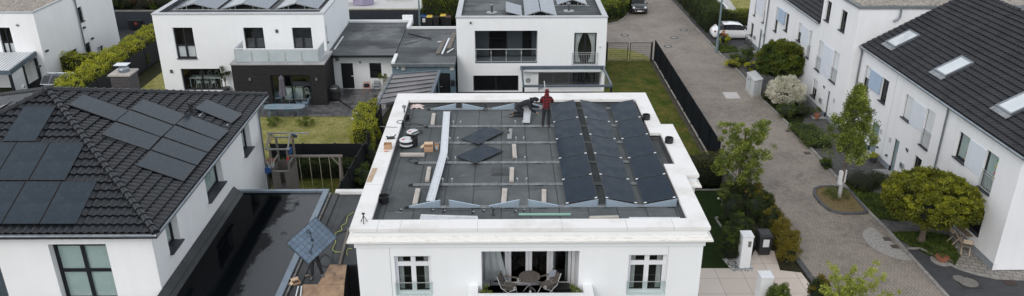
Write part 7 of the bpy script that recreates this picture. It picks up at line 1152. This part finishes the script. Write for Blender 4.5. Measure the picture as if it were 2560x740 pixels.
# young street tree
b = Zp(2098, 492, .05); t = thing('young_tree', 'slender young tree with whitewashed trunk growing in the kerbed island', 'tree', b); top = Yp(2143, 212, b.y).z; c0 = Yp(2128, 330, b.y).z; limbs = [(b+V3(math.cos(i*2.4)*(1.05-.09*i*.6), math.sin(i*2.4)*.9, c0-1.5+i*.42), .45+.035*i) for i in range(12)]; limb_tree(t, b, b+V3(.05, 0, top-.4), .085, limbs, BARK)
C_, RR = [], []
for i in range(240):
    f = rng.uniform()**.9; z = c0-1.45+f*(top-.1-c0+1.45); rad_ = (1.42*math.sin(math.pi*min(1, .28+f*.72))**.7)*(1-.45*f)*rng.uniform(.3, 1.12); a = rng.uniform(0, 6.28); C_.append((b.x+rad_*math.cos(a)+.1*(1-f), b.y+rad_*math.sin(a), z)); RR.append(rng.uniform(.13, .30))
P, N = clumps(C_, RR, 50, 1.1); leafobj('crown', P, N, .11, LF_B, t); P, N = clumps(C_[::3], RR[::3], 50, 1.2); leafobj('paler_leaves', P, N, .11, LF_L, t)  # some clumps repeated in paler lime leaves
m = M(); m.tube([b, b+V3(.0, 0, .95)], [.12, .10], 10); obj('whitewash', m, BARKW, t, smooth=60); m = M(); m.box(b.x-.2, b.y-.12, .85, b.x-.05, b.y+.13, 1.65); m.box(b.x+.06, b.y-.12, 1.0, b.x+.13, b.y+.13, 1.75); obj('trunk_guard', m, WHITEP, t, bevel=.01)
bush(b.x-.05, b.y+.05, .85, .45, 'dry grassy tuft around the foot of the young tree', LF_G, 26, 50, .10, .05, core=False, aspect=.2)
# middle right garden
A, B = Zp(1722, 442), Zp(1800, 440); hedge((A.x-.8, 41.6), (12.7, 41.6), 1.3, 1.55, 'dark clipped hedge with yellow top at the end of the green lawn', LF_D, 170, .10, .14, extra=LF_O)
b = Zp(1838, 508); t = thing('garden_tree', 'loose light green deciduous tree beside the road, right of the villa', 'tree', b); zt_ = Yp(1845, 302, b.y).z; cz_ = Yp(1858, 392, b.y).z; print('tree', zt_, cz_)
limbs = [(b+V3(math.cos(i*2.4+.3)*(1.0+.5*(i % 3)/2), math.sin(i*2.4+.3)*1.1, cz_-.9+i*.28), .3+.055*i) for i in range(11)]; limb_tree(t, b, b+V3(.1, 0, zt_-.6), .08, limbs, BARK); C_, RR = [], []
for q, s in limbs:
    a = b.lerp(b+V3(.1, 0, zt_-.6), s)
    for k in range(20): f = rng.uniform(.15, 1.12); w_ = a.lerp(q, f)+Vector(rng.normal(0, .2+.12*(1-f), 3)); C_.append(tuple(w_)); RR.append(rng.uniform(.12, .30))
for i in range(12): C_.append((b.x+rng.normal(0, .35), b.y+rng.normal(0, .3), zt_-rng.uniform(0, 1.4))); RR.append(.17)
P, N = clumps(C_, RR, 42, .8); leafobj('crown', P, N, .10, LF_B, t); P, N = clumps(C_[::2], RR[::2], 40, .8); leafobj('paler_leaves', P, N, .10, LF_L, t)  # alternate clumps repeated in a paler leaf colour
for x, y, r, h, lb, lm, l2 in ((1822, 650, .62, 1.75, 'dark green upright conifer left of the tall gate pillar', LF_D, LF_G), (1845, 610, .8, 1.6, 'dark green conifer behind the tall gate pillar', LF_D, LF_G), (1880, 560, .85, 1.6, 'dark green conifer bush behind the wheelie bin', LF_D, None), (1830, 555, .75, 1.5, 'dark green conifer beside the dark lawn, middle of the row', LF_D, None), (1872, 515, .8, 1.4, 'dark shrub under the loose light green tree, roadside', LF_D, LF_O), (1835, 505, .8, 1.3, 'dark shrub under the loose light green tree, lawn side', LF_D, None), (1925, 590, .7, 1.5, 'golden brown conifer directly right of the wheelie bin', LF_D, LF_O), (1950, 622, .72, 1.55, 'golden brown conifer in the middle of the roadside clump', LF_O, LF_O), (1967, 655, .66, 1.6, 'golden brown conifer nearest the beige terrace', LF_O, LF_O), (1905, 540, .7, 1.3, 'golden green shrub at the roadside above the wheelie bin', LF_D, LF_O)): p = Zp(x, y); bush(p.x, p.y, r, h*1.15, lb, lm, 60, 60, .075, crad=.2, low=-.6, second=l2, name='conifer')
p = Zp(1806, 505); t = bush(p.x, p.y, .6, 1.1, 'airy shrub with three white blooms at the edge of the dark lawn', LF_B, 18, 30, .09, core=False)
for x, y in ((1796, 496), (1805, 512), (1803, 519)): m = M(); m.ball(Yp(x, y, p.y-.3), (.07, .07, .06), 8, 5); obj('white_bloom', m, LF_W, t)
for x, y, r, h, lb, lm, l2 in ((1941, 790, .62, 1.7, 'bright green conifer in front of the nearest gate pillar', LF_G, LF_B), (2037, 775, .52, 1.85, 'dark golden conifer at the bottom beside the road', LF_D, LF_O)): p = Zp(x, y); bush(p.x, p.y, r, h, lb, lm, 60, 60, .075, crad=.19, low=-.7, second=l2, name='conifer')
b = Zp(2095, 850); t = thing('young_tree', 'bright lime leaved young tree at the bottom edge beside the road', 'tree', b); ptops = [(2075, 660, 0), (2120, 690, .3), (2150, 705, -.3), (2195, 645, .0), (2215, 685, .4), (2100, 720, .4), (2170, 740, .2), (2060, 725, .1), (2240, 735, .3), (2135, 665, .2)]; limbs = [(Yp(x, y, b.y+.35*dy), .4) for x, y, dy in ptops]; limb_tree(t, b, b+V3(.1, 0, limbs[0][0].z-.9), .05, limbs, BARK); C_ = []
for q, s in limbs:
    a = b.lerp(b+V3(.1, 0, limbs[0][0].z-.9), .6)
    for k in range(18): C_.append(tuple(a.lerp(q, rng.uniform(.35, 1.0))+Vector(rng.normal(0, .09, 3))))
P, N = clumps(C_, [.13]*len(C_), 24, 1.); leafobj('crown', P, N, .09, LF_L, t)
# garden between villa and fence on the left
for x, y, r, h, lb, lm in ((922, 400, .8, 1.6, 'dark leafy bush between the slat fence and the villa, rear one', LF_G), (905, 450, .9, 1.5, 'dark leafy bush between the slat fence and the villa, near one', LF_G)): p = Zp(x, y, .5); bush(p.x, p.y, r, h, lb, lm, 26, 50, .10)
hedge((-14., 42.5), (-8.6, 42.5), .8, 1.05, 'dark clipped hedge behind the swing, in front of the screening fence', LF_D, 200, .10, .1, extra=LF_G); hedge((-14.5, 43.75), (-8.9, 43.75), .4, .45, 'thin yellow green strip of planting along the dry lawn edge', LF_Y, 130, .10, .1)
A, B = Zp(925, 268, 1.5), Zp(908, 338, 1.5); hedge((A.x-.1, A.y), (B.x-.1, B.y), 1.25, 2.0, 'bright yellow green hedge shrub beside the anthracite slat fence', LF_Y, 200, .11, .16)
p = Zp(963, 212, .3); bush(p.x, p.y, .55, 1.9, 'loose green shrub beside the pebble bed and the white annex', LF_B, 20, 40, .11, core=False)
for x, y, lb in ((685, 314, 'left grassy tuft at the edge of the dark patio'), (764, 314, 'right grassy tuft at the edge of the dark patio')): p = Zp(x, y); bush(p.x, p.y, .62, .62, lb, LF_B, 18, 60, .14, core=False, aspect=.18, name='grass_tuft', cat='grass tuft')
p = Zp(567, 232); t = bush(p.x, p.y, .55, 1.3, 'potted olive tree standing by the clinker annex wall', LF_D, 18, 40, .09, .9, core=False, name='potted_tree', cat='potted tree'); m = M(); m.tube([(p.x, p.y, .3), (p.x, p.y, 1.6)], .03, 7); obj('trunk', m, BARK, t); m = M(); m.lathe((p.x, p.y, 0), [(.2, 0), (.27, .45), (.24, .45), (.001, .40)], 16, cap=False); obj('pot', m, DGREY, t)
# ================================================================ PATIO THINGS
c = Zp(711, 266, .74); t = thing('garden_table', 'rounded blue grey garden table around a closed parasol', 'table', (c.x, c.y, 0)); m = M(); W_, D_2 = 1.42, .52; pts = [(c.x+W_*(abs(math.cos(a))**.45)*math.copysign(1, math.cos(a)), c.y+D_2*(abs(math.sin(a))**.6)*math.copysign(1, math.sin(a))) for a in [i*math.pi/18+.01 for i in range(36)]]; m.slab(pts, .715, .745); obj('tabletop', m, mat('teal_tabletop', (.26, .32, .37), .35, (.21, .31, .37)), t)
for sx in (-1, 1):
    for sy in (-1, 1): m = M(); m.tube([(c.x+sx*1.0, c.y+sy*.36, 0), (c.x+sx*1.0, c.y+sy*.36, .714)], .025, 8); obj('leg', m, TEAL, t)
def gchair(label, p, rz, material=TEAL, group='blue grey metal chairs around the patio table'):
    t = thing('garden_chair', label, 'chair', group=group); m = M(); m.box(-.23, -.22, .43, .23, .2, .455); obj('seat', m, material, t, bevel=.01); m = M(); m.tube([(-.24, .2, .45), (-.24, .26, .82), (.24, .26, .82), (.24, .2, .45)], .016, 6); [m.bar((-.23, .22+.03*i/2, .55+i*.09), (.23, .22+.03*i/2, .55+i*.09), .012, .06) for i in range(3)]; obj('backrest', m, material, t)
    for s in (-1, 1): m = M(); m.tube([(s*.26, .22, .66), (s*.27, -.22, .64), (s*.26, -.23, .45)], .015, 6); obj('armrest', m, material, t); 
    for sx in (-1, 1):
        for sy in (-1, 1): m = M(); m.tube([(sx*.22, sy*.2, .43), (sx*.27, sy*.27, 0)], .015, 6); obj('leg', m, material, t)
    put(t, p, rz); return t
for x, y, r, nm in ((684, 290, math.pi, 'front left seat on the lawn side'), (725, 291, math.pi, 'front right seat on the lawn side'), (757, 281, math.pi-.5, 'at the front right corner of the table'), (667, 280, -math.pi/2+3.6, 'at the left head of the table'), (698, 258, 0.1, 'back left seat on the annex side'), (735, 258, 0, 'back right seat on the annex side'), (765, 272, -math.pi/2, 'at the right head of the table')): p = Zp(x, y); gchair('blue grey metal garden chair, '+nm, (p.x, p.y, 0), r)
p = Zp(712, 270); t = thing('parasol', 'closed lilac grey parasol standing in the patio table', 'parasol', p); m = M(); m.tube([p, p+V3(0, 0, 2.55)], .025, 8); obj('pole', m, BLK, t); m = M(); n = 16; vs = []
for k, (z, r) in enumerate(((.95, .24), (1.3, .2), (1.9, .15), (2.15, .13), (2.2, .17), (2.35, .12), (2.5, .03))): vs += [p+V3(r*(1+.25*math.cos(j*math.pi))*math.cos(j*2*math.pi/n), r*(1+.25*math.cos(j*math.pi))*math.sin(j*2*math.pi/n), z) for j in range(n)]
m.add(vs, [(k*n+j, k*n+(j+1) % n, (k+1)*n+(j+1) % n, (k+1)*n+j) for k in range(6) for j in range(n)]); obj('folded_canopy', m, mat('lilac_canvas', (.16, .15, .18), .9), t)
p = Zp(838, 250); t = thing('kettle_grill', 'black covered barbecue grill beside the clinker annex corner', 'grill', p); m = M(); m.box(p.x-.38, p.y-.28, 0.1, p.x+.38, p.y+.28, .82); obj('cabinet', m, BLK, t, bevel=.05); m = M(); m.ball(p+V3(0, 0, .9), (.45, .32, .30), 14, 8); obj('lid', m, DGREY, t, smooth=60); m = M(); m.tube([p+V3(-.25, -.33, 1.0), p+V3(.25, -.33, 1.0)], .02, 6); obj('handle', m, STEEL, t); m = M(); m.box(p.x+.36, p.y-.25, .78, p.x+.7, p.y+.25, .82); obj('side_shelf', m, DGREY, t)
p = Zp(918, 232); gchair('salmon pink garden chair with a black bag on its seat', (p.x, p.y, 0), .1, mat('salmon_paint', (.55, .26, .20), .5), None); m = M(); m.ball((p.x-.02, p.y+.05, .58), (.24, .18, .16), 12, 8); one('bag', m, CLOTHB, 'black bag lying on the salmon pink chair', 'bag', smooth=60); p = Zp(943, 230); gchair('dark grey garden chair right of the salmon pink chair', (p.x, p.y, 0), -.1, ANTH2, None)
for k, (x0, x1, y) in enumerate(((884, 918, 279), (880, 912, 293))):
    a, b2 = Zp(x0, y+5), Zp(x1, y+5); t = thing('floor_mat', f'{"rear" if k == 0 else "front"} pale framed dark mat lying on the patio by the yellow green shrub', 'mat', (a+b2)/2); m = M(); m.box(a.x, a.y, .002, b2.x, a.y+.75, .10); obj('mat', m, ANTH, t); m = M(); m.bar((a.x-.03, a.y-.03, .06), (b2.x+.03, a.y-.03, .06), .06, .1); m.bar((a.x-.03, a.y+.78, .06), (b2.x+.03, a.y+.78, .06), .06, .1); obj('edge_frame', m, WHITEP, t)
cable('garden_hose', [Zp(847, 250, .03), Zp(865, 262, .03), Zp(882, 272, .03), Zp(905, 268, .03), Zp(925, 258, .03), Zp(940, 238, .03)], .05, BLK, 'black garden hose lying across the dark patio', 'hose')
# ================================================================ PLAYGROUND
yA, yB = 38.2, 39.5; xA, xB = Yp(682, 430, yA).x, Yp(724, 430, yA).x; zr_ = Yp(700, 426, yA).z; t = thing('play_tower', 'weathered wooden play tower with open roof frame and ladder', 'play tower', ((xA+xB)/2, 38.9, 0)); ze1, ze2 = Yp(690, 372, yA-.1).z, Yp(668, 333, (yA+yB)/2).z
for x in (xA, xB):
    for y in (yA, yB): m = M(); m.bar((x, y, 0), (x, y, ze1), .10); obj('post', m, WOOD, t)
for nm, (p_, q_) in dict(front=((xA, yA-.06), (xB, yA-.06)), side=((xB+.06, yA), (xB+.06, yB)), left=((xA-.06, yA), (xA-.06, yB)), back=((xA, yB+.06), (xB, yB+.06))).items():
    m = M(); a, b2 = V3(*p_, 0), V3(*q_, 0); n = 7
    for i in range(n):
        if nm == 'front' and i in (3, 4): continue
        m.bar(a.lerp(b2, (i+.5)/n), a.lerp(b2, (i+.5)/n)+V3(0, 0, zr_), .13, .022, V3(1, 0, 0) if nm in ('side', 'left') else V3(0, 1, 0))
    obj('board_wall', m, WOOD, t)
m = M(); m.box(xA, yA, 1.0, xB, yB, 1.06); obj('platform', m, mat('grey_boards', (.2, .2, .19), .9), t); m = M()
for z in (.3, .6, .9, 1.2): m.bar((xA+.45, yA-.12, z), (xA+.95, yA-.12, z), .05)
m.bar((xA+.45, yA-.12, 0), (xA+.45, yA-.12, 1.5), .06); m.bar((xA+.95, yA-.12, 0), (xA+.95, yA-.12, 1.5), .06); obj('ladder', m, WOOD, t); m = M(); WG_ = mat('silver_wood', (.28, .28, .27), .8, (.2, .2, .19), ns=6); ym = (yA+yB)/2; m.bar((xA-.25, ym, ze2), (xB+1.1, ym, ze2), .07)
for y in (yA-.15, yB+.15): m.bar((xA-.2, y, ze1), (xB+.2, y, ze1), .07)
for x in (xA-.12, xB+.1):
    for y in (yA-.15, yB+.15): m.bar((x, y, ze1), (x, ym, ze2), .07)
obj('roof_frame', m, WG_, t)
for x in (xA, xB): m = M(); m.bar((x, yA, zr_+.35), (x, yB, zr_+.35), .06); obj('hand_rail', m, WG_, t)
m = M(); m.bar((xA, yA-.09, zr_), (xB, yA-.09, zr_), .07); obj('hand_rail', m, WG_, t)
for x in (xA-.1, xB+.08): m = M(); m.prism([(x, yA+.05, ze1+.12), (x, yB-.05, ze1+.12), (x, ym, ze2-.15)], (.02, 0, 0)); obj('gable_board', m, mat('yellow_board', (.45, .35, .18), .7), t)
m = M(); m.obox((xB+.2, ym+.38, (ze1+ze2)/2), (.06, 0, 0), (0, .4, -(ze2-ze1)*.38), (0, .02, .02)); obj('blue_roof_board', m, BLUEP, t); p = Yp(724, 379, yA-.1); m = M(); m.box(p.x-.06, p.y, p.z-.15, p.x+.10, p.y+.2, p.z+.2); obj('blue_bucket', m, BLUEP, t, bevel=.03); m = M(); m.ball(p+V3(-.15, 0, -.42), (.07, .05, .1), 8, 6); obj('red_handle', m, REDP, t)
p = Yp(676, 401, yA-.45); t = thing('basketball_hoop', 'faded red basketball hoop with blue backing on the play tower', 'hoop', p); m = M(); m.torus(p, .23, .028, 20, 6); obj('ring', m, mat('faded_red', (.42, .16, .13), .6), t, smooth=60); m = M()
for i in range(12): a = i*math.pi/6; m.tube([p+V3(.22*math.cos(a), .22*math.sin(a), 0), p+V3(.12*math.cos(a+.3), .12*math.sin(a+.3), -.4)], .008, 4)
obj('net', m, WHITEP, t); m = M(); q = Yp(670, 425, yA-.4); m.obox(q, V3(.15, 0, .02), V3(0, .12, 0), V3(0, 0, .16)); obj('blue_backing', m, BLUEP, t, bevel=.03)
bz2 = Yp(780, 390, 38.8).z; xs0, xs1 = Yp(722, 390, 38.8).x, Yp(856, 390, 38.8).x; t = thing('swing_set', 'wooden swing beam with end post beside the play tower', 'swing', ((xs0+xs1)/2, 38.8, 0)); m = M(); m.bar((xs0, 38.8, bz2), (xs1, 38.8, bz2), .11); obj('beam', m, WOOD, t)
for dy in (-.55, .55): m = M(); m.bar((xs1-.15, 38.8+dy, 0), (xs1-.15, 38.8+dy*.1, bz2-.03), .09); obj('post', m, WOOD, t)
m = M(); m.bar((xs1-.15, 38.8, bz2-.6), (xs1-.6, 38.8, bz2-.05), .07); obj('brace', m, WOOD, t)
for k, (a, b2) in enumerate(((747, 773), (798, 822))):
    t = thing('swing', f'{"left" if k == 0 else "right"} rope swing hanging from the wooden beam', 'swing', (Yp((a+b2)/2, 460, 38.8).x, 38.8, .45)); 
    for x in (a, b2): q = Yp(x, 393, 38.8); m = M(); m.tube([q, (q.x+.04, 38.8, .5)], .015, 5); obj('rope', m, mat('rope_tan', (.45, .40, .30), .9), t)
    m = M(); m.box(Yp(a, 393, 38.8).x-.02, 38.7, .45, Yp(b2, 393, 38.8).x+.10, 38.95, .49); obj('seat', m, WOOD, t)
# ================================================================ TABLE & CHAIRS BY THE GABLE HOUSE
p = Zp(2420, 578, .72); t = thing('folding_table', 'small slatted wooden folding table by the gable house wall', 'table'); m = M()
for i in range(8): m.box(-.35+i*.088, -.5, .70, -.35+i*.088+.075, .5, .72)
obj('tabletop', m, WOODL if False else mat('teak', (.27, .20, .14), .7, (.2, .15, .1), ns=5), t)
for s in (-1, 1):
    for r_ in (-1, 1): m = M(); m.bar((s*.28, r_*.35, 0), (s*.28, -r_*.3, .69), .035); obj('leg', m, WOODL, t)
put(t, (p.x, p.y, 0), .1); m = M(); m.lathe((p.x+.05, p.y-.1, .72), [(.05, 0), (.07, .1), (.05, .1), (.001, .02)], 10, cap=False); one('cup', m, WHITEP, 'white cup on the slatted wooden folding table', 'cup')
def fold(label, x, y, rz):
    t = thing('folding_chair', label, 'chair', group='wooden folding chairs by the gable house'); m = M()
    for i in range(5): m.box(-.2, -.2+i*.085, .43, .2, -.2+i*.085+.07, .45)
    obj('seat', m, WOOD, t); m = M()
    for i in range(3): m.box(-.2, .33+i*.015, .68+i*.08, .2, .35+i*.015, .74+i*.08)
    obj('backrest', m, WOODL, t)
    for s in (-1, 1): m = M(); m.bar((s*.21, -.3, 0), (s*.21, .38, .92), .03, .045); obj('leg', m, WOODL, t); m = M(); m.bar((s*.18, .3, 0), (s*.18, -.2, .44), .03, .045); obj('leg', m, WOODL, t)
    q = Zp(x, y); put(t, (q.x, q.y, 0), rz)
fold('wooden folding chair with crossed legs nearest the asphalt, beside the gable wall', 2412, 632, math.pi-.5); fold('wooden folding chair under the edge of the round tree crown', 2385, 607, math.pi/2+.2)
for x, y, r, lb in ((1868, 112, .5, 'left black bistro chair outside the farthest white house'), (1876, 122, 2.4, 'right black bistro chair outside the farthest white house')): q = Zp(x, y); rchair(lb, (q.x, q.y, 0), r, BLK)
# ================================================================ GROUND COVER LEAVES
def cover(name, poly, n, size, leafm, z=.0, h=.10, aspect=.6):
    P = []; xs = [p[0] for p in poly]; ys_ = [p[1] for p in poly]; k = len(poly)
    def inside(x, y):
        c = False
        for i in range(k):
            a, b = poly[i], poly[(i+1) % k]
            if (a[1] > y) != (b[1] > y) and x < (b[0]-a[0])*(y-a[1])/(b[1]-a[1])+a[0]: c = not c
        return c
    while len(P) < n:
        x, y = rng.uniform(min(xs), max(xs)), rng.uniform(min(ys_), max(ys_))
        if inside(x, y): P.append((x, y, z+rng.uniform(0, h)*(.4+.6*abs(math.sin(x*2.3)*math.cos(y*1.9)))))
    return tag(leafobj(name, np.array(P), np.tile(np.array([0., 0, 1]), (n, 1)), size, leafm, None, aspect=aspect), kind='stuff')
cover('ivy', zp((1905, 240), (1962, 300), (1992, 330), (2010, 300), (2005, 262), (1930, 215)), 6000, .1, LF_D)
cover('ivy', zp((2100, 440), (2170, 480), (2290, 500), (2310, 545), (2240, 552), (2190, 545), (2168, 520), (2120, 470)), 9000, .09, LF_G)
cover('ivy', zp((2228, 580), (2310, 578), (2370, 588), (2400, 640), (2385, 668), (2330, 643), (2283, 618), (2250, 600)), 8000, .08, LF_G)
cover('ivy', zp((1779, 108), (1841, 118), (1846, 129), (1800, 133)), 2500, .1, LF_G, .03)
cover('grass', zp((1740, 445), (1800, 445), (1836, 560), (1850, 672), (1720, 672), (1725, 560)), 9000, .08, LF_D, 0, .05, .15)
cover('grass', [(7.3, 41), (12.4, 41), (12.4, 64.6), (7.3, 64.6)], 26000, .09, LF_B, 0, .04, .15)
cover('grass', [(-17, 43.9), (-8.6, 43.9), (-8.8, 52.2), (-17, 52.2)], 9000, .10, mat('pale_blade', (.5, .46, .2), .9), 0, .04, .15)
cover('dry_grass', isl, 3000, .07, mat('straw', (.35, .28, .15), .9), .05, .05, .2)
# ================================================================ LIGHT
w = bpy.data.worlds.new('World'); sc.world = w; w.use_nodes = True; nt = w.node_tree; bg = nt.nodes['Background']; sk = nt.nodes.new('ShaderNodeTexSky'); sk.sky_type = 'NISHITA'; sk.sun_disc = False
SE, SA = math.radians(40), math.radians(-150)
sk.sun_elevation = SE; sk.sun_rotation = SA; sk.dust_density = 4; sk.air_density = 1.; sk.ozone_density = 1.5; sk.altitude = 100
# overcast: pull the clear sky towards an even grey cloud layer
mx = nt.nodes.new('ShaderNodeMix'); mx.data_type = 'RGBA'; mx.inputs[0].default_value = .72; nt.links.new(sk.outputs[0], mx.inputs[6])
tc = nt.nodes.new('ShaderNodeTexCoord'); nz = nt.nodes.new('ShaderNodeTexNoise'); nz.inputs['Scale'].default_value = 2.2; nz.inputs['Detail'].default_value = 5; nt.links.new(tc.outputs['Generated'], nz.inputs[0])
cr = nt.nodes.new('ShaderNodeMix'); cr.data_type = 'RGBA'; nt.links.new(nz.outputs[0], cr.inputs[0]); cr.inputs[6].default_value = (6.2, 6.45, 6.8, 1); cr.inputs[7].default_value = (9.6, 9.9, 10.2, 1); sx = nt.nodes.new('ShaderNodeSeparateXYZ'); nt.links.new(tc.outputs['Generated'], sx.inputs[0]); mr = nt.nodes.new('ShaderNodeMapRange'); nt.links.new(sx.outputs[2], mr.inputs[0]); mr.inputs[1].default_value = 0; mr.inputs[2].default_value = .9; mr.inputs[3].default_value = 1.75; mr.inputs[4].default_value = .72; vm = nt.nodes.new('ShaderNodeVectorMath'); vm.operation = 'SCALE'; nt.links.new(cr.outputs[2], vm.inputs[0]); nt.links.new(mr.outputs[0], vm.inputs['Scale']); nt.links.new(vm.outputs[0], mx.inputs[7])
nt.links.new(mx.outputs[2], bg.inputs[0]); bg.inputs[1].default_value = .13
sd = bpy.data.lights.new('sun', 'SUN'); sd.energy = .9; sd.angle = math.radians(25); sd.color = (1, .96, .91); so = bpy.data.objects.new('sun', sd); COL.objects.link(so)
d = Vector((math.sin(-SA)*-math.cos(SE), 0, 0)); 
az = SA; sdir = Vector((math.sin(az)*math.cos(SE), math.cos(az)*math.cos(SE), math.sin(SE))); so.rotation_euler = sdir.to_track_quat('Z', 'Y').to_euler(); so.location = (0, 0, 60)
vs = sc.view_settings; vs.view_transform = 'Standard'; vs.look = 'None'; vs.exposure = 0.; vs.gamma = 1; sc.cycles.max_bounces = 6; sc.cycles.diffuse_bounces = 3; sc.cycles.glossy_bounces = 3; sc.cycles.transmission_bounces = 4; sc.cycles.transparent_max_bounces = 8; sc.cycles.use_denoising = True
for o in list(bpy.data.objects):
    if o.get('label') == 'x':
        for c in list(CH.get(o.name, [])): bpy.data.objects.remove(c)
        bpy.data.objects.remove(o)
